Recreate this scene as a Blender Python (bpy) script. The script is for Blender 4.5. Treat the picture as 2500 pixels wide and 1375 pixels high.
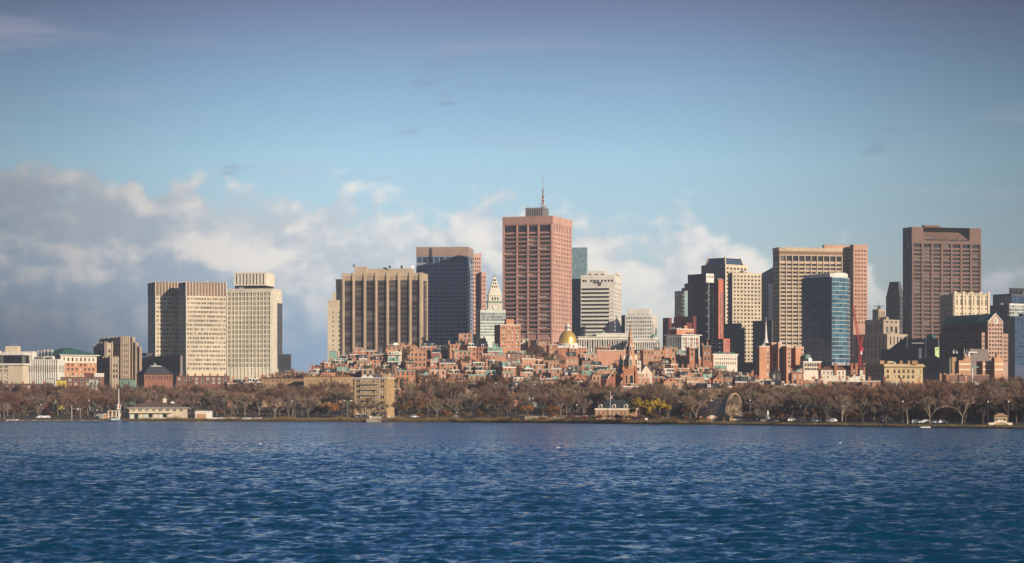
import bpy, math, random
import numpy as np
from math import sin, cos, radians, pi, sqrt, atan2
for o in list(bpy.data.objects): bpy.data.objects.remove(o)
S = bpy.context.scene
COL = S.collection
# ------------------------------------------------------------------ camera
FP, HZ, CH = 5750.0, 990.0, 8.0            # focal length and horizon in photo pixels, eye height in metres
cam = bpy.data.cameras.new('camera'); camo = bpy.data.objects.new('camera', cam); COL.objects.link(camo)
camo.location = (0, 0, CH); camo.rotation_euler = (radians(90), 0, 0)
cam.sensor_width = 36; cam.lens = 36 * FP / 2500; cam.shift_y = (HZ - 687.5) / 2500
cam.clip_start = 1; cam.clip_end = 30000
S.camera = camo
# ------------------------------------------------------------------ light
SUN_AZ, SUN_EL = 44.0, 17.0                # degrees to the right of straight-behind-the-camera, and height
V = S.view_settings; V.view_transform = 'Standard'; V.look = 'None'; V.gamma = 1; V.exposure = 0.5; V.use_curve_mapping = False
sd = (sin(radians(SUN_AZ)) * cos(radians(SUN_EL)), -cos(radians(SUN_AZ)) * cos(radians(SUN_EL)), sin(radians(SUN_EL)))
sl = bpy.data.lights.new('sun', 'SUN'); sl.energy = 4.0; sl.angle = radians(0.5); sl.color = (1.0, 0.84, 0.66)
so = bpy.data.objects.new('sun', sl); COL.objects.link(so)
so.rotation_euler = (radians(90 - SUN_EL), 0, atan2(sd[1], sd[0]) + pi / 2)
W = bpy.data.worlds.new('World'); S.world = W; W.use_nodes = True
def make_world():
    nt = W.node_tree; nt.nodes.clear(); L = nt.links
    def put(sock, v):
        if isinstance(v, (int, float)): sock.default_value = v
        elif isinstance(v, tuple): sock.default_value = v
        else: L.new(v, sock)
    def M(op, a, b=0.0, c=None, clamp=False):
        n = nt.nodes.new('ShaderNodeMath'); n.operation = op; n.use_clamp = clamp
        put(n.inputs[0], a); put(n.inputs[1], b)
        if c is not None: put(n.inputs[2], c)
        return n.outputs[0]
    def smooth(v, a, b, lo=0.0, hi=1.0):
        n = nt.nodes.new('ShaderNodeMapRange'); n.interpolation_type = 'SMOOTHSTEP'
        put(n.inputs['Value'], v); n.inputs['From Min'].default_value = a; n.inputs['From Max'].default_value = b
        n.inputs['To Min'].default_value = lo; n.inputs['To Max'].default_value = hi
        return n.outputs[0]
    def vec(x, y, z=0.0):
        n = nt.nodes.new('ShaderNodeCombineXYZ'); put(n.inputs[0], x); put(n.inputs[1], y); put(n.inputs[2], z); return n.outputs[0]
    def noise(v, scale, detail=8.0, rough=0.55, dist=0.0):
        n = nt.nodes.new('ShaderNodeTexNoise'); L.new(v, n.inputs['Vector']); n.inputs['Scale'].default_value = scale
        n.inputs['Detail'].default_value = detail; n.inputs['Roughness'].default_value = rough; n.inputs['Distortion'].default_value = dist
        return n.outputs[0]
    def mix(f, a, b, mode='MIX'):
        n = nt.nodes.new('ShaderNodeMix'); n.data_type = 'RGBA'; n.blend_type = mode
        put(n.inputs[0], f); put(n.inputs[6], a); put(n.inputs[7], b); return n.outputs[2]
    def ramp(v, pts):
        n = nt.nodes.new('ShaderNodeValToRGB'); r = n.color_ramp
        while len(r.elements) < len(pts): r.elements.new(0.5)
        for e, (p, c) in zip(r.elements, pts): e.position = p; e.color = c + (1,)
        L.new(v, n.inputs[0]); return n.outputs[0]
    tc = nt.nodes.new('ShaderNodeTexCoord'); sp = nt.nodes.new('ShaderNodeSeparateXYZ'); L.new(tc.outputs['Generated'], sp.inputs[0])
    x, y, z = sp.outputs
    az = M('ARCTAN2', x, y)
    u = M('MULTIPLY', az, 5.75); v = M('MULTIPLY', z, 5.75)      # azimuth and elevation, 5.75 units to the radian
    sky = nt.nodes.new('ShaderNodeTexSky'); sky.sky_type = 'NISHITA'; sky.sun_disc = False
    sky.sun_elevation = radians(SUN_EL); sky.sun_rotation = pi - radians(SUN_AZ); sky.altitude = 0
    sky.air_density = 1.0; sky.dust_density = 0.6; sky.ozone_density = 2.0
    tint = ramp(M('MULTIPLY', v, 0.8, clamp=True), SKYTINT)
    base = mix(1.0, sky.outputs[0], tint, 'MULTIPLY')
    sides = smooth(M('ABSOLUTE', u), 0.25, 1.5, 1.0, 0.52)          # vignette painted into the sky: dims it towards both sides
    base = mix(1.0, base, vec(sides, sides, sides), 'MULTIPLY')
    # a bank of cumulus low over the city: its top edge follows a curve of azimuth and carries on outside the view
    co = vec(u, M('MULTIPLY', v, 1.5))
    fc = nt.nodes.new('ShaderNodeFloatCurve'); cv = fc.mapping.curves[0]
    pts = [(-3.0, .52), (-1.6, .56), (-1.25, .56), (-.9, .535), (-.6, .51), (-.4, .47), (-.2, .44), (-.06, .49), (.0, .47), (.16, .45), (.3, .40), (.45, .42), (.58, .35), (.7, .26), (.84, .36), (.95, .27), (1.2, .30), (1.6, .3), (3.0, .45)]
    while len(cv.points) < len(pts): cv.points.new(0.5, 0.5)
    for p, (a, b) in zip(cv.points, pts): p.location = ((a + 3.2) / 6.4, b)
    fc.mapping.update()
    L.new(M('DIVIDE', M('ADD', u, 3.2), 6.4, clamp=True), fc.inputs['Value'])
    top = fc.outputs[0]
    n1 = noise(co, 3.1, 9, 0.49, 0.15)
    n2 = noise(vec(M('ADD', u, 0.05), M('MULTIPLY', M('ADD', v, 0.045), 1.5)), 3.1, 9, 0.49, 0.15)
    def billow(ox, oy):
        p = vec(M('ADD', u, ox), M('MULTIPLY', M('ADD', v, oy), 1.2), 5.0); out = None
        for sc, k in ((5.0, 1.0), (11.0, 0.5)):
            q = M('MULTIPLY', M('ABSOLUTE', M('SUBTRACT', M('MULTIPLY', noise(p, sc, 3.0, 0.5), 2.0), 1.0)), k); out = q if out is None else M('ADD', out, q)
        return M('SUBTRACT', 1.0, out)
    b1 = billow(0.0, 0.0); b2 = billow(0.025, 0.035)
    n3 = noise(vec(u, M('MULTIPLY', v, 1.3), 4.0), 2.6, 5, 0.5)
    n4 = noise(vec(u, v, 9.0), 1.15, 3, 0.5)
    dens = M('ADD', M('MULTIPLY', M('ADD', M('SUBTRACT', top, v), 0.0), 7.5), M('ADD', M('MULTIPLY', M('SUBTRACT', n1, 0.5), 2.3), M('MULTIPLY', M('SUBTRACT', b1, 0.62), 1.6)))
    mask = smooth(dens, -0.05, 0.6)
    mask = M('MULTIPLY', mask, smooth(v, 0.12, 0.36, 0.12, 1.0))
    right = smooth(u, -0.55, 0.1)
    mask = M('MULTIPLY', mask, smooth(M('ADD', n4, M('MULTIPLY', right, -0.0)), 0.3, 0.5, 0.72, 1.0))
    lit = M('ADD', M('ADD', M('MULTIPLY', M('SUBTRACT', n1, n2), 2.6), M('MULTIPLY', M('SUBTRACT', b1, b2), 1.2)), M('MULTIPLY', M('SUBTRACT', n3, 0.5), 1.5))
    lit = smooth(M('ADD', lit, M('MULTIPLY', right, 0.28)), -0.3, 0.6)
    thick = smooth(dens, 0.1, 2.6)
    west = smooth(u, -1.5, -0.35)                                 # the bank is thicker and greyer to the left
    shade = mix(west, (0.105, 0.15, 0.215, 1), (0.29, 0.36, 0.44, 1))
    light = mix(west, (0.245, 0.25, 0.27, 1), (0.66, 0.63, 0.59, 1))
    east = smooth(u, 0.7, 1.1)                                    # thinner and greyer again to the right
    light = mix(M('MULTIPLY', east, 0.75), light, (0.26, 0.29, 0.33, 1)); shade = mix(M('MULTIPLY', east, 0.6), shade, (0.16, 0.21, 0.27, 1))
    cloud = mix(lit, shade, light)
    cloud = mix(M('MULTIPLY', M('SUBTRACT', 1.0, thick), 0.35), cloud, light)
    low = M('MULTIPLY', M('SUBTRACT', 1.0, smooth(v, 0.2, 0.42)), M('SUBTRACT', 1.0, smooth(u, -0.5, 0.1)))
    sk = nt.nodes.new('ShaderNodeBackground')
    bs = mix(1.0, base, (SKYK, SKYK, SKYK, 1), 'MULTIPLY')
    bs = mix(M('MULTIPLY', low, 0.9), bs, mix(smooth(u, -1.2, -0.45), (0.028, 0.058, 0.11, 1), (0.16, 0.26, 0.39, 1)))     # grey-blue rain sky under the bank
    # thin high streaks and a few small grey scuds
    st = noise(vec(M('MULTIPLY', u, 0.5), M('MULTIPLY', v, 5.0), 2.0), 2.4, 6, 0.55)
    stm = M('MULTIPLY', smooth(st, 0.53, 0.75), M('MULTIPLY', smooth(v, 0.4, 0.6), 0.30))
    c = mix(stm, bs, (0.36, 0.33, 0.40, 1))
    sc_ = noise(vec(M('MULTIPLY', u, 1.2), M('MULTIPLY', v, 4.2), 7.3), 2.3, 7, 0.6)
    scm = M('MULTIPLY', smooth(sc_, 0.63, 0.74), M('MULTIPLY', smooth(v, 0.42, 0.5), 0.5))
    c = mix(scm, c, (0.16, 0.20, 0.28, 1))
    c = mix(mask, c, cloud)
    L.new(c, sk.inputs[0]); sk.inputs[1].default_value = 1.0
    out = nt.nodes.new('ShaderNodeOutputWorld'); L.new(sk.outputs[0], out.inputs[0])
# sky colour by height above the horizon, multiplied onto the Nishita sky; constant from 12 degrees up
SKYTINT = [(0.0, (0.82, 0.80, 1.0)), (0.31, (0.78, 0.82, 1.0)), (0.472, (0.75, 0.85, 0.97)), (0.632, (0.56, 0.625, 0.75)), (0.776, (0.43, 0.36, 0.47)), (0.98, (0.33, 0.53, 0.84))]
SKYK = 0.10
make_world()
# ------------------------------------------------------------------ helpers
def wx(px, Y): return (px - 1250.0) * Y / FP
def wz(py, Y): return CH + (HZ - py) * Y / FP
rnd = random.Random(7)
def put(o, parent=None):
    COL.objects.link(o)
    if parent is not None: o.parent = parent
    return o
def tag(o, label=None, cat=None, group=None, kind=None):
    if label: o['label'] = label
    if cat: o['category'] = cat
    if group: o['group'] = group
    if kind: o['kind'] = kind
    return o
def empty(name, loc=(0, 0, 0), rz=0.0):
    o = bpy.data.objects.new(name, None); o.location = loc; o.rotation_euler = (0, 0, rz); o.empty_display_size = 1
    return put(o)
class MB:
    def __init__(s): s.v = []; s.f = []; s.m = []
    def face(s, pts, m=0):
        n = len(s.v); s.v += [tuple(p) for p in pts]; s.f.append(tuple(range(n, n + len(pts)))); s.m.append(m)
    def box(s, x0, x1, y0, y1, z0, z1, m=0):
        n = len(s.v)
        s.v += [(x0, y0, z0), (x1, y0, z0), (x1, y1, z0), (x0, y1, z0), (x0, y0, z1), (x1, y0, z1), (x1, y1, z1), (x0, y1, z1)]
        s.f += [(n, n + 3, n + 2, n + 1), (n + 4, n + 5, n + 6, n + 7), (n, n + 1, n + 5, n + 4), (n + 1, n + 2, n + 6, n + 5), (n + 2, n + 3, n + 7, n + 6), (n + 3, n, n + 4, n + 7)]
        s.m += [m] * 6
    def obox(s, o, d, u0, u1, n0, n1, z0, z1, m=0):
        "box in the frame of a wall: u along d, n outwards"
        nx, ny = d[1], -d[0]
        def p(u, n, z): return (o[0] + d[0] * u + nx * n, o[1] + d[1] * u + ny * n, z)
        k = len(s.v)
        s.v += [p(u0, n1, z0), p(u1, n1, z0), p(u1, n0, z0), p(u0, n0, z0), p(u0, n1, z1), p(u1, n1, z1), p(u1, n0, z1), p(u0, n0, z1)]
        s.f += [(k, k + 3, k + 2, k + 1), (k + 4, k + 5, k + 6, k + 7), (k, k + 1, k + 5, k + 4), (k + 1, k + 2, k + 6, k + 5), (k + 2, k + 3, k + 7, k + 6), (k + 3, k, k + 4, k + 7)]
        s.m += [m] * 6
    def prism(s, poly, z0, z1, m=0, top=True):
        n = len(poly)
        for i in range(n):
            a, b = poly[i], poly[(i + 1) % n]
            s.face([(a[0], a[1], z0), (b[0], b[1], z0), (b[0], b[1], z1), (a[0], a[1], z1)], m)
        if top: s.face([(p[0], p[1], z1) for p in poly], m)
    def frustum(s, p0, z0, p1, z1, m=0, top=True):
        n = len(p0)
        for i in range(n):
            j = (i + 1) % n
            s.face([(p0[i][0], p0[i][1], z0), (p0[j][0], p0[j][1], z0), (p1[j][0], p1[j][1], z1), (p1[i][0], p1[i][1], z1)], m)
        if top: s.face([(p[0], p[1], z1) for p in p1], m)
    def lathe(s, cx, cy, prof, n=16, m=0, rot=0.0):
        k = len(s.v)
        for r, z in prof:
            for i in range(n):
                a = 2 * pi * i / n + rot; s.v.append((cx + r * cos(a), cy + r * sin(a), z))
        for j in range(len(prof) - 1):
            for i in range(n):
                i2 = (i + 1) % n
                s.f.append((k + j * n + i, k + j * n + i2, k + (j + 1) * n + i2, k + (j + 1) * n + i)); s.m.append(m)
    def tube(s, a, b, ra, rb, n=4, m=0):
        ax = np.array(b) - np.array(a); l = np.linalg.norm(ax) or 1e-6; ax = ax / l
        t = np.cross(ax, (0.31, 0.22, 0.92) if abs(ax[2]) < 0.9 else (1, 0, 0)); t = t / np.linalg.norm(t); w = np.cross(ax, t)
        k = len(s.v)
        for c, r in ((a, ra), (b, rb)):
            for i in range(n):
                g = 2 * pi * i / n; s.v.append(tuple(np.array(c) + r * (cos(g) * t + sin(g) * w)))
        for i in range(n):
            j = (i + 1) % n; s.f.append((k + i, k + j, k + n + j, k + n + i)); s.m.append(m)
    def mesh(s, name, mats, smooth=False):
        me = bpy.data.meshes.new(name); me.from_pydata(s.v, [], s.f)
        for m in (mats if isinstance(mats, (list, tuple)) else [mats]): me.materials.append(m)
        me.polygons.foreach_set('material_index', s.m)
        if smooth: me.polygons.foreach_set('use_smooth', [True] * len(s.f))
        me.update(); return me
    def build(s, name, mats, parent=None, smooth=False):
        return put(bpy.data.objects.new(name, s.mesh(name, mats, smooth)), parent)
# ------------------------------------------------------------------ materials
MATS = {}
def new_mat(name):
    m = bpy.data.materials.new(name); m.use_nodes = True; MATS[name] = m
    nt = m.node_tree; return m, nt, nt.nodes['Principled BSDF']
def matte(name, col, var=0.16, rough=0.85, fine=1.3, objvar=0.0, metal=0.0, spec=0.3, streak=True):
    m, nt, b = new_mat(name); N, L = nt.nodes, nt.links
    geo = N.new('ShaderNodeNewGeometry')
    def nz(scale, zs, det):
        mp = N.new('ShaderNodeMapping'); mp.inputs['Scale'].default_value = (scale, scale, scale * zs); L.new(geo.outputs['Position'], mp.inputs[0])
        t = N.new('ShaderNodeTexNoise'); t.inputs['Scale'].default_value = 1; t.inputs['Detail'].default_value = det; L.new(mp.outputs[0], t.inputs['Vector']); return t.outputs[0]
    a = nz(0.06, 1.0, 3); c = nz(fine, 0.18 if streak else 1.0, 4)
    s1 = N.new('ShaderNodeMath'); s1.operation = 'ADD'; L.new(a, s1.inputs[0]); L.new(c, s1.inputs[1])
    mr = N.new('ShaderNodeMapRange'); L.new(s1.outputs[0], mr.inputs[0]); mr.inputs[1].default_value = 0.6; mr.inputs[2].default_value = 1.4
    mr.inputs[3].default_value = 1 - 1.6 * var; mr.inputs[4].default_value = 1 + 1.2 * var
    fac = mr.outputs[0]
    if objvar:
        oi = N.new('ShaderNodeObjectInfo'); q = N.new('ShaderNodeMapRange'); L.new(oi.outputs['Random'], q.inputs[0]); q.inputs[3].default_value = 1 - objvar; q.inputs[4].default_value = 1 + objvar
        mu = N.new('ShaderNodeMath'); mu.operation = 'MULTIPLY'; L.new(fac, mu.inputs[0]); L.new(q.outputs[0], mu.inputs[1]); fac = mu.outputs[0]
    mx = N.new('ShaderNodeMix'); mx.data_type = 'RGBA'; mx.blend_type = 'MULTIPLY'; mx.inputs[0].default_value = 1; mx.inputs[6].default_value = col + (1,); L.new(fac, mx.inputs[7])
    L.new(mx.outputs[2], b.inputs['Base Color'])
    b.inputs['Roughness'].default_value = rough; b.inputs['Metallic'].default_value = metal; b.inputs['Specular IOR Level'].default_value = spec
    return m
def glass(name, col, blind=(0.45, 0.42, 0.36), prob=0.15, rough=0.08, spec=0.5, metal=0.0, var=0.5):
    "window panes: dark glass, some with blinds, each pane (object or island) with its own value"
    m, nt, b = new_mat(name); N, L = nt.nodes, nt.links
    geo = N.new('ShaderNodeNewGeometry'); oi = N.new('ShaderNodeObjectInfo')
    ad = N.new('ShaderNodeMath'); ad.operation = 'ADD'; L.new(geo.outputs['Random Per Island'], ad.inputs[0]); L.new(oi.outputs['Random'], ad.inputs[1])
    fr = N.new('ShaderNodeMath'); fr.operation = 'FRACT'; L.new(ad.outputs[0], fr.inputs[0])
    wn = N.new('ShaderNodeTexWhiteNoise'); wn.noise_dimensions = '1D'; L.new(fr.outputs[0], wn.inputs['W'])
    lt = N.new('ShaderNodeMath'); lt.operation = 'LESS_THAN'; L.new(wn.outputs['Value'], lt.inputs[0]); lt.inputs[1].default_value = prob
    mr = N.new('ShaderNodeMapRange'); L.new(fr.outputs[0], mr.inputs[0]); mr.inputs[3].default_value = 1 - var; mr.inputs[4].default_value = 1 + var
    mx = N.new('ShaderNodeMix'); mx.data_type = 'RGBA'; mx.blend_type = 'MULTIPLY'; mx.inputs[0].default_value = 1; mx.inputs[6].default_value = col + (1,); L.new(mr.outputs[0], mx.inputs[7])
    m2 = N.new('ShaderNodeMix'); m2.data_type = 'RGBA'; L.new(lt.outputs[0], m2.inputs[0]); L.new(mx.outputs[2], m2.inputs[6]); m2.inputs[7].default_value = blind + (1,)
    L.new(m2.outputs[2], b.inputs['Base Color']); b.inputs['Roughness'].default_value = rough; b.inputs['Specular IOR Level'].default_value = spec; b.inputs['Metallic'].default_value = metal
    return m
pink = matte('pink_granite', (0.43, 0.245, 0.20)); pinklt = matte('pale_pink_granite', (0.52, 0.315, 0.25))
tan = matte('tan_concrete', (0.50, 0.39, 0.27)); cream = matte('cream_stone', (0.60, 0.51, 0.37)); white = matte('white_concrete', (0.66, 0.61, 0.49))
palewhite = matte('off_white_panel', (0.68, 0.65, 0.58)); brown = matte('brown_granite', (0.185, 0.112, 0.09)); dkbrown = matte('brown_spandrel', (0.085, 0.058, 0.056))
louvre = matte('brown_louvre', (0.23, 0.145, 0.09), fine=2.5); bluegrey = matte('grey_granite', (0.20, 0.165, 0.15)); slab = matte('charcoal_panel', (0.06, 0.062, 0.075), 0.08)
greystone = matte('grey_limestone', (0.40, 0.32, 0.24)); dkgrey = matte('dark_grey_cladding', (0.085, 0.085, 0.095)); maroon = matte('maroon_cladding', (0.13, 0.035, 0.035))
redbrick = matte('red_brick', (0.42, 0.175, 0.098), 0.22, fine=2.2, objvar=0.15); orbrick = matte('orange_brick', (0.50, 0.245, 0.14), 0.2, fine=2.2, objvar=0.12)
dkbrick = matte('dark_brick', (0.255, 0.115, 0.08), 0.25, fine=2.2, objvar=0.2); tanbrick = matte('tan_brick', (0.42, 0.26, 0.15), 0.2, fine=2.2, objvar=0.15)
pinkbrick = matte('pink_brick', (0.51, 0.275, 0.18), 0.2, fine=2.0, objvar=0.12); yelbrick = matte('yellow_brick', (0.46, 0.31, 0.15), 0.18, fine=2.2)
stucco = matte('cream_stucco', (0.70, 0.60, 0.48), objvar=0.1); htrim = matte('weathered_trim', (0.52, 0.46, 0.38), 0.2, objvar=0.3); trim = matte('white_trim', (0.76, 0.73, 0.66), 0.12, objvar=0.06); slate = matte('slate_roof', (0.05, 0.052, 0.06), 0.3, 0.6, objvar=0.25)
copper = matte('green_copper', (0.19, 0.33, 0.265), 0.25, 0.7, objvar=0.15); dkcopper = matte('dark_green_roof', (0.06, 0.155, 0.12), 0.2, 0.6); brownroof = matte('brown_tile_roof', (0.16, 0.075, 0.055), 0.25)
tarroof = matte('grey_flat_roof', (0.16, 0.15, 0.14), 0.2); steel = matte('grey_steel', (0.35, 0.35, 0.36), 0.1, 0.5); blackm = matte('black_paint', (0.02, 0.02, 0.024), 0.1, 0.5)
redpaint = matte('red_paint', (0.55, 0.05, 0.05), 0.1, 0.5); whitepaint = matte('white_paint', (0.8, 0.79, 0.77), 0.06, 0.5); redpanel = matte('red_panel', (0.50, 0.15, 0.09), 0.12)
gold = matte('gold_leaf', (0.90, 0.58, 0.15), 0.10, 0.30, metal=0.55, spec=0.6); sand = matte('brownstone', (0.48, 0.275, 0.155), 0.25, fine=1.8)
win = glass('window_glass', (0.022, 0.024, 0.03), prob=0.22); winb = glass('blinded_glass', (0.03, 0.03, 0.034), (0.5, 0.45, 0.34), 0.38); wind = glass('dark_glass', (0.018, 0.02, 0.028), (0.15, 0.145, 0.13), 0.2)
winblue = glass('blue_glass', (0.014, 0.046, 0.10), (0.03, 0.085, 0.16), 0.3, 0.08, 0.5, 0.0); winteal = glass('teal_glass', (0.20, 0.31, 0.335), (0.27, 0.39, 0.40), 0.3, 0.1, 0.7, 0.2, 0.25); wingrey = glass('grey_glass', (0.13, 0.17, 0.19), (0.3, 0.33, 0.33), 0.3, 0.1, 0.6)
wincyan = glass('cyan_glass', (0.025, 0.115, 0.18), (0.06, 0.19, 0.26), 0.3, 0.08, 0.6, 0.1, 0.45)
# ------------------------------------------------------------------ buildings
PANES = {}
def pane_mesh(name, w, h, gm, nx, ny, fm, arch):
    k = (round(w, 2), round(h, 2), gm.name, nx, ny, fm.name if fm else '', arch)
    if k in PANES: return PANES[k]
    b = MB(); t = 0.07 if not arch else 0.14
    if arch:
        n = 8; r = w / 2; pts = [(0, 0), (w, 0)] + [(r + r * cos(pi * i / n), h - r + r * sin(pi * i / n)) for i in range(n + 1)]
        b.face([(p[0], -0.02, p[1]) for p in pts], 0)
        q = [(r + (p[0] - r) * 1.22, (p[1] - h / 2) * 1.09 + h / 2) for p in pts]
        for i in range(len(pts)):
            j = (i + 1) % len(pts)
            b.face([(q[i][0], -0.16, q[i][1]), (q[j][0], -0.16, q[j][1]), (pts[j][0], -0.16, pts[j][1]), (pts[i][0], -0.16, pts[i][1])], 1)
            b.face([(q[j][0], -0.16, q[j][1]), (q[i][0], -0.16, q[i][1]), (q[i][0], 0.0, q[i][1]), (q[j][0], 0.0, q[j][1])], 1)
    else:
        b.box(0, w, 0, 0.12, 0, h, 0)
        if fm:
            if nx < 0:                                   # framed house window with sill and lintel
                e = 0.09
                b.box(-e, 0, -0.26, 0.05, -e, h + e, 1); b.box(w, w + e, -0.26, 0.05, -e, h + e, 1)
                b.box(0, w, -0.26, 0.05, h, h + e, 1); b.box(-e * 1.6, w + e * 1.6, -0.34, 0.05, -2.2 * e, -e * 0.02, 1); b.box(0, w, -0.1, -0.01, h * 0.48, h * 0.53, 1)
            else:
                for i in range(1, nx): b.box(w * i / nx - t, w * i / nx + t, -0.1, -0.005, 0, h, 1)
                for i in range(1, ny): b.box(0, w, -0.08, -0.006, h * i / ny - t, h * i / ny + t, 1)
    me = b.mesh(name, [gm, fm] if fm else [gm]); PANES[k] = me; return me
class Bld:
    "one building: an Empty at its base; wall, roof and other parts are meshes under it; each window an object"
    def __init__(s, name, label, cat, loc, group=None):
        s.root = empty(name, loc); tag(s.root, label, cat, group); s.Y = loc[1]; s.loc = loc
        s.wall = MB(); s.mats = []; s.panes = []; s.parts = []
    def mi(s, m):
        if m not in s.mats: s.mats.append(m)
        return s.mats.index(m)
    def part(s, name, mat, parent=None, smooth=False):
        b = MB(); s.parts.append((name, mat, b, smooth, parent)); return b
    def facade(s, o, d, w, z0, z1, cols=(), rows=(), wm=None, gm=None, rec=0.45, nx=1, ny=1, fm=None, pane='window', skip=None, arch=False, ledge=None):
        m = s.mi(wm); n = (d[1], -d[0])
        def p(u, z, r=0.0): return (o[0] + d[0] * u - n[0] * r, o[1] + d[1] * u - n[1] * r, z)
        q = s.wall.face
        if arch or not cols or not rows:
            q([p(0, z0), p(w, z0), p(w, z1), p(0, z1)], m)
            if arch:
                for ci, (a, b) in enumerate(cols):
                    for ri, (c, e) in enumerate(rows): s.panes.append((b - a, e - c, gm, 1, 1, fm, True, p(a, c), atan2(d[1], d[0]), pane))
            return
        u = 0.0
        for a, b in cols:
            if a > u + 1e-4: q([p(u, z0), p(a, z0), p(a, z1), p(u, z1)], m)
            u = b
        if u < w - 1e-4: q([p(u, z0), p(w, z0), p(w, z1), p(u, z1)], m)
        ang = atan2(d[1], d[0])
        for ci, (a, b) in enumerate(cols):
            z = z0
            for ri, (c, e) in enumerate(rows):
                if skip and skip(ci, ri): continue
                if c > z + 1e-4: q([p(a, z), p(b, z), p(b, c), p(a, c)], m)
                z = e
                q([p(a, c), p(a, c, rec), p(a, e, rec), p(a, e)], m); q([p(b, c, rec), p(b, c), p(b, e), p(b, e, rec)], m)
                q([p(a, c), p(b, c), p(b, c, rec), p(a, c, rec)], m); q([p(a, e, rec), p(b, e, rec), p(b, e), p(a, e)], m)
                s.panes.append((b - a, e - c, gm, nx, ny, fm, False, p(a, c, rec), ang, pane))
            if z < z1 - 1e-4: q([p(a, z), p(b, z), p(b, z1), p(a, z1)], m)
    def finish(s, small=8.0):
        if s.wall.f: s.wall.build('wall', s.mats, s.root)
        done = {}
        for name, mat, b, sm, par in s.parts:
            if b.f:
                ob = b.build(name, mat, done.get(par, s.root), sm); done[id(b)] = ob
        big = []; lo = []
        for q in s.panes:
            (big if max(q[0], q[1]) * FP / (s.Y + q[7][1]) >= small else lo).append(q)
        big.sort(key=lambda q: -q[0] * q[1]); lo = big[290:] + lo; big = big[:290]
        for (w, h, gm, nx, ny, fm, ar, loc, ang, nm) in big:
            o = bpy.data.objects.new(nm, pane_mesh(nm, w, h, gm, nx, ny, fm, ar)); o.location = loc; o.rotation_euler = (0, 0, ang); put(o, s.root)
        if lo:
            b = MB(); ms = []
            for (w, h, gm, nx, ny, fm, ar, loc, ang, nm) in lo:
                me = pane_mesh(nm, w, h, gm, nx, ny, fm, ar); ca, sa = cos(ang), sin(ang); k = len(b.v)
                b.v += [(loc[0] + ca * v.co.x - sa * v.co.y, loc[1] + sa * v.co.x + ca * v.co.y, loc[2] + v.co.z) for v in me.vertices]
                ids = []
                for x in me.materials:
                    if x not in ms: ms.append(x)
                    ids.append(ms.index(x))
                for pl in me.polygons: b.f.append(tuple(k + i for i in pl.vertices)); b.m.append(ids[pl.material_index])
            tag(b.build('windows', ms, s.root), kind='stuff')
        return s.root
def even(w, n, frac, m0=0.0, m1=None):
    "n openings of a share frac of their cell between margins"
    m1 = m0 if m1 is None else m1; c = (w - m0 - m1) / n
    return [(m0 + c * (i + 0.5 - frac / 2), m0 + c * (i + 0.5 + frac / 2)) for i in range(n)]
def rows(z0, z1, n, frac): return [(z0 + a, z0 + b) for a, b in even(z1 - z0, n, frac)]
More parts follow.
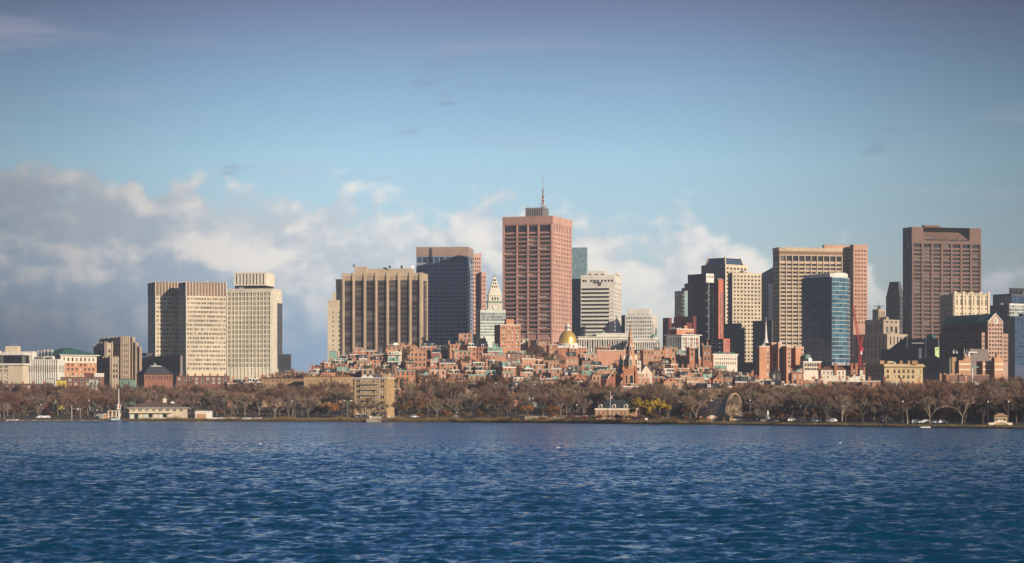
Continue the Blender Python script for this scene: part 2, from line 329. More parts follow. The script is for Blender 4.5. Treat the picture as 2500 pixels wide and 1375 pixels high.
class Vol:
    "a block seen at a corner: left edge xl, near corner xc and right edge xr in the photo fix its two widths; a is its turn"
    def __init__(s, B, xl, xc, xr, Y, a, top, bot=None, wl=None, wr=None):
        a = radians(a); X = wx(xc, Y); dl = (-cos(a), sin(a)); dr = (sin(a), cos(a))
        def solve(px, d):
            k = (px - 1250) / FP; return (k * Y - X) / (d[0] - k * d[1])
        s.wl = wl if wl else solve(xl, dl); s.wr = wr if wr else solve(xr, dr)
        s.B = B; s.C = (X - B.loc[0], Y - B.loc[1]); s.Lp = (s.C[0] + dl[0] * s.wl, s.C[1] + dl[1] * s.wl); s.R = (s.C[0] + dr[0] * s.wr, s.C[1] + dr[1] * s.wr)
        s.K = (s.Lp[0] + dr[0] * s.wr, s.Lp[1] + dr[1] * s.wr); s.dL = (cos(a), -sin(a)); s.dR = dr; s.Y = Y
        s.z1 = wz(top, Y); s.z0 = 0.0 if bot is None else wz(bot, Y)
    def z(s, py): return wz(py, s.Y)
    def poly(s, e=0.0):
        "footprint, counter-clockwise, grown by e"
        out = []
        for p, a, b in ((s.Lp, -1, -1), (s.C, 1, -1), (s.R, 1, 1), (s.K, -1, 1)):
            # growth along dL (towards C) and along dR
            out.append((p[0] + e * (a * s.dL[0] + b * s.dR[0]), p[1] + e * (a * s.dL[1] + b * s.dR[1])))
        return out
    def left(s, wm, cols=(), rws=(), **k): s.B.facade(s.Lp, s.dL, s.wl, s.z0, s.z1, cols, rws, wm, **k)
    def right(s, wm, cols=(), rws=(), **k): s.B.facade(s.C, s.dR, s.wr, s.z0, s.z1, cols, rws, wm, **k)
    def back(s, wm, roof=None):
        B = s.B; B.facade(s.R, (-s.dL[0], -s.dL[1]), s.wl, s.z0, s.z1, (), (), wm); B.facade(s.K, (-s.dR[0], -s.dR[1]), s.wr, s.z0, s.z1, (), (), wm)
        if roof is not False:
            B.part('roof', roof or tarroof).face([(p[0], p[1], s.z1 - 0.02) for p in s.poly(-0.02)])
            if s.z0 < 1 and roof is None and min(s.wl, s.wr) > 9:
                rr = random.Random(int(s.z1 * 100)); h0 = s.z1 - .03
                for i in range(rr.choice([2, 3, 4])):
                    u, v_ = rr.uniform(.12, .7) * s.wl, rr.uniform(.2, .6) * s.wr; q = B.part('roof_unit', rr.choice([steel, tarroof, wm, wm])); o = (s.Lp[0] + s.dR[0] * v_, s.Lp[1] + s.dR[1] * v_)
                    q.obox(o, s.dL, u, min(s.wl * .92, u + rr.uniform(2, 6)), -rr.uniform(2, 4), 0, h0, h0 + rr.uniform(1.0, 2.6))
            if s.z0 > 1: B.wall.face([(p[0], p[1], s.z0) for p in s.poly()][::-1], B.mi(wm))
    def band(s, mb, z0, z1, e, m=0, inset=0.0):
        "a ring-like slab proud of the walls by e"
        mb.prism(s.poly(e), z0, z1, m); mb.face([(p[0], p[1], z0) for p in s.poly(e)][::-1], m)
def bld(name, label, cat, xc, Y, group=None): return Bld(name, label, cat, (wx(xc, Y), Y, 0.0), group)
# ------------------------------------------------------------------ setting: shore line, terrain, water
WL = [(-900, 1026.5), (0, 1028), (350, 1028.6), (700, 1030), (1100, 1031.5), (1400, 1034), (1580, 1036), (1780, 1037.5), (2100, 1042), (2500, 1047), (3400, 1059)]
SHX = []; SHY = []
for px in range(-900, 3401, 50):
    py = float(np.interp(px, [a for a, b in WL], [b for a, b in WL])); Yw = CH * FP / (py - HZ); SHX.append(wx(px, Yw)); SHY.append(Yw)
def shore(x): return float(np.interp(x, SHX, SHY))
SKYL = [(-200, 935), (380, 930), (450, 908), (560, 900), (640, 893), (690, 880), (760, 872), (850, 862), (950, 852), (1050, 842), (1150, 832), (1250, 838), (1350, 848), (1450, 855), (1560, 866), (1650, 870), (1740, 884), (1850, 905), (1950, 918), (2100, 925), (2300, 930), (2700, 940)]
def skyline(px): return float(np.interp(px, [a for a, b in SKYL], [b for a, b in SKYL]))
def front_y(px):
    "distance of the lowest row of houses: further back where the shore recedes to the left"
    return float(np.interp(px, [0, 400, 700, 1000, 1250, 3000], [1420, 1410, 1370, 1270, 1225, 1225]))
ROWF = [0.0, .146, .303, .46, .63, .81, 1.0]
def top_py(px, Y):
    y0 = front_y(px); k = min(1.0, max(0.0, (Y - y0) / (1670 - y0))); return 938 + (skyline(px) - 938) * k ** 0.85
def ground(x, y):
    t = y - shore(x)
    if t < 0: return -1.5
    px = 1250 + x * FP / y
    base = float(np.interp(px, [0, 600, 1250, 1800, 2500], [1.0, 1.7, 2.0, 1.3, 1.0]))
    g = base * min(1.0, 0.35 + t / 14.0)
    if t > 60: g += min(1.5, (t - 60) * 0.012)
    y0 = front_y(px)
    if y > y0 - 60:
        h = wz(top_py(px, min(y, 1670)), min(y, 1670)) - 12.5
        k = min(1.0, (y - y0 + 60) / 60.0); g = max(g, g + (h - g) * k)
    if y > 1700: g = g + (9.0 - g) * min(1.0, (y - 1700) / 130.0)
    return g
def make_ground():
    xs = list(np.arange(-760, 761, 12.0)); xs = [-1600, -1100] + xs + [1100, 1600]
    ts = [-6, -1.5, 0.0, 1.2, 3, 7, 14, 30, 60, 90, 120, 150, 180, 215, 250, 290, 330, 370, 410, 450, 490, 530, 570, 610, 660, 720, 800, 900, 1100, 1500, 2000]
    b = MB(); n = len(ts)
    for x in xs:
        sy = shore(x)
        for t in ts: b.v.append((x, sy + t, ground(x, sy + t) if t > 0 else (-1.5 if t < -1 else 0.02)))
    for i in range(len(xs) - 1):
        for j in range(n - 1): b.f.append((i * n + j, (i + 1) * n + j, (i + 1) * n + j + 1, i * n + j + 1)); b.m.append(0)
    m, nt, p = new_mat('park_grass'); N, L = nt.nodes, nt.links
    g = N.new('ShaderNodeNewGeometry'); t = N.new('ShaderNodeTexNoise'); t.inputs['Scale'].default_value = 0.05; t.inputs['Detail'].default_value = 8; L.new(g.outputs['Position'], t.inputs['Vector'])
    r = N.new('ShaderNodeValToRGB'); r.color_ramp.elements[0].color = (0.075, 0.055, 0.038, 1); r.color_ramp.elements[1].color = (0.10, 0.08, 0.045, 1); r.color_ramp.elements[0].position = .38; r.color_ramp.elements[1].position = .62
    L.new(t.outputs[0], r.inputs[0]); L.new(r.outputs[0], p.inputs['Base Color']); p.inputs['Roughness'].default_value = 0.95
    tag(b.build('ground', m, None, True), 'grassy esplanade and rising ground under the city', None, None, 'structure')
make_ground()
def make_lawn():
    b = MB(); ts = [3.5, 12, 24, 36, 48]
    pts = []
    for px in range(1780, 2641, 20):
        Y = 900.0
        for _ in range(5): Y = shore(wx(px, Y))
        x = wx(px, Y); pts.append([(x, shore(x) + t, ground(x, shore(x) + t) + .06) for t in ts])
    for a, c in zip(pts, pts[1:]):
        for j in range(len(ts) - 1): b.face([a[j], c[j], c[j + 1], a[j + 1]])
    tag(b.build('lawn', matte('lawn_grass', (0.095, 0.105, 0.03), 0.3, 0.95, streak=False)), 'strip of worn green lawn on the right bank', None, None, 'structure')
make_lawn()
def make_water():
    rs = np.random.RandomState(3)
    # rows get wider apart with distance; short waves fade out of the mesh where rows are too far apart (the bump carries on)
    ys = [60.0]
    while ys[-1] < 1350: ys.append(ys[-1] + max(0.30, 0.0021 * ys[-1] * (ys[-1] / 120.0) ** 0.75))
    ys = np.array(ys); nu = 560; us = np.linspace(-0.27, 0.27, nu)
    Y = np.repeat(ys[:, None], nu, 1); X = us[None, :] * (ys[:, None] + 30)
    step = np.gradient(ys)[:, None]; Z = np.zeros_like(X); DX = np.zeros_like(X); DY = np.zeros_like(X)
    for i in range(90):
        lam = 0.7 * (7.0 / 0.7) ** rs.rand(); th = radians(-90 + rs.normal(0, 34)); kx, ky = cos(th) * 2 * pi / lam, sin(th) * 2 * pi / lam
        amp = 0.0058 * lam ** 0.85 * (0.5 + rs.rand()); ph = rs.rand() * 2 * pi
        fade = np.clip((lam / (2.2 * np.maximum(step, abs(us[1] - us[0]) * Y * 0.6)) - 0.5) * 1.5, 0, 1)
        arg = kx * X + ky * Y + ph; A = amp * fade
        Z += A * np.sin(arg); DX += 0.8 * A * cos(th) * np.cos(arg); DY += 0.8 * A * sin(th) * np.cos(arg)
    gust = 0.6 + 0.5 * (np.sin(X * 0.021 + Y * 0.013 + 1.0) * np.sin(Y * 0.031 - X * 0.008) * 0.5 + 0.5)
    edge = np.clip((0.27 - np.abs(us)) / 0.02, 0, 1)[None, :] * np.clip((Y - 60) / 10, 0, 1)
    Z *= gust * edge; DX *= edge; DY *= edge
    co = np.stack([X + DX, Y + DY, Z], -1).reshape(-1, 3)
    ny = len(ys); idx = np.arange(ny * nu).reshape(ny, nu)
    f = np.stack([idx[:-1, :-1], idx[:-1, 1:], idx[1:, 1:], idx[1:, :-1]], -1).reshape(-1, 4)
    base = len(co)
    # the calm sheet around the wave patch
    l0, r0, l1, r1 = co[idx[0, 0]], co[idx[0, -1]], co[idx[-1, 0]], co[idx[-1, -1]]
    ex = [(-1600, -150, 0), (1600, -150, 0), (1600, 1600, 0), (-1600, 1600, 0)]
    co = np.vstack([co, np.array(ex)]); q = base
    border = [list(idx[0, :]), list(idx[:, -1]), list(idx[-1, ::-1]), list(idx[::-1, 0])]
    faces = f.tolist()
    faces.append([q, q + 1] + [int(i) for i in border[0][::-1]]); faces.append([q + 1, q + 2] + [int(i) for i in border[1][::-1]])
    faces.append([q + 2, q + 3] + [int(i) for i in border[2][::-1]]); faces.append([q + 3, q] + [int(i) for i in border[3][::-1]])
    me = bpy.data.meshes.new('river'); me.from_pydata(co.tolist(), [], faces); me.polygons.foreach_set('use_smooth', [True] * len(faces))
    m, nt, p = new_mat('river_water'); N, L = nt.nodes, nt.links
    g = N.new('ShaderNodeNewGeometry')
    def nz(sx, sy, det, seed):
        mp = N.new('ShaderNodeMapping'); mp.inputs['Scale'].default_value = (sx, sy, 1); mp.inputs['Location'].default_value = (seed, seed * 2, 0); L.new(g.outputs['Position'], mp.inputs[0])
        t = N.new('ShaderNodeTexNoise'); t.inputs['Scale'].default_value = 1; t.inputs['Detail'].default_value = det; t.inputs['Roughness'].default_value = 0.6; L.new(mp.outputs[0], t.inputs['Vector']); return t.outputs[0]
    def ma(op, a, b):
        n = N.new('ShaderNodeMath'); n.operation = op
        for i, v in enumerate((a, b)):
            if isinstance(v, float): n.inputs[i].default_value = v
            else: L.new(v, n.inputs[i])
        return n.outputs[0]
    # ripples too fine for the mesh: slopes taken straight from noise, in metres
    def slope(sx, sy, det, seed, k):
        mp = N.new('ShaderNodeMapping'); mp.inputs['Scale'].default_value = (sx, sy, 1); mp.inputs['Location'].default_value = (seed, seed * 2, 0); L.new(g.outputs['Position'], mp.inputs[0])
        t = N.new('ShaderNodeTexNoise'); t.inputs['Scale'].default_value = 1; t.inputs['Detail'].default_value = det; t.inputs['Roughness'].default_value = 0.6; L.new(mp.outputs[0], t.inputs['Vector'])
        v = N.new('ShaderNodeVectorMath'); v.operation = 'MULTIPLY_ADD'; L.new(t.outputs['Color'], v.inputs[0]); v.inputs[1].default_value = (k * .7, k, 0); v.inputs[2].default_value = (-k * .35, -k * SKEW, 0); return v.outputs[0]
    def vadd(a_, b_):
        v = N.new('ShaderNodeVectorMath'); v.operation = 'ADD'; L.new(a_, v.inputs[0]); L.new(b_, v.inputs[1]); return v.outputs[0]
    nn = vadd(vadd(g.outputs['Normal'], slope(1.15, 0.62, 5, 3.0, RIPPLE)), vadd(slope(1.5, 1.1, 3, 5.0, RIPPLE * .55), slope(0.025, 0.035, 5, 9.0, RIPPLE * .16)))
    nr = N.new('ShaderNodeVectorMath'); nr.operation = 'NORMALIZE'; L.new(nn, nr.inputs[0]); L.new(nr.outputs[0], p.inputs['Normal'])
    p.inputs['Base Color'].default_value = WATER_COL + (1,); p.inputs['Roughness'].default_value = 0.12; p.inputs['IOR'].default_value = 1.333
    me.materials.append(m); o = put(bpy.data.objects.new('river', me)); tag(o, 'wind-rippled deep blue river filling the foreground', None, None, 'structure')
RIPPLE = 1.05; SKEW = 0.548; WATER_COL = (0.002, 0.044, 0.09)
make_water()
# ------------------------------------------------------------------ towers, left to right
def simple(V, wm, lc=None, lr=None, rc=None, rr=None, gm=None, lgm=None, roof=None, lwm=None, **k):  # lwm: left-wall material, usually darker, painting the side away from the sun
    g = gm or win
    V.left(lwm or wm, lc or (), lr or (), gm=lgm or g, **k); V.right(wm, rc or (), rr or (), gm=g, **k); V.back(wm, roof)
def dish(B, x, y, z, r, mat, az=0.0):
    b = B.part('satellite_dish', mat, smooth=True); n = 10; k = len(b.v); t = (sin(az), -cos(az))
    for j, (rr, dd) in enumerate(((0.02, 0.0), (0.6, 0.09), (1.0, 0.28))):
        for i in range(n):
            a = 2 * pi * i / n; u = rr * r * cos(a); h = rr * r * sin(a)
            b.v.append((x + t[0] * dd * r + cos(az) * u, y + t[1] * dd * r + sin(az) * u, z + r * 1.15 + h))
    for j in range(2):
        for i in range(n):
            i2 = (i + 1) % n; b.f.append((k + j * n + i, k + j * n + i2, k + (j + 1) * n + i2, k + (j + 1) * n + i)); b.m.append(0)
    b.tube((x, y, z - 0.1), (x, y, z + r), 0.12, 0.1)
def aerial(B, x, y, z, h, r=0.09, mat=None): B.part('aerial', mat or steel).tube((x, y, z - 0.2), (x, y, z + h), r, r * 0.4)

def t_left_hotel():
    B = bld('corrugated_annex', 'pale ribbed office block with round tanks on top, behind the concrete hotel', 'building', 60, 1520)
    V = Vol(B, 8, 80, 90, 1520, 12, 858); simple(V, palewhite)
    b = B.part('rib', palewhite)
    for i in range(20): b.obox(V.Lp, V.dL, V.wl * (i + .3) / 20, V.wl * (i + .6) / 20, 0, 0.3, 2, V.z1 - 1)
    for px in (93, 101, 108, 117, 126):
        t = B.part('tank', steel, smooth=True); x = wx(px, 1526) - B.loc[0]; r = 1.0 if px < 105 else 1.3; z = V.z1 if px < 90 else wz(862, 1526); t.lathe(x, 6, [(0.3, z - 3), (0.3, z), (r, z + r * .6), (r, z + 1.4 * r), (0.1, z + 2 * r)], 10)
    b = B.part('roof_slab', tarroof); b.box(wx(86, 1526) - B.loc[0], wx(130, 1526) - B.loc[0], 2, 12, 0, wz(862, 1526) - 2.5)
    B.finish()
    B = bld('concrete_hotel', 'beige concrete hotel with dark top-floor window band at the left edge', 'building', 55, 1440)
    V = Vol(B, -45, 55, 70, 1440, 11, 866); z = V.z
    c = even(V.wl, 4, .7, 3.2, 9.0); rr = rows(z(938), z(891), 5, .62)
    V.left(cream, c, rr, gm=winb, nx=3, ny=2, fm=trim); V.right(cream); V.back(cream)
    b = B.part('roof_slab', palewhite); V.band(b, z(867), z(861), 1.2); V.band(B.part('floor_slab', palewhite), z(892), z(887.5), 0.9)
    for i in range(26): B.part('top_window', wind).obox(V.Lp, V.dL, V.wl * (i + .06) / 26, V.wl * (i + .94) / 26, 0.05, 0.35, z(887), z(868))
    for i in range(5): B.part('top_window', wind).obox(V.C, V.dR, V.wr * (i + .06) / 5, V.wr * (i + .94) / 5, 0.05, 0.35, z(887), z(868))
    P = Vol(B, 13, 44, 50, 1452, 11, 845, 862); P.left(cream); P.right(cream); P.back(cream)
    for px in (26, 29, 33, 37, 41): aerial(B, wx(px, 1454) - B.loc[0], 14, P.z1, rnd.uniform(1.2, 3), .1)
    B.finish()
    B = bld('white_office', 'low white office with three rows of dark windows beside the concrete hotel', 'building', 142, 1480)
    V = Vol(B, 68, 142, 158, 1480, 13, 877); z = V.z; rr = [(z(892.5), z(884)), (z(905), z(896.5)), (z(917.5), z(909))]
    V.left(palewhite, even(V.wl, 13, .74, .4), rr, gm=wind, nx=2, fm=palewhite); V.right(palewhite, even(V.wr, 3, .8, .6), rr, gm=wingrey, nx=3, fm=steel); V.back(palewhite)
    b = B.part('fin', palewhite)
    for i in range(14): b.obox(V.Lp, V.dL, .4 + (V.wl - .8) * i / 13 - .14, .4 + (V.wl - .8) * i / 13 + .14, 0.003, 0.45, 3, V.z1 - .3)
    for a, c2 in ((.25, .45), (.6, .72)): B.part('roof_plant', tarroof).obox(V.Lp, V.dL, V.wl * a, V.wl * c2, -6, -2, V.z1, V.z1 + 1.3)
    B.finish()
def t_green_roof():
    B = bld('green_roofed_building', 'brick and cream building with wide green hipped roof and arched top windows', 'building', 148, 1545)
    V = Vol(B, 92, 148, 236, 1545, 50, 869); z = V.z
    V.z1 = z(885.5); c = even(V.wr, 8, .5, 1.0); V.right(orbrick, c, [(z(916), z(910)), (z(904.5), z(898)), (z(893.5), z(887.5))], gm=winb, fm=trim, nx=-1); V.left(dkbrick, even(V.wl, 9, .5, 1), [(z(904.5), z(898)), (z(893.5), z(887.5))], gm=wind, fm=trim, nx=-1)  # dark brick on the left: that face's shade put into its colour
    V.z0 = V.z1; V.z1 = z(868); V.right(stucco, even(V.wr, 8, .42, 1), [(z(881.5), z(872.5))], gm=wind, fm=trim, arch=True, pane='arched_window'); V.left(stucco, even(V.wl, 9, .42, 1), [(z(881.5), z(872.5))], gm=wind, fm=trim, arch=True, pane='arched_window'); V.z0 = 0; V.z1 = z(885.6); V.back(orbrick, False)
    V.z1 = z(868); V.back(orbrick, False)
    b = B.part('eave', trim); V.band(b, z(868), z(866.2), 1.6)
    r = B.part('roof', dkcopper); p = V.poly(1.7); cx = sum(q[0] for q in p) / 4; cy = sum(q[1] for q in p) / 4
    e = [(p[0][0] * .55 + p[3][0] * .45 + (cx - p[0][0]) * .55, 0)]
    ridge = [(cx + (q[0] - cx) * .12, cy + (q[1] - cy) * .12) for q in p]; r.frustum(p, z(866.1), ridge, z(848))
    B.finish()
def t_deco():
    B = bld('stepped_stone_building', 'stepped tan stone telephone-era block with notched top, left of the curved slab tower', 'building', 297, 1600)
    def blk(xl, xc, xr, Y, top, nc=0, nl=0, ytop=None, notch=True, st=885):
        V = Vol(B, xl, xc, xr, Y, 62, top); z = V.z; n = max(2, int((930 - (top + 14)) / 13.2)); rr = rows(z(top + 14 + 13.2 * n), z(top + 14), n, .52)
        V.right(greystone, even(V.wr, nc, .42, .8) if nc else (), rr if nc else (), gm=wind, rec=.6); V.left(greystone, even(V.wl, nl, .4, .8) if nl else (), rr if nl else (), gm=wind, rec=.6); V.back(greystone)
        if nc:
            b = B.part('pier', greystone)
            for i in range(nc + 1): b.obox(V.C, V.dR, .8 + (V.wr - 1.6) * i / nc - .35, .8 + (V.wr - 1.6) * i / nc + .35, 0.003, 0.6, 2, V.z1 + .8)
        if nl:
            b = B.part('pier', greystone)
            for i in range(nl + 1): b.obox(V.Lp, V.dL, .8 + (V.wl - 1.6) * i / nl - .35, .8 + (V.wl - 1.6) * i / nl + .35, 0.003, 0.6, 2, V.z1 + .8)
        return V
    blk(230, 253, 262, 1608, 843, 0, 3); blk(237, 258, 276, 1598, 837, 1, 2); blk(244, 296, 318, 1620, 823, 3, 5); blk(252, 271, 290, 1580, 872, 2, 2); V = blk(268, 297, 317, 1605, 822.5, 3, 3)
    V = blk(316, 343, 346, 1638, 846, 0, 3); blk(314, 333, 338, 1640, 836, 0, 2); blk(310, 325, 330, 1642, 823, 0, 2)
    B.finish()
def t_curved_slab():
    B = bld('low_grey_wing', 'low dark ribbed office wing beneath the twin slab tower', 'building', 440, 1730)
    V = Vol(B, 340, 440, 446, 1730, 54, 868); z = V.z; simple(V, bluegrey, even(V.wl, 30, .5), [(z(905), z(876))], gm=wind, rec=.5)
    P = Vol(B, 342, 358, 372, 1740, 54, 862, 869); P.left(dkgrey); P.right(dkgrey); P.back(dkgrey); B.finish()
    B = bld('twin_slab_tower', 'twin offset office slabs with pale banded floors and ribbed brown tops', 'tower', 455, 1805)
    for xl, xc, xr, Y, nl, nr in ((362, 380, 441, 1822, 8, 16), (437, 455, 552, 1800, 8, 26)):
        V = Vol(B, xl, xc, xr, Y, 66, 722); z = V.z; rr = rows(z(722 + 17.2 * 10.65), z(724), 17, .5)
        V.right(cream, even(V.wr, nr, .7, .5), rr, gm=winb, rec=.5); V.left(cream, even(V.wl, nl, .7, .5), rr, gm=winb, rec=.5)
        V.z0, z1 = V.z1, V.z1; V.z1 = z(688); V.right(louvre); V.left(louvre); V.back(louvre); V.z0 = 0; V.back(cream, False)
        b = B.part('fin', palewhite)
        for o, d, w, n in ((V.C, V.dR, V.wr, nr // 2), (V.Lp, V.dL, V.wl, nl // 2)):
            for i in range(n + 1): b.obox(o, d, max(0, w * i / n - .22), w * i / n + .22, 0.003, .5, z(722), V.z1 + .4); b.obox(o, d, max(0, w * i / n - .13), w * i / n + .13, 0.003, .3, z(905), z(722) - .01)
        for px in (rnd.uniform(xc, xr) for _ in range(4)): aerial(B, wx(px, Y + 25) - B.loc[0], Y + 25 - B.loc[1], V.z1, rnd.uniform(2, 6))
    for px, r in ((486, .5), (493, .7), (499, .6), (507, 1.2), (514, .8)): dish(B, wx(px, 1825) - B.loc[0], 22, wz(688, 1800) - .2, r, whitepaint, rnd.uniform(-.5, .8))
    B.finish()
    B = bld('white_grid_tower', 'cream office tower with deep window grid and striped penthouse, right of the twin slabs', 'tower', 663, 1840)
    V = Vol(B, 552, 663, 688, 1840, 11, 705); z = V.z; n = 16; rr = rows(z(898), z(712), n, .66); cs = []
    for a, b_ in even(V.wl, 12, .72, 1.0):
        m = (a + b_) / 2; cs += [(a, m - .22), (m + .22, b_)]
    V.left(white, cs, rr, gm=wind, rec=1.0); V.right(white); V.back(white)
    f = B.part('grid_frame', white)
    for i in range(13): f.obox(V.Lp, V.dL, 1 + (V.wl - 2) * i / 12 - .25, 1 + (V.wl - 2) * i / 12 + .25, 0.003, .45, 20, z(711))
    for i in range(n + 1): zz = z(712) - (z(712) - z(898)) * i / n; f.obox(V.Lp, V.dL, .8, V.wl - .8, 0.004, .3, zz - .3, zz + .3)
    for i in range(14): B.part('panel', white).obox(V.C, V.dR, .15, V.wr - .15, 0.003, .18, z(900) + (z(707) - z(900)) * i / 14 + .12, z(900) + (z(707) - z(900)) * (i + 1) / 14)
    for i in range(11): B.part('dark_panel', dkgrey).obox(V.C, V.dR, V.wr * .52, V.wr - .1, .19, .5, z(900) + (z(738) - z(900)) * i / 11 + .15, z(900) + (z(738) - z(900)) * (i + 1) / 11)
    V.band(B.part('cornice', white), z(708), z(704.5), .35)
    P = Vol(B, 574, 648, 668, 1850, 11, 697, 705); P.left(blackm); P.right(blackm); P.back(blackm)
    P = Vol(B, 571, 649, 671, 1848, 11, 665, 697); z = P.z; P.left(white, even(P.wl, 9, .42, .8), [(z(694.5), z(668))], gm=wind, rec=1.0, pane='louvre_slot'); P.right(white); P.back(white)
    for px, h in ((600, 1.5), (621, 1.2)): aerial(B, wx(px, 1860) - B.loc[0], 20, P.z1, h)
    B.finish()
    B = bld('dark_low_block', 'small dark flat-topped block just right of the cream grid tower', 'building', 706, 1700)
    V = Vol(B, 680, 709, 711, 1700, 20, 865); simple(V, dkgrey); B.finish()
def t_tan():
    B = bld('stepped_cream_courthouse', 'stepped cream stone tower attached left of the ribbed tan tower', 'tower', 838, 1850)
    for xl, xr, top, Y in ((800, 842, 735, 1850), (812, 843, 716, 1853), (820, 844, 684, 1856)):
        V = Vol(B, xl, xr - 1, xr, Y, 5, top); z = V.z; bt = 860
        c = [(V.wl * a - .45, V.wl * a + .45) for a in ((.32, .68) if top == 735 else (.5,))]
        V.left(cream, c, rows(z(bt), z(top + 22), int((bt - top - 22) / 11) or 1, .42) if top == 735 else rows(z(735), z(top + 8), 2, .4), gm=wind, rec=.4); V.right(cream); V.back(cream); V.band(B.part('cornice', cream), V.z1 - .4, V.z1 + .7, .35)
    B.finish()
    B = bld('ribbed_tan_tower', 'tan office tower with tall pale piers between dark window bays', 'tower', 1030, 1840)
    V = Vol(B, 836, 1030, 1042, 1840, 9, 666); z = V.z; nb = 7; pw = V.wl / nb
    cols = [(pw * i + 1.5, pw * (i + 1) - 1.1) for i in range(nb)]
    V.z1 = z(684); rr = rows(z(870), z(686), 15, .52); V.left(dkbrown, cols, rr, gm=wind, nx=6, fm=dkbrown, rec=.12); V.right(dkbrown, even(V.wr, 2, .85), rr, gm=wind, rec=.12); V.back(dkbrown, False)
    V.z0 = V.z1; V.z1 = z(666); V.left(tan); V.right(tan); V.back(tan)
    for i in range(nb + 1):
        b = B.part('pier', tan); c = min(max(pw * i, .9), V.wl - .9); b.obox(V.Lp, V.dL, c - .9, c + .9, 0.003, 1.6, 2, z(665.6)); b.obox(V.Lp, V.dL, c - .28, c + .28, 1.603, 1.9, 2, z(684))
    for i in range(nb):
        b = B.part('top_panel', tan); b.obox(V.Lp, V.dL, pw * i + .95, pw * (i + 1) - .95, 0.003, .9, z(674), z(666.2))
        for j in range(6): b.obox(V.Lp, V.dL, pw * i + 1.1 + (pw - 2.2) * j / 6, pw * i + 1.1 + (pw - 2.2) * (j + .7) / 6, 0.004, .6, z(684), z(674.1))
    B.part('pier', tan).obox(V.C, V.dR, 0.02, 1.6, 0.01, .9, 2, V.z1); B.part('pier', tan).obox(V.C, V.dR, V.wr - 1.2, V.wr, 0.01, .9, 2, V.z1)
    P = Vol(B, 866, 1006, 1012, 1852, 9, 655.5, 667); P.left(tan); P.right(tan); P.back(tan); Q = Vol(B, 866, 895, 898, 1850, 9, 651, 667); Q.left(tan); Q.right(tan); Q.back(tan)
    for px, r, m, a in ((863, 1.3, blackm, 1.2), (951, 1.2, blackm, .8), (980, 1.2, blackm, .6), (1008, 1.3, whitepaint, .2)): dish(B, wx(px, 1853) - B.loc[0], 13, wz(653 if px < 900 else 656, 1853), r, m, a)
    for px in (925, 938): aerial(B, wx(px, 1856) - B.loc[0], 16, P.z1, 2.2)
    B.part('vent', dkgrey).box(wx(936, 1856) - B.loc[0], wx(944, 1856) - B.loc[0], 15, 17, P.z1, P.z1 + 1)
    B.finish()
def t_state():
    B = bld('shade_blue_tower', 'granite slab tower painted in blue shade under a tan crown, left of the tallest tower', 'tower', 1142, 2070)
    V = Vol(B, 1016, 1142, 1155, 2070, 6, 603); z = V.z; nb = 9
    V.z1 = z(625); c = even(V.wl, nb, .86, .5); rr = rows(z(842), z(645), 21, .5) + [(z(641), z(627))]
    V.left(shadeblue, c, rr, gm=winblue, rec=.35, nx=5, fm=dkgrey); V.right(shadeblue, even(V.wr, 2, .84, .4), rr, gm=winblue, rec=.35, nx=4, fm=dkgrey); V.back(shadeblue, False)  # granite walls coloured blue: the shadow over them painted in
    V.z0 = V.z1; V.z1 = z(603); V.left(bluegrey); V.right(bluegrey); V.back(bluegrey)
    for o, d, w, n in ((V.Lp, V.dL, V.wl, 24), (V.C, V.dR, V.wr, 5)):
        for i in range(n): B.part('crown_panel', pinklt if False else matte_tanpink).obox(o, d, w * i / n + .04, w * (i + 1) / n - .04, 0.003, .3, z(624.6), z(602.6))
    B.finish()
    B = bld('pink_punched_tower', 'pink granite tower with square punched windows and sloped top behind the blue-shaded tower', 'tower', 1156, 2180)
    V = Vol(B, 1150, 1152, 1175, 2180, 70, 622); z = V.z; simple(V, pinklt, (), (), even(V.wr, 4, .5, .5), rows(z(832), z(627), 21, .5), gm=wind, rec=.5)
    r = B.part('sloped_top', pinklt); p = V.poly(0); zz = V.z1; k = z(617)
    r.face([(p[1][0], p[1][1], zz), (p[2][0], p[2][1], zz), (p[2][0], p[2][1], k), ]); r.face([(p[1][0], p[1][1], zz), (p[2][0], p[2][1], k), (p[3][0], p[3][1], k), (p[0][0], p[0][1], zz)]); r.face([(p[2][0], p[2][1], zz), (p[3][0], p[3][1], zz), (p[3][0], p[3][1], k), (p[2][0], p[2][1], k)]); r.face([(p[3][0], p[3][1], zz), (p[0][0], p[0][1], zz), (p[3][0], p[3][1], k)])
    V = Vol(B, 1160, 1175.5, 1187, 2176, 70, 664); simple(V, pinklt, (), (), even(V.wr, 2, .5, .5), rows(wz(832, 2176), wz(672, 2176), 16, .5), gm=wind, rec=.5)
    B.finish()
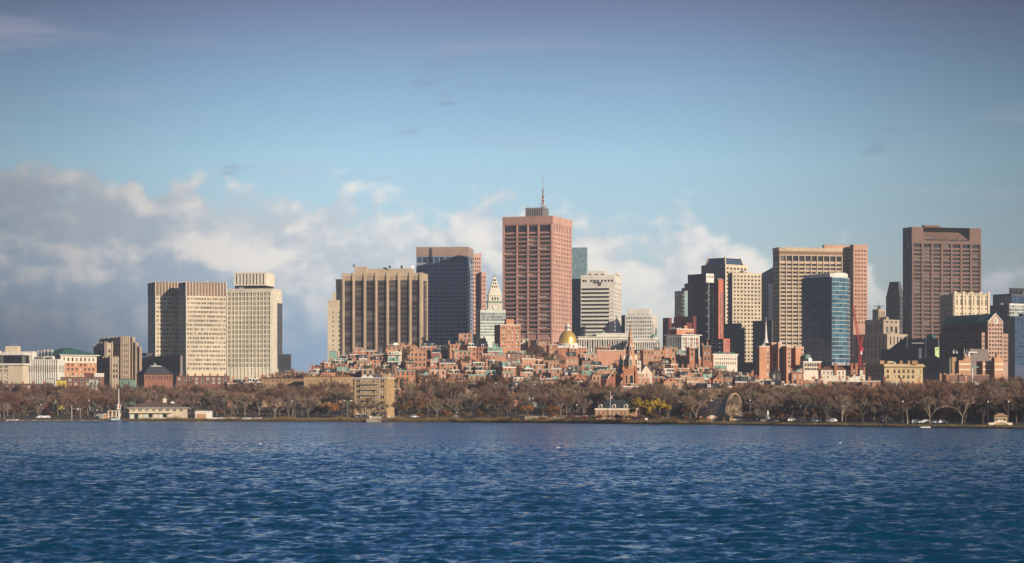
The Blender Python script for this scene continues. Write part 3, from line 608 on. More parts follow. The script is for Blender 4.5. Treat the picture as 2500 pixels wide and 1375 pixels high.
def t_clock():
    Y = 2110; B = bld('clock_tower', 'pale stone clock tower with steep pyramid roof beside the tallest tower', 'clock tower', 1208, Y)
    V = Vol(B, 1189, 1192, 1226, Y, 80, 738); z = V.z; simple(V, white, (), (), even(V.wr, 3, .2, 1), rows(z(832), z(766), 6, .5), gm=wind)
    cl = B.part('clock_face', whitepaint); o, d = V.C, V.dR; n = (d[1], -d[0]); cu = V.wr * .52; cz = z(749); R = 2.9
    def pt(u, zz, e): return (o[0] + d[0] * u + n[0] * e, o[1] + d[1] * u + n[1] * e, zz)
    def ring(mb, r0, r1, e, N=24):
        for i in range(N):
            a, b2 = 2 * pi * i / N, 2 * pi * (i + 1) / N
            mb.face([pt(cu + r0 * cos(a), cz + r0 * sin(a), e), pt(cu + r1 * cos(a), cz + r1 * sin(a), e), pt(cu + r1 * cos(b2), cz + r1 * sin(b2), e), pt(cu + r0 * cos(b2), cz + r0 * sin(b2), e)])
    ring(cl, 0.0, R * .8, .25); ring(B.part('clock_ring', tan), R * .8, R, .4)
    h = B.part('clock_hand', blackm); h.obox(o, d, cu - .15, cu + .15, .3, .36, cz - .2, cz + R * .7); h.obox(o, d, cu - .2, cu + 1.4, .37, .42, cz - .15, cz + .2)
    for i in range(12): a = i * pi / 6; mk = B.part('hour_mark', blackm); uu, zz = cu + cos(a) * R * .68, cz + sin(a) * R * .68; mk.obox(o, d, uu - .14, uu + .14, .27, .32, zz - .14, zz + .14)
    V.band(B.part('cornice', copper), z(739), z(735), .8)
    W2 = Vol(B, 1190, 1193, 1225, Y, 80, 722, 735); W2.right(white, even(W2.wr, 3, .5, 2.5), [(z(733), z(725.5))], gm=wind, rec=.8, pane='loggia_opening'); W2.left(white); W2.back(white)
    W2.band(B.part('cornice', white), z(722), z(719.5), .6)
    q = B.part('pyramid_roof', white); p0 = W2.poly(-.3); cx = sum(a[0] for a in p0) / 4; cy = sum(a[1] for a in p0) / 4
    mid = [(cx + (a[0] - cx) * .8, cy + (a[1] - cy) * .8) for a in p0]; q.frustum(p0, z(719.4), mid, z(706)); q.frustum(mid, z(706), [(cx + (a[0] - cx) * .1, cy + (a[1] - cy) * .1) for a in p0], z(674))
    B.part('finial', steel).lathe(cx, cy, [(.9, z(675)), (.6, z(672)), (.05, z(666))], 6)
    for zz, k, cnt in ((z(700), .72, 3), (z(692), .53, 2), (z(684), .36, 2)):
        for i in range(cnt):
            t = (i + 1) / (cnt + 1); f = [(cx + (a[0] - cx) * k, cy + (a[1] - cy) * k) for a in p0]; x = f[1][0] + (f[2][0] - f[1][0]) * t; y = f[1][1] + (f[2][1] - f[1][1]) * t
            B.part('dormer', wind).box(x - .35, x + .35, y - .5, y + 1, zz - .7, zz + .9)
    B.finish()
def t_green_office():
    Y = 1790; B = bld('pale_green_office', 'pale green and white curtain-walled office below the clock tower', 'building', 1172, Y)
    V = Vol(B, 1162, 1173, 1234, Y, 76, 758); z = V.z; simple(V, matte_mint, (), (), even(V.wr, 12, .82, .3), rows(z(822), z(786), 5, .5) + rows(z(784), z(763), 3, .86), gm=wingrey, rec=.3, lwm=greystone); V.band(B.part('parapet', matte_mint), V.z1 - .5, V.z1 + .5, .25)  # greyer left wall paints this side as shaded
    B.finish()
    Y = 1660; B = bld('brick_apartment_block', 'orange brick apartment block with white-rimmed windows in front of the tallest tower', 'building', 1221, Y)
    V = Vol(B, 1207, 1221, 1271, Y, 72, 794); z = V.z; cs = []
    for f in (.13, .22, .43, .60, .80, .89): cs.append((V.wr * f - .55, V.wr * f + .55))
    V.right(orbrick, cs, rows(z(850), z(797), 6, .42), gm=winb, nx=-1, fm=trim, rec=.3); V.left(dkbrick, even(V.wl, 2, .4), rows(z(850), z(797), 6, .42), gm=wind, nx=-1, fm=trim, rec=.3); V.back(orbrick)  # left faces switch to dark brick, painting the unlit side
    V.band(B.part('coping', trim), V.z1, V.z1 + .45, .15)
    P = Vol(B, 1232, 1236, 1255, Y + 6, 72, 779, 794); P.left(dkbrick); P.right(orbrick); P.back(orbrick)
    B.finish()
def t_beacon():
    Y = 1950; B = bld('pink_granite_tower', 'tallest tower, pink granite with wide windows and a red-white rooftop mast', 'tower', 1349, Y)
    V = Vol(B, 1227, 1349, 1396, Y, 20, 527); z = V.z; wl = V.wl
    cols = [(wl * a, wl * b) for a, b in ((.035, .275), (.305, .495), (.52, .705), (.735, .965))]
    V.z1 = z(547.5); r0 = [(z(565), z(549))]; rr = rows(z(815), z(567), 23, .50) + r0
    V.left(pink, cols, rr, gm=win, rec=1.0, nx=8, fm=dkbrown); V.right(pinklt, even(V.wr, 7, .46, .6), rr, gm=win, rec=1.2); V.back(pink, False)  # paler granite on the right paints its stronger sunlight
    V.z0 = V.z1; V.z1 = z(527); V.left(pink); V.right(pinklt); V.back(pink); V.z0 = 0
    for o, d, w, n, m in ((V.Lp, V.dL, V.wl, 5, pink), (V.C, V.dR, V.wr, 3, pinklt)):
        for i in range(n): B.part('crown_panel', m).obox(o, d, w * i / n + .05, w * (i + 1) / n - .05, .003, .55, z(546.5), z(526.8))
    for j in range(23):                                     # projecting sills under each strip of windows
        zz = z(815) + (z(567) - z(815)) * j / 23
        for a, b_ in cols: B.part('sill', pink).obox(V.Lp, V.dL, a - .5, b_ + .5, .004, .75, zz - .1, zz + .75)
    for f in (.02, .29, .507, .72, .98): B.part('pier', pink).obox(V.Lp, V.dL, max(0, wl * f - .45), min(wl, wl * f + .45), .006, .9, 2, z(547.2))
    s = B.part('sunshade', pinklt)
    for j in range(23):
        zz = z(815) + (z(567) - z(815)) * (j + .78) / 23; s.obox(V.C, V.dR, .4, V.wr - .4, .004, .35, zz, zz + .5)
    P = Vol(B, 1284, 1326, 1337, Y + 14, 20, 507, 528); P.left(blackm); P.right(blackm); P.back(blackm)
    for o, d, w, n in ((P.Lp, P.dL, P.wl, 15), (P.C, P.dR, P.wr, 6)):
        for i in range(n + 1): B.part('screen_fin', steel if i % 2 else bluegrey).obox(o, d, w * i / n - .2, w * i / n + .2, .003, .8, P.z0, P.z1 + .2)
    P.band(B.part('screen_rail', steel), P.z1 - .6, P.z1 - .2, .95)
    for px in (1286, 1291, 1331, 1335): aerial(B, wx(px, Y + 14) - B.loc[0], 12, P.z1, 1.6, .35)
    mx, my = wx(1325.5, Y + 22) - B.loc[0], 22.0; zb, zt = z(527), wz(426, Y + 22); H = zt - zb
    k = [(0, .13, mastred, 1.3), (.13, .34, steel, 1.1), (.34, .50, mastred, .7), (.50, .66, steel, .5), (.66, .80, steel, .3), (.80, 1, mastred, .2)]
    for a, b_, m, r in k:
        seg = B.part('mast', m); za, zc = zb + H * a, zb + H * b_; n = 3
        if r < .5: seg.tube((mx, my, za), (mx, my, zc), r, r * .7, 6); continue
        c4 = [(mx + r * sx, my + r * sy) for sx, sy in ((-1, -1), (1, -1), (1, 1), (-1, 1))]
        for q in c4: seg.tube((q[0], q[1], za), (q[0], q[1], zc), .22, .22)
        for i in range(n):
            z0, z1 = za + (zc - za) * i / n, za + (zc - za) * (i + 1) / n
            for j in range(4): seg.tube((*c4[j], z0), (*c4[(j + 1) % 4], z1), .14, .14); seg.tube((*c4[j], z1), (*c4[(j + 1) % 4], z1), .14, .14)
        seg.tube((mx, my, za), (mx, my, zc), .35, .35, 5)
    for f, r in ((.2, 1.8), (.27, 2.1), (.33, 1.6), (.42, 1.2)):
        q = B.part('mast_antenna', palewhite)
        for i in range(5): a = i * 1.256 + f * 9; q.lathe(mx + r * cos(a), my + r * sin(a), [(.1, zb + H * f - .6), (.5, zb + H * f - .3), (.5, zb + H * f + .5), (.1, zb + H * f + .8)], 6); q.tube((mx, my, zb + H * f), (mx + r * cos(a), my + r * sin(a), zb + H * f), .1, .1)
    B.finish()
def t_mid_right():
    Y = 2330; B = bld('teal_glass_tower', 'slim teal glass tower just right of the tallest tower', 'tower', 1432, Y)
    V = Vol(B, 1386, 1432.5, 1434, Y, 10, 604); z = V.z; simple(V, matte_teal, even(V.wl, 12, .86), rows(z(700), z(606), 16, .88), gm=winteal, rec=.12); B.finish()
    Y = 2200; B = bld('navy_glass_block', 'dark navy office block standing below the slim teal tower', 'building', 1421, Y)
    V = Vol(B, 1388, 1422, 1424, Y, 50, 680); z = V.z; simple(V, matte_navy, even(V.wl, 8, .7), rows(z(825), z(684), 17, .55), gm=winblue, rec=.2); B.finish()
    Y = 2030; B = bld('white_banded_tower', 'white office tower with dark horizontal ribbon windows and notched top', 'tower', 1500, Y)
    V = Vol(B, 1418, 1500, 1517, Y, 12, 672); z = V.z; rr = rows(z(816), z(701), 12, .50)
    V.z1 = z(700); V.left(palewhite, [(.25, V.wl * .84)], rr, gm=wind, nx=14, fm=dkgrey, rec=.7, pane='ribbon_window'); V.right(palewhite, even(V.wr, 4, .55, .4), rr, gm=wind, rec=.6); V.back(palewhite, False)
    V.z0 = V.z1; V.z1 = z(671); c = [(V.wl * a, V.wl * b) for a, b in ((.04, .10), (.11, .17), (.27, .33), (.34, .46), (.48, .54), (.6, .66), (.7, .76), (.8, .86), (.89, .95))]
    V.left(palewhite, c, [(z(688), z(683))], gm=wind, rec=.8); V.right(palewhite, even(V.wr, 4, .5, .3), [(z(688), z(683)), (z(698), z(693))], gm=wind, rec=.6); V.back(palewhite)
    Q = Vol(B, 1432, 1478, 1484, Y + 8, 12, 661.5, 672); Q.left(palewhite, even(Q.wl, 3, .5), [(z(670), z(667.5))], gm=wind); Q.right(palewhite); Q.back(palewhite)
    Q = Vol(B, 1500, 1509, 1516, Y + 12, 12, 666, 672); Q.left(palewhite); Q.right(palewhite); Q.back(palewhite)
    b = B.part('notch', dkgrey); b.obox(V.Lp, V.dL, V.wl * .36, V.wl * .62, .004, .1, z(692), z(688.3)); b.obox(V.Lp, V.dL, V.wl * .5, V.wl * .6, .006, .1, z(698), z(692.2))
    for i in range(12): zz = rr[i][0]; B.part('spandrel', palewhite).obox(V.Lp, V.dL, 0, V.wl, .004, .5, zz - 1.7, zz - .1)
    B.finish()
    Y = 1885; B = bld('cream_stepped_office', 'cream office with setback penthouse between white banded tower and dark slab', 'building', 1592, Y)
    V = Vol(B, 1526, 1592, 1605, Y, 10, 768); z = V.z; simple(V, palewhite, even(V.wl, 11, .6, .4), rows(z(828), z(772), 6, .55), even(V.wr, 2, .3), rows(z(828), z(772), 6, .3), gm=wingrey, rec=.4)
    Q = Vol(B, 1530, 1586, 1591, Y + 6, 10, 754.5, 768); Q.left(palewhite, even(Q.wl, 5, .3), [(z(767.5), z(765.5))], gm=wind); Q.right(palewhite); Q.back(palewhite); B.finish()
    Y = 2110; B = bld('grey_sliver_block', 'narrow grey block wedged behind the cream stepped office', 'building', 1530, Y)
    V = Vol(B, 1514, 1531, 1533, Y, 52, 769); z = V.z; simple(V, dkgrey, even(V.wl, 5, .5), rows(z(826), z(772), 6, .5), gm=winblue); B.finish()
def t_statehouse():
    Y = 1665; x = wx(1386, Y); B = Bld('golden_dome_statehouse', 'state house with gilded dome and white lantern on brick body', 'state house', (x, Y, 0)); z = lambda p: wz(p, Y)
    r = 22.5 * Y / FP
    B.wall.box(-13, 13, -7, 14, 0, z(850), B.mi(redbrick))
    c2 = even(26, 7, .4, 1); B.facade((-13.01, -7.02), (1, 0), 26.02, z(868), z(850), c2, [(z(866), z(855))], redbrick, gm=win, nx=-1, fm=trim, rec=.25)
    B.part('cornice', trim).box(-13.5, 13.5, -7.5, 14.5, z(850), z(847.5))
    B.part('pediment', trim).box(-9, 9, -6, 8, z(847.5), z(845))
    B.part('drum', trim, smooth=False).lathe(0, 0, [(r * 1.08, z(847)), (r * 1.08, z(841)), (r * 1.14, z(841)), (r * 1.14, z(839)), (r * .9, z(838.5))], 24)
    B.part('dome', gold, smooth=True).lathe(0, 0, [(r * 1.0, z(839)), (r * 1.0, z(836))] + [(r * cos(t), z(836) + (z(806.5) - z(836)) * sin(t)) for t in [i * pi / 22 for i in range(1, 11)]] + [(r * .17, z(806.2))], 32)
    B.part('lantern', trim).lathe(0, 0, [(r * .34, z(807.5)), (r * .34, z(804.5)), (r * .22, z(804.5)), (r * .22, z(796.5)), (r * .3, z(796.4)), (r * .3, z(794.8)), (r * .16, z(794.7)), (r * .16, z(791)), (0.1, z(790.6))], 8)
    for i in range(8): a = i * pi / 4 + pi / 8; B.part('lantern_window', wind).box(r * .215 * cos(a) - .22, r * .215 * cos(a) + .22, r * .215 * sin(a) - .22, r * .215 * sin(a) + .22, z(803), z(798))
    B.part('pine_cone_finial', gold, smooth=True).lathe(0, 0, [(.2, z(791)), (.75, z(788.5)), (.5, z(786)), (.06, z(783.5))], 8)
    B.finish()
    # the white marble wings
    for nm, lab, xl, xr, Y, top, nb in (('marble_annex', 'long white marble annex with cornice just right of the golden dome', 1412, 1532, 1715, 822, 9), ('marble_wing', 'white classical wing with columns and small green dome, right of church spire', 1534, 1608, 1700, 829, 6)):
        B = bld(nm, lab, 'building', xr, Y); V = Vol(B, xl, xr - 3, xr, Y, 4, top); z = V.z
        V.left(palewhite, even(V.wl, nb, .55, 1.2), [(z(852), z(top + 10))], gm=winb, rec=1.2, nx=3, ny=3, fm=trim); V.right(palewhite); V.back(palewhite)
        V.band(B.part('cornice', palewhite), z(top + 7), z(top + 5), .7); V.band(B.part('cornice', palewhite), z(top + 1), z(top - .5), .9)
        for i in range(nb + 1):
            u = 1.2 + (V.wl - 2.4) * i / nb
            for e in (-.8, .8): B.part('column', palewhite, smooth=True).lathe(V.Lp[0] + V.dL[0] * (u + e) + V.dL[1] * .5, V.Lp[1] + V.dL[1] * (u + e) - V.dL[0] * .5, [(.48, z(858)), (.42, z(top + 8)), (.6, z(top + 7.2))], 8)
        if nm == 'marble_annex':
            Q = Vol(B, 1456, 1531, 1533, Y + 10, 4, 814, 822); Q.left(palewhite); Q.right(palewhite); Q.back(palewhite); Q.band(B.part('cornice', palewhite), Q.z1 - .5, Q.z1 + .2, .5)
            B.part('rooftop_cupola', copper, smooth=True).lathe(wx(1473, Y + 14) - B.loc[0], 14, [(1.2, z(814)), (1.2, z(812)), (1.5, z(811)), (.9, z(808.5)), (.1, z(807))], 10)
        else:
            cx = wx(1597, Y + 4) - B.loc[0]; B.part('small_drum', palewhite).lathe(cx, 4, [(2.6, z(830)), (2.6, z(824)), (2.9, z(823.6)), (2.9, z(822.8))], 12); B.part('small_dome', copper, smooth=True).lathe(cx, 4, [(2.5, z(823))] + [(2.5 * cos(t), z(823) + 2.3 * sin(t)) for t in (.3, .6, .9, 1.2, 1.5)], 12)
            for i in range(20): B.part('baluster_block', palewhite).obox(V.Lp, V.dL, V.wl * i / 20 + .15, V.wl * (i + .6) / 20, .2, .6, V.z1 + .4, V.z1 + 1.4)
        B.finish()
mastred = matte('faded_red_paint', (0.38, 0.13, 0.12), .1); shadeblue = matte('shade_blue_cladding', (0.27, 0.31, 0.40)); matte_tanpink = matte('tan_pink_panel', (0.36, 0.255, 0.205)); matte_mint = matte('mint_white_metal', (0.58, 0.63, 0.54)); matte_teal = matte('teal_mullion', (0.24, 0.34, 0.35)); matte_navy = matte('navy_cladding', (0.06, 0.085, 0.135))
for fn in (t_left_hotel, t_green_roof, t_deco, t_curved_slab, t_tan, t_state, t_clock, t_green_office, t_beacon, t_mid_right, t_statehouse): fn()
def t_red_complex():
    Y = 1880; B = bld('maroon_block', 'dark maroon residential block left of the charcoal slab tower', 'building', 1690, Y)
    V = Vol(B, 1618, 1676, 1690, Y, 54, 788); z = V.z; simple(V, maroon, even(V.wl, 5, .22, 1), rows(z(830), z(790), 3, .35), gm=wingrey, rec=.3)
    V = Vol(B, 1645, 1692, 1700, Y + 20, 54, 772); simple(V, maroon, even(V.wl, 5, .2, 1), rows(z(806), z(778), 3, .3), gm=wingrey, rec=.3)
    V = Vol(B, 1618, 1632, 1640, Y - 4, 54, 776); simple(V, maroon, even(V.wl, 2, .6, .5), rows(z(806), z(779), 3, .7), gm=wingrey, rec=.3); B.finish()
    Y = 1760; B = bld('flat_canopied_building', 'pale modern building with thin overhanging roof and orange panels, below maroon block', 'building', 1668, Y)
    V = Vol(B, 1626, 1664, 1708, Y, 48, 820); z = V.z; simple(V, palewhite, even(V.wl, 7, .8), [(z(852), z(823))], even(V.wr, 9, .55, .6), rows(z(852), z(823), 3, .8), gm=wingrey, rec=.5)
    V.band(B.part('canopy', trim), z(818.5), z(816.5), 1.3)
    for i in (1, 4, 7): B.part('orange_panel', redpanel if i == 7 else orbrick).obox(V.C, V.dR, .6 + (V.wr - 1.2) * (i + .8) / 9, .6 + (V.wr - 1.2) * (i + 1.2) / 9, .004, .15, z(852), z(823))
    Q = Vol(B, 1634, 1652, 1694, Y + 8, 48, 804, 817); Q.left(maroon); Q.right(orbrick, [(Q.wr * .55, Q.wr * .65), (Q.wr * .7, Q.wr * .8), (Q.wr * .86, Q.wr * .96)], [(z(815), z(810))], gm=wind, rec=.5); Q.back(orbrick); Q.band(B.part('coping', trim), Q.z1, Q.z1 + .5, .3)
    Q2 = Vol(B, 1669, 1671, 1678, Y + 14, 48, 795, 804); Q2.left(orbrick); Q2.right(orbrick); Q2.back(orbrick)
    for i in range(9): aerial(B, wx(rnd.uniform(1638, 1668), Y + 10) - B.loc[0], 12, Q.z1, rnd.uniform(.8, 2.4), .25, whitepaint)
    B.finish()
def t_slab():
    Y = 1920; B = bld('charcoal_slab_apartments', 'charcoal slab apartment tower with red brick fin and glassy balconies', 'tower', 1724, Y)
    V = Vol(B, 1679, 1724, 1743, Y, 54, 668); z = V.z
    V.left(slab, [(V.wl * .19, V.wl * .215)], [(z(714), z(692))] + rows(z(790), z(718), 9, .3)[::-1][::-1] if False else sorted([(z(714), z(692))] + rows(z(790), z(716), 8, .35)), gm=glass_pale, rec=.2); V.right(palewhite, even(V.wr, 4, .5, .5), [(z(678), z(673))], gm=wind, rec=.5); V.back(slab)
    Q = Vol(B, 1722, 1729, 1754, Y - 8, 54, 690); z2 = Q.z; simple(Q, dkgrey, even(Q.wl, 3, .8), rows(z2(860), z2(694), 16, .7), even(Q.wr, 5, .8), rows(z2(860), z2(694), 16, .7), gm=wingrey, rec=.2, nx=2, fm=dkgrey)
    for j in range(17):
        zz = z2(860) + (z2(700) - z2(860)) * j / 17
        k = B.part('balcony', palewhite); k.obox(Q.C, Q.dR, Q.wr * .35, Q.wr * .98, .01, 1.7, zz, zz + .3); k.obox(Q.C, Q.dR, Q.wr * .35, Q.wr * .98, 1.62, 1.7, zz + .3, zz + 1.1)
        if j % 2: k = B.part('balcony', palewhite); k.obox(Q.Lp, Q.dL, .3, Q.wl * .9, .01, 1.4, zz + 1, zz + 1.25)
    R = Vol(B, 1744, 1754, 1766, Y - 14, 54, 682); zr = R.z; R.z1 = zr(682); simple(R, redpanel, (), (), even(R.wr, 2, .5, .9, .5), rows(zr(826), zr(714), 11, .92), gm=wingrey, rec=.4, lwm=maroon)
    T = Vol(B, 1733, 1766, 1782, Y - 22, 54, 827); zt = T.z; simple(T, redpanel, even(T.wl, 4, .8), rows(zt(868), zt(830), 4, .75), even(T.wr, 2, .45, .4), rows(zt(868), zt(830), 4, .7), gm=wingrey, rec=.4, lwm=dkgrey)
    for j in range(4): B.part('balcony', palewhite).obox(T.Lp, T.dL, 1, T.wl * .8, .01, 1.3, zt(868) + j * 3.2, zt(868) + j * 3.2 + .4)
    for px in (1752, 1757, 1761): aerial(B, wx(px, Y - 5) - B.loc[0], -6, R.z1, 1.3, .5, whitepaint)
    B.finish()
    Y = 1965; B = bld('glass_balcony_block', 'stepped glassy balcony block attached left of the charcoal slab', 'building', 1672, Y)
    V = Vol(B, 1647, 1671, 1682, Y, 54, 710); z = V.z; simple(V, matte_teal, even(V.wl, 4, .86), rows(z(795), z(714), 9, .8), gm=winteal, rec=.2, roof=dkgrey); b = None
    for j in range(9):
        zz = z(795) + (z(712) - z(795)) * j / 9; B.part('balcony', palewhite).obox(V.Lp, V.dL, V.wl * .2, V.wl * .95, .01, 1.4, zz, zz + .4)
    V = Vol(B, 1664, 1678, 1690, Y + 10, 54, 703); simple(V, maroon); V = Vol(B, 1671, 1680, 1690, Y + 14, 54, 692); simple(V, dkgrey); B.finish()
def t_beige():
    Y = 2330; B = bld('glass_crowned_tower', 'beige tower with tapered glass crown behind the charcoal slab', 'tower', 1771, Y)
    V = Vol(B, 1712, 1771, 1825, Y, 46, 645); z = V.z; simple(V, cream, even(V.wl, 12, .55, .8), rows(z(800), z(650), 15, .5), even(V.wr, 6, .55, .8), rows(z(800), z(650), 15, .5), gm=wind, rec=.4, lwm=bluegrey)  # grey granite on the left paints the beige tower's shaded face
    p0 = V.poly(-3); cx = sum(a[0] for a in p0) / 4; cy = sum(a[1] for a in p0) / 4; p1 = [(cx + (a[0] - cx) * .84, cy + (a[1] - cy) * .84) for a in p0]
    c = B.part('glass_crown', winblue)
    for i in range(4):
        a0, a1, b0, b1 = p0[i], p0[(i + 1) % 4], p1[i], p1[(i + 1) % 4]
        for j in range(8):
            for k in range(3):
                def L(t, h): q0 = (a0[0] + (a1[0] - a0[0]) * t, a0[1] + (a1[1] - a0[1]) * t); q1 = (b0[0] + (b1[0] - b0[0]) * t, b0[1] + (b1[1] - b0[1]) * t); return (q0[0] + (q1[0] - q0[0]) * h, q0[1] + (q1[1] - q0[1]) * h, z(645) + (z(629) - z(645)) * h)
                c.face([L(j / 8 + .006, k / 3 + .02), L((j + 1) / 8 - .006, k / 3 + .02), L((j + 1) / 8 - .006, (k + 1) / 3 - .02), L(j / 8 + .006, (k + 1) / 3 - .02)])
        B.part('crown_post', cream).tube((*p0[i], z(645)), (*p1[i], z(626)), .8, .8)
    B.part('crown_core', steel).frustum([(cx + (a[0] - cx) * .985, cy + (a[1] - cy) * .985) for a in p0], z(645), [(cx + (a[0] - cx) * .82, cy + (a[1] - cy) * .82) for a in p0], z(629.3))
    cr = B.part('crown_rail', cream); cr.prism([(cx + (a[0] - cx) * 1.02, cy + (a[1] - cy) * 1.02) for a in p1], z(629.2), z(628)); B.finish()
    Y = 2170; B = bld('beige_punched_tower', 'tall beige tower with rows of small dark windows, right of the red-finned slab', 'tower', 1788, Y)
    V = Vol(B, 1777, 1788, 1859, Y, 72, 666); z = V.z; simple(V, cream, even(V.wl, 3, .5), rows(z(892), z(670), 24, .5), even(V.wr, 8, .56, .5), rows(z(892), z(670), 24, .46), gm=wind, rec=.45, lwm=bluegrey)  # left sliver in grey granite, shade painted as colour
    for j in range(24): zz = z(892) + (z(670) - z(892)) * j / 24; B.part('sill_course', cream).obox(V.C, V.dR, .02, V.wr - .02, .004, .3, zz - .2, zz + .35)
    B.finish()
    Y = 1990; B = bld('blue_grey_block', 'plain blue-grey mid-rise block in front of the beige punched tower', 'building', 1814, Y)
    V = Vol(B, 1764, 1814, 1817, Y, 53, 803); z = V.z; simple(V, matte_navy, even(V.wl, 10, .35, .8), rows(z(872), z(818), 6, .5), gm=wind, rec=.2); Q = Vol(B, 1769, 1808, 1810, Y + 6, 53, 789, 803); Q.left(matte_navy, even(Q.wl, 2, .1, 2), [(z(799), z(796))], gm=glass_pale); Q.right(matte_navy); Q.back(matte_navy); B.finish()
    Y = 2420; B = bld('slanted_top_tower', 'grey tower with slanted glass top behind the beige punched tower', 'tower', 1886, Y)
    V = Vol(B, 1852, 1888, 1893, Y, 53, 670); z = V.z; simple(V, bluegrey, even(V.wl, 7, .55), rows(z(800), z(674), 13, .5), gm=winblue, roof=False)
    p = V.poly(0); r = B.part('slanted_roof', winblue); h = z(652); t0, t1, t2, t3 = [(a[0], a[1], V.z1) for a in p]; u1, u2 = (p[1][0], p[1][1], h), (p[2][0], p[2][1], h)
    r.face([t0, t1, u1]); r.face([t0, u1, u2, t3]); r.face([t1, t2, u2, u1]); r.face([t2, t3, u2]); B.finish()
    Y = 2230; B = bld('white_lattice_tower', 'slim white latticed slab beside the tan office tower', 'tower', 1878, Y)
    V = Vol(B, 1872, 1875, 1893, Y, 76, 694); z = V.z; simple(V, trim, (), (), even(V.wr, 6, .6), rows(z(812), z(697), 22, .6), gm=wind, rec=.5, lwm=dkgrey)
    for px in (1872, 1876, 1880): aerial(B, wx(px, Y + 4) - B.loc[0], 4, V.z1, 2, .25, whitepaint)
    B.finish()
    Y = 2060; B = bld('dark_filler_block', 'dark shaded block behind the white church steeple', 'building', 1880, Y)
    V = Vol(B, 1838, 1884, 1890, Y, 53, 782); z = V.z; simple(V, dkgrey, even(V.wl, 9, .5), rows(z(860), z(786), 7, .5), gm=winblue); B.finish()
def t_tan_right():
    Y = 1910; B = bld('tan_gridded_tower', 'broad tan office tower with wide dark windows behind the curved glass tower', 'tower', 1902, Y)
    V = Vol(B, 1887, 1902, 2057, Y, 77, 604); z = V.z; V.z1 = z(622)
    c = even(V.wr, 10, .87, .6); rr = rows(z(872), z(641), 24, .52) + [(z(637), z(624))]
    V.right(tan, c, rr, gm=wind, rec=.8, nx=3, fm=dkbrown); V.left(tan, even(V.wl, 3, .8, .5), rr, gm=wind, rec=.8); V.back(tan, False)
    V.z0 = V.z1; V.z1 = z(604); V.right(tan); V.left(tan); V.back(tan)
    for o, d, w, n in ((V.C, V.dR, V.wr, 10), (V.Lp, V.dL, V.wl, 3)):
        for i in range(n): B.part('crown_panel', tan).obox(o, d, w * i / n + .06, w * (i + 1) / n - .06, .003, .4, z(613), z(603.6)); B.part('louvre_panel', louvre).obox(o, d, w * i / n + .1, w * (i + 1) / n - .1, .003, .12, z(621), z(613.4))
    for i in range(11): f = .6 + (V.wr - 1.2) * i / 10; B.part('pier', tan).obox(V.C, V.dR, max(0, f - .35), min(V.wr, f + .35), .004, .6, 2, z(622.4))
    B.finish()
    Y = 2170; B = bld('pink_notched_tower', 'salmon pink tower with small notched windows behind the tan office tower', 'tower', 2084, Y)
    V = Vol(B, 2008, 2012, 2080, Y + 6, 74, 598); z = V.z; simple(V, pinkst, (), (), even(V.wr, 15, .52, .5), rows(z(760), z(604), 17, .5), gm=wind, rec=.5)
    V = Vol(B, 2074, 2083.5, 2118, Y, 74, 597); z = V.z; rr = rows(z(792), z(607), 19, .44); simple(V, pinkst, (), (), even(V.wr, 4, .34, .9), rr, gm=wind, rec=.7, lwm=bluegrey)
    for a, b_ in even(V.wr, 4, .34, .9):
        for (c, e) in rr: B.part('window_base', wind).obox(V.C, V.dR, a - .55, b_ + .55, .01, .05, c - .02, c + (e - c) * .42)
    p = V.poly(0)
    for i in range(12): aerial(B, wx(rnd.uniform(2012, 2075), Y + 14) - B.loc[0], 16, wz(598, Y + 6), rnd.uniform(.5, 1.3), .3, pinkst)
    B.finish()
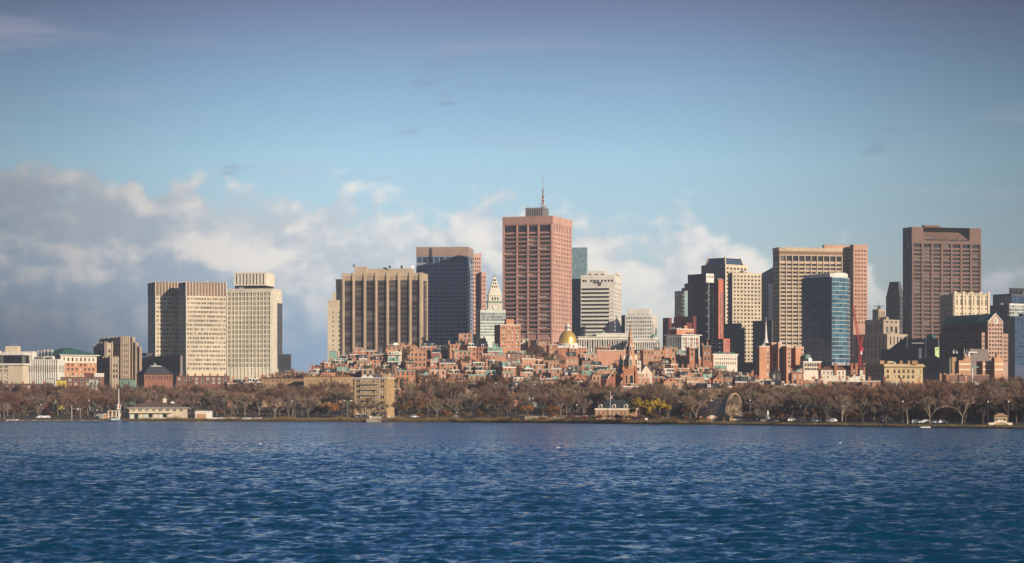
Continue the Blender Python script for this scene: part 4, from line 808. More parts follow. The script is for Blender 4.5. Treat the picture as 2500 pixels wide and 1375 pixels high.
def t_curved():
    Y = 1690; B = bld('curved_glass_tower', 'blue glass tower with one flat side and one curved banded side', 'tower', 2031, Y)
    V = Vol(B, 1957, 2031, 2077, Y, 54, 676); z = V.z; n = 20; rr = rows(z(886), z(678), n, .84)
    V.left(matte_navy, even(V.wl, 9, .95, .1), rr, gm=winblue, rec=.1, nx=3, fm=matte_navy)
    # curved right side: facets of a quarter-ellipse
    k = 9; pts = []; C = V.C; S_ = V.wr * 1.0
    x1 = wx(2077, Y + 24) - B.loc[0]
    for i in range(k + 1):
        t = i / k * 1.45; pts.append((C[0] + x1 * sin(t) / sin(1.45), C[1] + 30 * (1 - cos(t)) / (1 - cos(1.45))))
    for i in range(k):
        a, b = pts[i], pts[i + 1]; l = math.hypot(b[0] - a[0], b[1] - a[1]); d = ((b[0] - a[0]) / l, (b[1] - a[1]) / l)
        B.facade(a, d, l, 0, V.z1, [(0.05, l - .05)], rr, steel, gm=wincyan, rec=.1, nx=2, fm=matte_navy)
        for j in range(n):
            zz = rr[j][0]; B.part('floor_band', palewhite).obox(a, d, 0.0, l, .004, .35 if i < 3 else .5, zz - .34, zz - .1)
    B.part('roof', tarroof).face([(p[0], p[1], V.z1 - .02) for p in [V.Lp] + pts + [(pts[-1][0] - 5, pts[-1][1] + 20), V.K]])
    B.facade(pts[-1], (-.25, .97), 20, 0, V.z1, (), (), matte_navy); B.facade(V.K, (-V.dR[0], -V.dR[1]), V.wr, 0, V.z1, (), (), matte_navy)
    scr = [(V.Lp[0] + 1.5, V.Lp[1] + 1.5)] + [(p[0] - 1.2, p[1] + 1.5) for p in pts]
    for i in range(len(scr) - 1):
        a, b = scr[i], scr[i + 1]; l = math.hypot(b[0] - a[0], b[1] - a[1]); d = ((b[0] - a[0]) / l, (b[1] - a[1]) / l); m = max(1, int(l / 6)); hz = z(667) if i == 0 else z(667 - 2.5 * sin(i / 9 * 3))
        for j in range(m): B.part('roof_screen', palewhite).obox(a, d, l * j / m + .03, l * (j + 1) / m - .03, -.3, 0, V.z1, hz)
    for px in (1981, 1993, 2006, 2018, 2031): aerial(B, wx(px, Y + 4) - B.loc[0], 5, z(667), 3, .22, whitepaint)
    B.finish()
def t_deco_right():
    Y = 1950; B = bld('grey_stone_courthouse', 'stepped grey stone building with tall slit windows right of the red crane', 'building', 2150, Y)
    V = Vol(B, 2112, 2157, 2196, Y, 50, 780); z = V.z; simple(V, greystone, even(V.wl, 5, .42, 1.5), rows(z(812), z(790), 1, .8), even(V.wr, 3, .5, 1.5), [(z(813), z(797)), (z(788), z(784))], gm=wind, rec=.6, nx=2, fm=greystone)
    V = Vol(B, 2082, 2166, 2216, Y - 12, 50, 815); z = V.z; simple(V, greystone, even(V.wl, 8, .3, 2), [(z(872), z(856)), (z(848), z(822))], even(V.wr, 5, .4, 2), [(z(872), z(856)), (z(842), z(822))], gm=wind, rec=.6, nx=2, fm=greystone)
    V = Vol(B, 2130, 2145, 2162, Y + 10, 50, 755); z = V.z; simple(V, greystone, even(V.wl, 3, .4, .5), [(z(776), z(760))], even(V.wr, 4, .4, .5), [(z(776), z(760))], gm=wind, rec=.4)
    cx, cy = wx(2146, Y + 20) - B.loc[0], 20; b = B.part('rooftop_vent', dkgrey); b.box(cx - 1.2, cx + 1.2, cy - 1, cy + 1, z(755), z(747)); b.box(cx - 4.5, cx + 4.5, cy - .6, cy + .6, z(747), z(745.4)); aerial(B, cx, cy, z(745), 3.5, .3)
    B.finish()
    Y = 2280; B = bld('chamfered_dark_tower', 'dark tower with chamfered crown left of the brown granite tower', 'tower', 2196, Y)
    V = Vol(B, 2163, 2197, 2207, Y, 50, 722); z = V.z; simple(V, dkgrey, even(V.wl, 5, .4, .5), rows(z(830), z(726), 11, .7), even(V.wr, 2, .6), rows(z(830), z(726), 11, .5), gm=wind, rec=.4)
    p0 = V.poly(0); cx = sum(a[0] for a in p0) / 4; cy = sum(a[1] for a in p0) / 4; B.part('crown', dkgrey).frustum([(cx + (a[0] - cx) * .96, cy + (a[1] - cy) * .96) for a in p0], z(722), [(cx + (a[0] - cx) * .6, cy + (a[1] - cy) * .6) for a in p0], z(687)); B.finish()
    Y = 1960; B = bld('brown_granite_tower', 'brown granite tower with carved notch at the top, rightmost tall tower', 'tower', 2226, Y)
    V = Vol(B, 2204, 2226, 2395, Y, 74, 554); z = V.z; V.z1 = z(592); c = even(V.wr, 7, .82, .6); rr = rows(z(842), z(606), 24, .52)
    r0 = [(z(603.5), z(594.5))]; V.right(brown, c, rr + r0, gm=wind, rec=1.0, nx=6, fm=dkbrown); V.left(brown, even(V.wl, 3, .72, .6), rr + r0, gm=wingrey, rec=.8); V.back(brown, False)
    # top block: plain brown, a bay cut back from the front with a sloped face
    V.z0 = V.z1; V.z1 = z(554); V.left(brown, even(V.wl, 3, .7, .5), [(z(588), z(563))], gm=wind, rec=.6); V.back(brown)
    w = V.wr; a, b_ = w * .165, w * .835; d = V.dR; n = (d[1], -d[0])
    def p(u, zz, r=0.0): return (V.C[0] + d[0] * u - n[0] * r, V.C[1] + d[1] * u - n[1] * r, zz)
    q = B.part('notched_crown', brown); D = 11.0
    q.face([p(0, V.z0), p(a, V.z0), p(a, V.z1), p(0, V.z1)]); q.face([p(b_, V.z0), p(w, V.z0), p(w, V.z1), p(b_, V.z1)])
    q.face([p(a, V.z0), p(a, V.z0, D), p(a, V.z1, D), p(a, V.z1)]); q.face([p(b_, V.z0, D), p(b_, V.z0), p(b_, V.z1), p(b_, V.z1, D)])
    q.face([p(a, V.z0), p(b_, V.z0), p(b_, z(586.5)), p(a, z(586.5))]); q.face([p(a, z(586.5)), p(b_, z(586.5)), p(b_, V.z1 - 2, D), p(a, V.z1 - 2, D)]); q.face([p(a, V.z1 - 2, D), p(b_, V.z1 - 2, D), p(b_, V.z1, D), p(a, V.z1, D)])
    for i in range(4):
        u0 = a + (b_ - a) * (i + .12) / 4; k = B.part('notch_fin', brown); k.face([p(u0, z(586.4), -.01), p(u0 + .8, z(586.4), -.01), p(u0 + .8, z(574), 4)]); k.face([p(u0, z(586.4), -.01), p(u0 + .8, z(574), 4), p(u0, z(574), 4)])
        B.part('notch_window', wind).obox(V.C, d, u0 + 1.4, a + (b_ - a) * (i + 1) / 4, -1.9, .06, z(586.3), z(583))
    for i in range(8): f = .6 + (w - 1.2) * i / 7; B.part('pier', brown).obox(V.C, d, max(0, f - .9), min(w, f + .9), .004, .7, 2, z(592.4))
    P = Vol(B, 2250, 2256, 2295, Y + 20, 74, 549.5, 555); P.left(brown); P.right(brown); P.back(brown)
    for px in (2298, 2300): aerial(B, wx(px, Y + 24) - B.loc[0], 24, z(554), 3.4, .25)
    B.finish()
    Y = 1800; B = bld('battlemented_stone_tower', 'tan stone building with battlemented top in front of the brown granite tower', 'building', 2326, Y)
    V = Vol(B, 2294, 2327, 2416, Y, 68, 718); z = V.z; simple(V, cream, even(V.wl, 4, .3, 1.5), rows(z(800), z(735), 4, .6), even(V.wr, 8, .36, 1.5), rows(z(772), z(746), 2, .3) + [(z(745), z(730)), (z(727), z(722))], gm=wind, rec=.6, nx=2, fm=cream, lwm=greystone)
    for i in range(5): f = V.wr * (.02 + i * .23); b = B.part('buttress', cream); b.obox(V.C, V.dR, f, f + 1.6, .004, .9, z(800), z(713)); b.obox(V.C, V.dR, f - .3, f + 1.9, .3, 1.1, z(716), z(711.5))
    for i in range(18): B.part('merlon', cream).obox(V.C, V.dR, V.wr * (i + .15) / 18, V.wr * (i + .7) / 18, .1, .5, z(720), z(715))
    for i in range(6): B.part('merlon', cream).obox(V.Lp, V.dL, V.wl * (i + .15) / 6, V.wl * (i + .7) / 6, .1, .5, z(720), z(714.5))
    B.finish()
def t_gabled():
    Y = 1520; B = bld('gabled_office_building', 'tan and brick office with green roofs and a gable holding a round window', 'building', 2410, Y)
    V = Vol(B, 2300, 2410, 2420, Y + 6, 52, 792); z = V.z; simple(V, pinkgran, even(V.wl, 14, .5, .8), rows(z(868), z(797), 6, .5), gm=wind, rec=.5, roof=False, lwm=brown)  # brown left walls here and below: the wing's shade put into colour
    p = V.poly(.3); cx = [(p[i][0] + p[3 - i][0]) / 2 for i in range(2)]
    r = B.part('roof', dkcopper); e = [((p[0][0] + p[3][0]) / 2 + 3, (p[0][1] + p[3][1]) / 2), ((p[1][0] + p[2][0]) / 2, (p[1][1] + p[2][1]) / 2)]; zt = z(767); za = V.z1
    r.face([(*p[0], za), (*p[1], za), (*e[1], zt), (*e[0], zt)]); r.face([(*p[2], za), (*p[3], za), (*e[0], zt), (*e[1], zt)]); r.face([(*p[3], za), (*p[0], za), (*e[0], zt)]); r.face([(*p[1], za), (*p[2], za), (*e[1], zt)])
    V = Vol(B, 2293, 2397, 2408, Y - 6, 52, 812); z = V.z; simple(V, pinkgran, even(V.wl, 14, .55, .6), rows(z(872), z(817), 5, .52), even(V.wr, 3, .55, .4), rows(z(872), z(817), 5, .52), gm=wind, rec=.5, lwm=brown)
    V = Vol(B, 2382, 2397, 2410, Y - 2, 52, 800); z = V.z; simple(V, pinkgran, (), (), even(V.wr, 3, .5, .4), [(z(810), z(804))], gm=wind, lwm=brown)
    V = Vol(B, 2406, 2412, 2449, Y - 6, 58, 786); z = V.z; rr = rows(z(886), z(789), 10, .52); simple(V, pinkgran, (), (), even(V.wr, 5, .58, .5), rr, gm=wind, rec=.5, nx=2, fm=brown, roof=False, lwm=brown)
    g = B.part('gable', pinkgran); a, b = V.C, V.R; m = ((a[0] + b[0]) / 2, (a[1] + b[1]) / 2); dx = (-V.dL[0] * 12, -V.dL[1] * 12); zt = z(765)
    g.face([(*a, V.z1), (*b, V.z1), (*m, zt)]); rf = B.part('gable_roof', dkcopper); rf.face([(*a, V.z1), (*m, zt), (m[0] + dx[0], m[1] + dx[1], zt), (a[0] + dx[0], a[1] + dx[1], V.z1)]); rf.face([(*b, V.z1), (b[0] + dx[0], b[1] + dx[1], V.z1), (m[0] + dx[0], m[1] + dx[1], zt), (*m, zt)])
    for (s, t) in ((a, m), (m, b)):
        z0, z1 = (V.z1, zt) if s is a else (zt, V.z1); g2 = B.part('gable_coping', trim); g2.tube((s[0], s[1] - .3, z0), (t[0], t[1] - .3, z1), .35, .35)
    n = (V.dR[1], -V.dR[0]); cz = z(783); q = B.part('round_window_frame', trim); o = B.part('round_window', win)
    for i in range(20):
        A, Bq = 2 * pi * i / 20, 2 * pi * (i + 1) / 20
        def P_(r, t, e): return (m[0] + V.dR[0] * r * cos(t) + n[0] * e, m[1] + V.dR[1] * r * cos(t) + n[1] * e, cz + r * sin(t))
        q.face([P_(1.3, A, .3), P_(1.9, A, .3), P_(1.9, Bq, .3), P_(1.3, Bq, .3)]); o.face([P_(0, A, .2), P_(1.3, A, .2), P_(1.3, Bq, .2)])
    q.obox(m, V.dR, -1.3, 1.3, .25, .32, cz - .12, cz + .12); q.obox(m, V.dR, -.12, .12, .25, .33, cz - 1.3, cz + 1.3)
    V = Vol(B, 2444, 2449, 2461, Y + 2, 58, 815); z = V.z; simple(V, pinkgran, (), (), even(V.wr, 3, .58, .3), rows(z(886), z(820), 7, .52), gm=wind, rec=.5, nx=2, fm=brown)
    for i in range(6): f = .5 + (20) * i / 5
    B.finish()
def t_right_glass():
    Y = 1960
    for nm, lab, xl, xc, xr, top, dy, gm, wm, nr in (('dark_stone_block', 'dark speckled block behind the gabled office at the right edge', 2410, 2464, 2540, 744, 0, winblue, matte_navy, 14), ('upper_dark_block', 'dark green-grey upper block at the right edge above the glass grid', 2424, 2470, 2560, 717, 40, winblue, dkgrey, 6),
            ('black_box_tower', 'black boxy top rising at the far right edge', 2464, 2466, 2600, 703, 70, wind, blackm, 4), ('grey_grid_block', 'grey glass block with fine white grid at the right edge', 2460, 2465, 2560, 741, -30, wingrey, palewhite, 18), ('low_glass_block', 'low dark glass block at right edge behind brick apartments', 2446, 2478, 2560, 772, -60, winblue, matte_navy, 14)):
        B = bld(nm, lab, 'building', xc, Y + dy); V = Vol(B, xl, xc, xr, Y + dy, 56, top); z = V.z; simple(V, wm, even(V.wl, 9, .8), rows(z(892), z(top + 3), nr, .8), even(V.wr, 16, .86), rows(z(892), z(top + 3), nr, .82), gm=gm, rec=.12); B.finish()
    Y = 1640; B = bld('dark_theatre_block', 'low dark windowless hall with stepped fly tower below the brown granite tower', 'building', 2240, Y)
    V = Vol(B, 2150, 2243, 2250, Y, 52, 851); simple(V, dkgrey); V = Vol(B, 2196, 2290, 2302, Y + 30, 52, 826); simple(V, dkgrey)
    p = Vol(B, 2160, 2214, 2216, Y + 20, 52, 826); r = B.part('sloped_roof', slate); a = p.poly(0); z0, z1 = p.z(860), p.z(820)
    r.face([(*a[0], z0), (*a[1], z0), (*a[1], z1)]); r.face([(*a[0], z0), (*a[1], z1), (*a[2], z1), (*a[3], z0)]); r.face([(*a[1], z0), (*a[2], z0), (*a[2], z1), (*a[1], z1)]); r.face([(*a[2], z0), (*a[3], z0), (*a[2], z1)])
    for i in range(6): B.part('skylight', whitepaint).box(wx(2226 + i * 5, Y + 6) - B.loc[0], wx(2229 + i * 5, Y + 6) - B.loc[0], 5, 6, wz(838, Y), wz(836.6, Y))
    B.finish()
    B = bld('green_pyramid_pavilion', 'small block under a green pyramid roof below the brown granite tower', 'building', 2280, Y + 60); V = Vol(B, 2252, 2282, 2292, Y + 60, 52, 838); simple(V, dkgrey, roof=False); q = V.poly(.6); cx = sum(a[0] for a in q) / 4; cy = sum(a[1] for a in q) / 4; B.part('roof', dkcopper).frustum(q, V.z1, [(cx + (a[0] - cx) * .25, cy + (a[1] - cy) * .25) for a in q], V.z(815)); B.finish()
    Y = 1560; B = bld('white_stack', 'slender white chimney stack before the dark theatre block', 'chimney', 2260, Y); B.part('stack', trim, smooth=True).lathe(0, 0, [(.7, 5), (.6, wz(827, Y)), (.75, wz(826.5, Y)), (.75, wz(824.5, Y)), (.1, wz(824.4, Y))], 8); B.part('collar', steel).lathe(0, 0, [(.72, wz(846, Y)), (.95, wz(846, Y)), (.95, wz(844, Y)), (.72, wz(844, Y))], 8); B.finish()
    Y = 1570; B = bld('lime_green_penthouse', 'small lime green rooftop house right of the white chimney stack', 'building', 2290, Y); V = Vol(B, 2281, 2283, 2298, Y, 70, 848); simple(V, limegreen, (), (), even(V.wr, 3, .4, .4), [(V.z(855), V.z(851))], gm=wind); B.finish()
    Y = 1500; B = bld('grey_penthouse_block', 'grey boxy rooftop with white canopies behind the cream-banded apartments', 'building', 2380, Y); V = Vol(B, 2318, 2378, 2414, Y, 52, 862); simple(V, dkgrey); V = Vol(B, 2362, 2368, 2412, Y - 8, 60, 852); simple(V, bluegrey)
    b = B.part('canopy', trim); b.box(wx(2363, Y - 12) - B.loc[0], wx(2384, Y - 12) - B.loc[0], -14, -4, wz(863, Y), wz(860, Y)); b.box(wx(2363, Y - 12) - B.loc[0], wx(2367, Y - 12) - B.loc[0], -13.9, -5, wz(876, Y), wz(863, Y) - .02)
    for i in range(10): aerial(B, wx(rnd.uniform(2325, 2400), Y + 4) - B.loc[0], 4, wz(862, Y), rnd.uniform(1, 3), .3, whitepaint)
    B.finish()
def t_crane():
    Y = 1740; B = bld('red_tower_crane', 'red lattice construction crane right of the curved glass tower', 'crane', 2098, Y); z = lambda p: wz(p, Y)
    def lattice(name, a, b, w, n, r=.22):
        s = B.part(name, redpaint); a = np.array(a, float); b = np.array(b, float); ax = (b - a) / np.linalg.norm(b - a); t = np.cross(ax, (0, 1, 0)); t /= np.linalg.norm(t); u = np.cross(ax, t)
        c = lambda f, i: tuple(a + (b - a) * f + w * (t * (-1, 1, 1, -1)[i] + u * (-1, -1, 1, 1)[i]))
        for i in range(4):
            s.tube(c(0, i), c(1, i), r, r)
            for k in range(n): s.tube(c(k / n, i), c((k + 1) / n, (i + 1) % 4), r * .7, r * .7); s.tube(c((k + 1) / n, i), c((k + 1) / n, (i + 1) % 4), r * .7, r * .7)
    X = lambda p: wx(p, Y) - B.loc[0]
    lattice('mast', (X(2099), 0, 8), (X(2099), 0, z(852)), .9, 14); lattice('jib', (X(2100), 0, z(852)), (X(2083), 0, z(748)), .6, 12, .16); lattice('counter_jib', (X(2100), 0, z(852)), (X(2107), 0, z(850)), .7, 3); lattice('a_frame', (X(2101), 0, z(852)), (X(2106), 0, z(822)), .4, 5, .16)
    B.part('cab', whitepaint).box(X(2100), X(2104), -2, 0, z(866), z(858)); B.part('counterweight', redpaint).box(X(2103), X(2107.5), -1, 1, z(858), z(851)); B.part('pendant_line', steel).tube((X(2106), 0, z(822)), (X(2086), 0, z(768)), .08, .08); B.part('hook_block', redpaint).box(X(2081), X(2083), -.5, .5, z(868), z(864)); B.part('hoist_line', steel).tube((X(2082), 0, z(864)), (X(2083), 0, z(748)), .05, .05); B.finish()
glass_pale = glass('pale_window_glass', (0.55, 0.56, 0.55), prob=0.1, rough=.2); pinkst = matte('salmon_granite', (0.50, 0.29, 0.20)); pinkgran = matte('buff_pink_granite', (0.42, 0.28, 0.21)); limegreen = matte('lime_paint', (0.50, 0.62, 0.30))  # glass_pale: evenly pale pane colour
for fn in (t_red_complex, t_slab, t_beige, t_tan_right, t_curved, t_deco_right, t_gabled, t_right_glass, t_crane): fn()
# ------------------------------------------------------------------ named mid-distance buildings
def m_brick_towers():
    Y = 1430; B = bld('brick_slab_apartments', 'tall windowless orange brick apartment slabs beside the white steeple', 'building', 1880, Y)
    for xl, xc, xr, dy, top in ((1846, 1854, 1879, 0, 846), (1870, 1884, 1899, 5, 838), (1896, 1900, 1908, 0, 838), (1906, 1920, 1931, -4, 846), (1926, 1931, 1942, 2, 848), (1938, 1942.5, 1962, -2, 848)):
        V = Vol(B, xl, xc, xr, Y + dy, 68, top); z = V.z; w = V.wr
        c = [(w - 1.7, w - .5)] if xr in (1879, 1962) else ([(w * .4, w * .4 + 1.2)] if xr in (1899, 1908, 1931) else ())
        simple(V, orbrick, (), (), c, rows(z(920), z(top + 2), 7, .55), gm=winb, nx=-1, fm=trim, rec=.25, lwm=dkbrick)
        V.band(B.part('coping', trim), V.z1, V.z1 + .3, .1)
    b = B.part('lift_house', trim); b.box(wx(1903, Y) - B.loc[0], wx(1910, Y) - B.loc[0], 2, 6, wz(848, Y), wz(836, Y)); b.box(wx(1905, Y) - B.loc[0], wx(1907, Y) - B.loc[0], 1.9, 2, wz(842.5, Y), wz(840, Y)); B.finish()
    Y = 1500; B = bld('white_church_steeple', 'slender white church steeple behind the orange brick slabs', 'steeple', 1870, Y); z = lambda p: wz(p, Y)
    B.part('tower_base', trim).box(-2.2, 2.2, -2.2, 2.2, 5, z(846)); B.part('cornice', trim).box(-2.5, 2.5, -2.5, 2.5, z(846), z(844.6)); B.part('belfry', trim).lathe(0, 0, [(1.9, z(844.5)), (1.9, z(838)), (2.1, z(837.8)), (2.1, z(837)), (1.4, z(836.5)), (1.4, z(832.5)), (1.55, z(832.3)), (1.55, z(831.8)), (1.0, z(831.5))], 8); B.part('spire', pinkwhite).lathe(0, 0, [(1.0, z(831.5)), (.06, z(779))], 8)
    for i in range(4): a = i * pi / 2; x_, y_ = 1.95 * cos(a - pi / 2), 1.95 * sin(a - pi / 2); B.part('belfry_opening', wind).box(x_ - .4, x_ + .4, y_ - .15, y_ + .15, z(843.5), z(839))
    for sx, sy in ((-1, -1), (1, -1), (1, 1), (-1, 1)): B.part('urn', trim).lathe(sx * 2.1, sy * 2.1, [(.35, z(844.6)), (.35, z(842)), (.05, z(839.5))], 6)
    v = B.part('weathervane', steel); v.tube((0, 0, z(779.5)), (0, 0, z(775)), .08, .06); v.box(-1.1, 1.1, -.05, .05, z(777.6), z(776.8)); B.finish()
    Y = 1420; B = bld('cream_low_office', 'low cream building with dark window strip right of the orange brick slabs', 'building', 2000, Y)
    V = Vol(B, 1958, 1962, 2004, Y, 74, 884); z = V.z; simple(V, stucco, (), (), even(V.wr, 9, .8, .5), [(z(904), z(898)), (z(895), z(887))], gm=wind, rec=.4); V.band(B.part('roof_edge', trim), V.z1 - .2, V.z1 + .5, .4)
    B.part('water_tank', copper, smooth=True).lathe(wx(1971, Y + 6) - B.loc[0], 8, [(2.1, V.z1), (2.1, V.z1 + 4.2), (1.8, V.z1 + 4.6), (.1, V.z1 + 4.7)], 12); dish(B, wx(1978, Y + 4) - B.loc[0], 5, V.z1, 1.3, whitepaint, .4); B.finish()
    Y = 1385; B = bld('stucco_row', 'pale stucco row with brown tile roofs and tall brick chimneys', 'rowhouses', 2050, Y)
    V = Vol(B, 1998, 2004, 2112, Y, 76, 903); z = V.z; c = even(V.wr, 11, .36, .8); V.right(stucco, c, [(z(924), z(918)), (z(913.5), z(907))], gm=winb, nx=-1, fm=trim, rec=.25); V.left(stucco); V.back(stucco, False)
    p = V.poly(.5); r = B.part('roof', brownroof); q = V.poly(-3.4); q = [(a[0] * 1, a[1]) for a in q]; r.frustum(p, V.z1, q, z(892))
    for i in range(5): B.part('balustrade', trim).obox(V.C, V.dR, V.wr * i / 5 + .6, V.wr * (i + .75) / 5, .3, .5, z(914.8), z(913.6))
    for px in (2000, 2039, 2079, 2090, 2110): X = wx(px, Y + 3) - B.loc[0]; b = B.part('chimney', redbrick); b.box(X - .7, X + .7, 1, 3, z(915), z(888)); b.box(X - .85, X + .85, .85, 3.15, z(888), z(886.6))
    B.finish()
    Y = 1560; B = bld('cream_arcaded_block', 'cream block with arcade of small windows and green base, below charcoal slab', 'building', 1795, Y)
    V = Vol(B, 1738, 1742, 1800, Y, 76, 866); z = V.z; simple(V, stucco, (), (), even(V.wr, 12, .5, .5), [(z(890), z(884)), (z(878.5), z(874))], gm=wind, nx=-1, fm=trim, rec=.25); V.band(B.part('cornice', trim), V.z1 - .5, V.z1 + .5, .5); b = B.part('green_base', copper); b.obox(V.C, V.dR, 1, V.wr * .55, .01, .8, z(900), z(892))
    for i in range(12): B.part('rooftop_planter', dkcopper).obox(V.C, V.dR, V.wr * i / 12, V.wr * (i + .6) / 12, -3, -2, V.z1 + .5, V.z1 + .5 + rnd.uniform(.5, 1.5))
    B.finish()
    Y = 1640; B = bld('dark_flat_block', 'long low dark flat-roofed block left of the orange brick slabs', 'building', 1845, Y); V = Vol(B, 1764, 1846, 1850, Y, 52, 884); simple(V, dkgrey, even(V.wl, 14, .5, .6), [(V.z(896), V.z(888))], gm=wind); B.finish()
    # beige cornice block, arcaded grey block, banded apartments, blank walls at right
    Y = 1300; B = bld('beige_corniced_block', 'yellow-beige block with heavy bracketed cornice at right', 'building', 2160, Y)
    V = Vol(B, 2112, 2159, 2253, Y, 66, 890); z = V.z; cs = [(V.wr * f - .7, V.wr * f + .7) for f in (.09, .26, .38, .50, .62, .74, .91)]
    V.right(yelstone, cs, [(z(938), z(931)), (z(924), z(916)), (z(911), z(902.5))], gm=win, nx=-1, fm=yelstone, rec=.4); V.left(greystone, even(V.wl, 6, .4, 1), [(z(938), z(931)), (z(924), z(916)), (z(911), z(902.5))], gm=wind, rec=.4); V.back(yelstone); V.band(B.part('cornice', yelstone), z(895), z(892), 1.0); V.band(B.part('parapet', yelstone), z(892) + .02, z(888.5), .35)
    for i in range(26): B.part('bracket', yelstone).obox(V.C, V.dR, V.wr * (i + .3) / 26, V.wr * (i + .7) / 26, .01, .8, z(897.6), z(895) - .01)
    for px, w_, h in ((2152, 10, 9), (2199, 7, 9), (2218, 5, 9), (2232, 14, 9), (2176, 12, 4)): X = wx(px, Y + 8) - B.loc[0]; B.part('roof_house', tanbrick if h > 5 else slate).box(X - w_ / 9, X + w_ / 9, 6, 10, V.z1, V.z1 + h * .25)
    B.finish()
    Y = 1480; B = bld('grey_arcaded_hall', 'shaded grey stone hall with arched windows right of the beige block', 'building', 2318, Y); V = Vol(B, 2228, 2318, 2324, Y, 50, 874); z = V.z
    V.left(greydk, even(V.wl, 8, .45, 1.5), [(z(905), z(883))], gm=wind, fm=greydk, arch=True, pane='arched_window'); V.right(greydk); V.back(greydk); V.band(B.part('cornice', greydk), z(878), z(876), .8); V.band(B.part('cornice', greydk), z(911), z(909), .5)
    a, b = V.Lp, V.C; q = B.part('pediment', greydk); m = ((a[0] * .45 + b[0] * .55), (a[1] * .45 + b[1] * .55)); s = V.wl * .2; d = V.dL
    q.face([(m[0] - d[0] * s, m[1] - d[1] * s - .1, V.z1), (m[0] + d[0] * s, m[1] + d[1] * s - .1, V.z1), (m[0], m[1] - .1, z(865))]); q.face([(m[0] - d[0] * s, m[1] - d[1] * s - .1, V.z1), (m[0], m[1] - .1, z(865)), (m[0] + 2, m[1] + 3, V.z1)]); q.face([(m[0] + d[0] * s, m[1] + d[1] * s - .1, V.z1), (m[0] + 2, m[1] + 3, V.z1), (m[0], m[1] - .1, z(865))]); B.finish()
    Y = 1345; B = bld('cream_banded_apartments', 'brown brick apartments with cream horizontal bands at far right', 'building', 2400, Y)
    for xl, xc, xr, top, dy in ((2337, 2341, 2363, 880, 0), (2350, 2352, 2370, 871, 6), (2384, 2399, 2426, 882, 4), (2420, 2428, 2449, 873, 0)):
        V = Vol(B, xl, xc, xr, Y + dy, 70, top); z = V.z; simple(V, sand, (), (), even(V.wr, 2, .4, .6) if xr == 2426 else (), [(z(899), z(892))], gm=winb, nx=-1, fm=trim, lwm=dkbrick)
        for yy in (889, 902): B.part('cream_band', stucco).obox(V.C, V.dR, 0, V.wr, .004, .2, z(yy + 2.2), z(yy - 1.4)) if top < yy - 4 else None
    for px in (2358, 2436): X = wx(px, Y + 4) - B.loc[0]; B.part('water_tank', tanbrick, smooth=True).lathe(X, 6, [(1.1, wz(873, Y)), (1.1, wz(864, Y)), (.1, wz(861.5, Y))], 8)
    X = wx(2331, Y) - B.loc[0]; B.part('roof_tower', tanbrick).box(X - 1.3, X + 1.3, 2, 5, wz(920, Y), wz(872, Y)); B.part('green_railing', copper).box(wx(2376, Y) - B.loc[0], wx(2390, Y) - B.loc[0], 0, 1, wz(898, Y), wz(895, Y)); B.finish()
    Y = 1210; B = bld('blank_brown_block', 'blank brown party-wall block above the trees at far right', 'building', 2312, Y); V = Vol(B, 2299, 2311, 2415, Y, 72, 916); simple(V, brownblank, lwm=dkbrick); V.band(B.part('coping', tanbrick), V.z1, V.z1 + .3, .12)
    for i, px in enumerate((2298, 2309, 2322, 2328, 2339, 2354)): X = wx(px, Y) - B.loc[0]; B.part('chimney', tanbrick).box(X - .6, X + .6, 1.5, 2.7, V.z1 - (3 if px < 2311 else 0), V.z1 + 1.0)
    for i in range(4): B.part('wall_joint', dkbrown).obox(V.C, V.dR, V.wr * (.25 + .24 * i), V.wr * (.25 + .24 * i) + .18, .01, .08, 5, V.z1 - .1)
    B.part('flagpole', whitepaint).tube((wx(2376, Y - 6) - B.loc[0], -4, 10), (wx(2376, Y - 6) - B.loc[0], -4, wz(899, Y)), .35, .3, 6); B.finish()
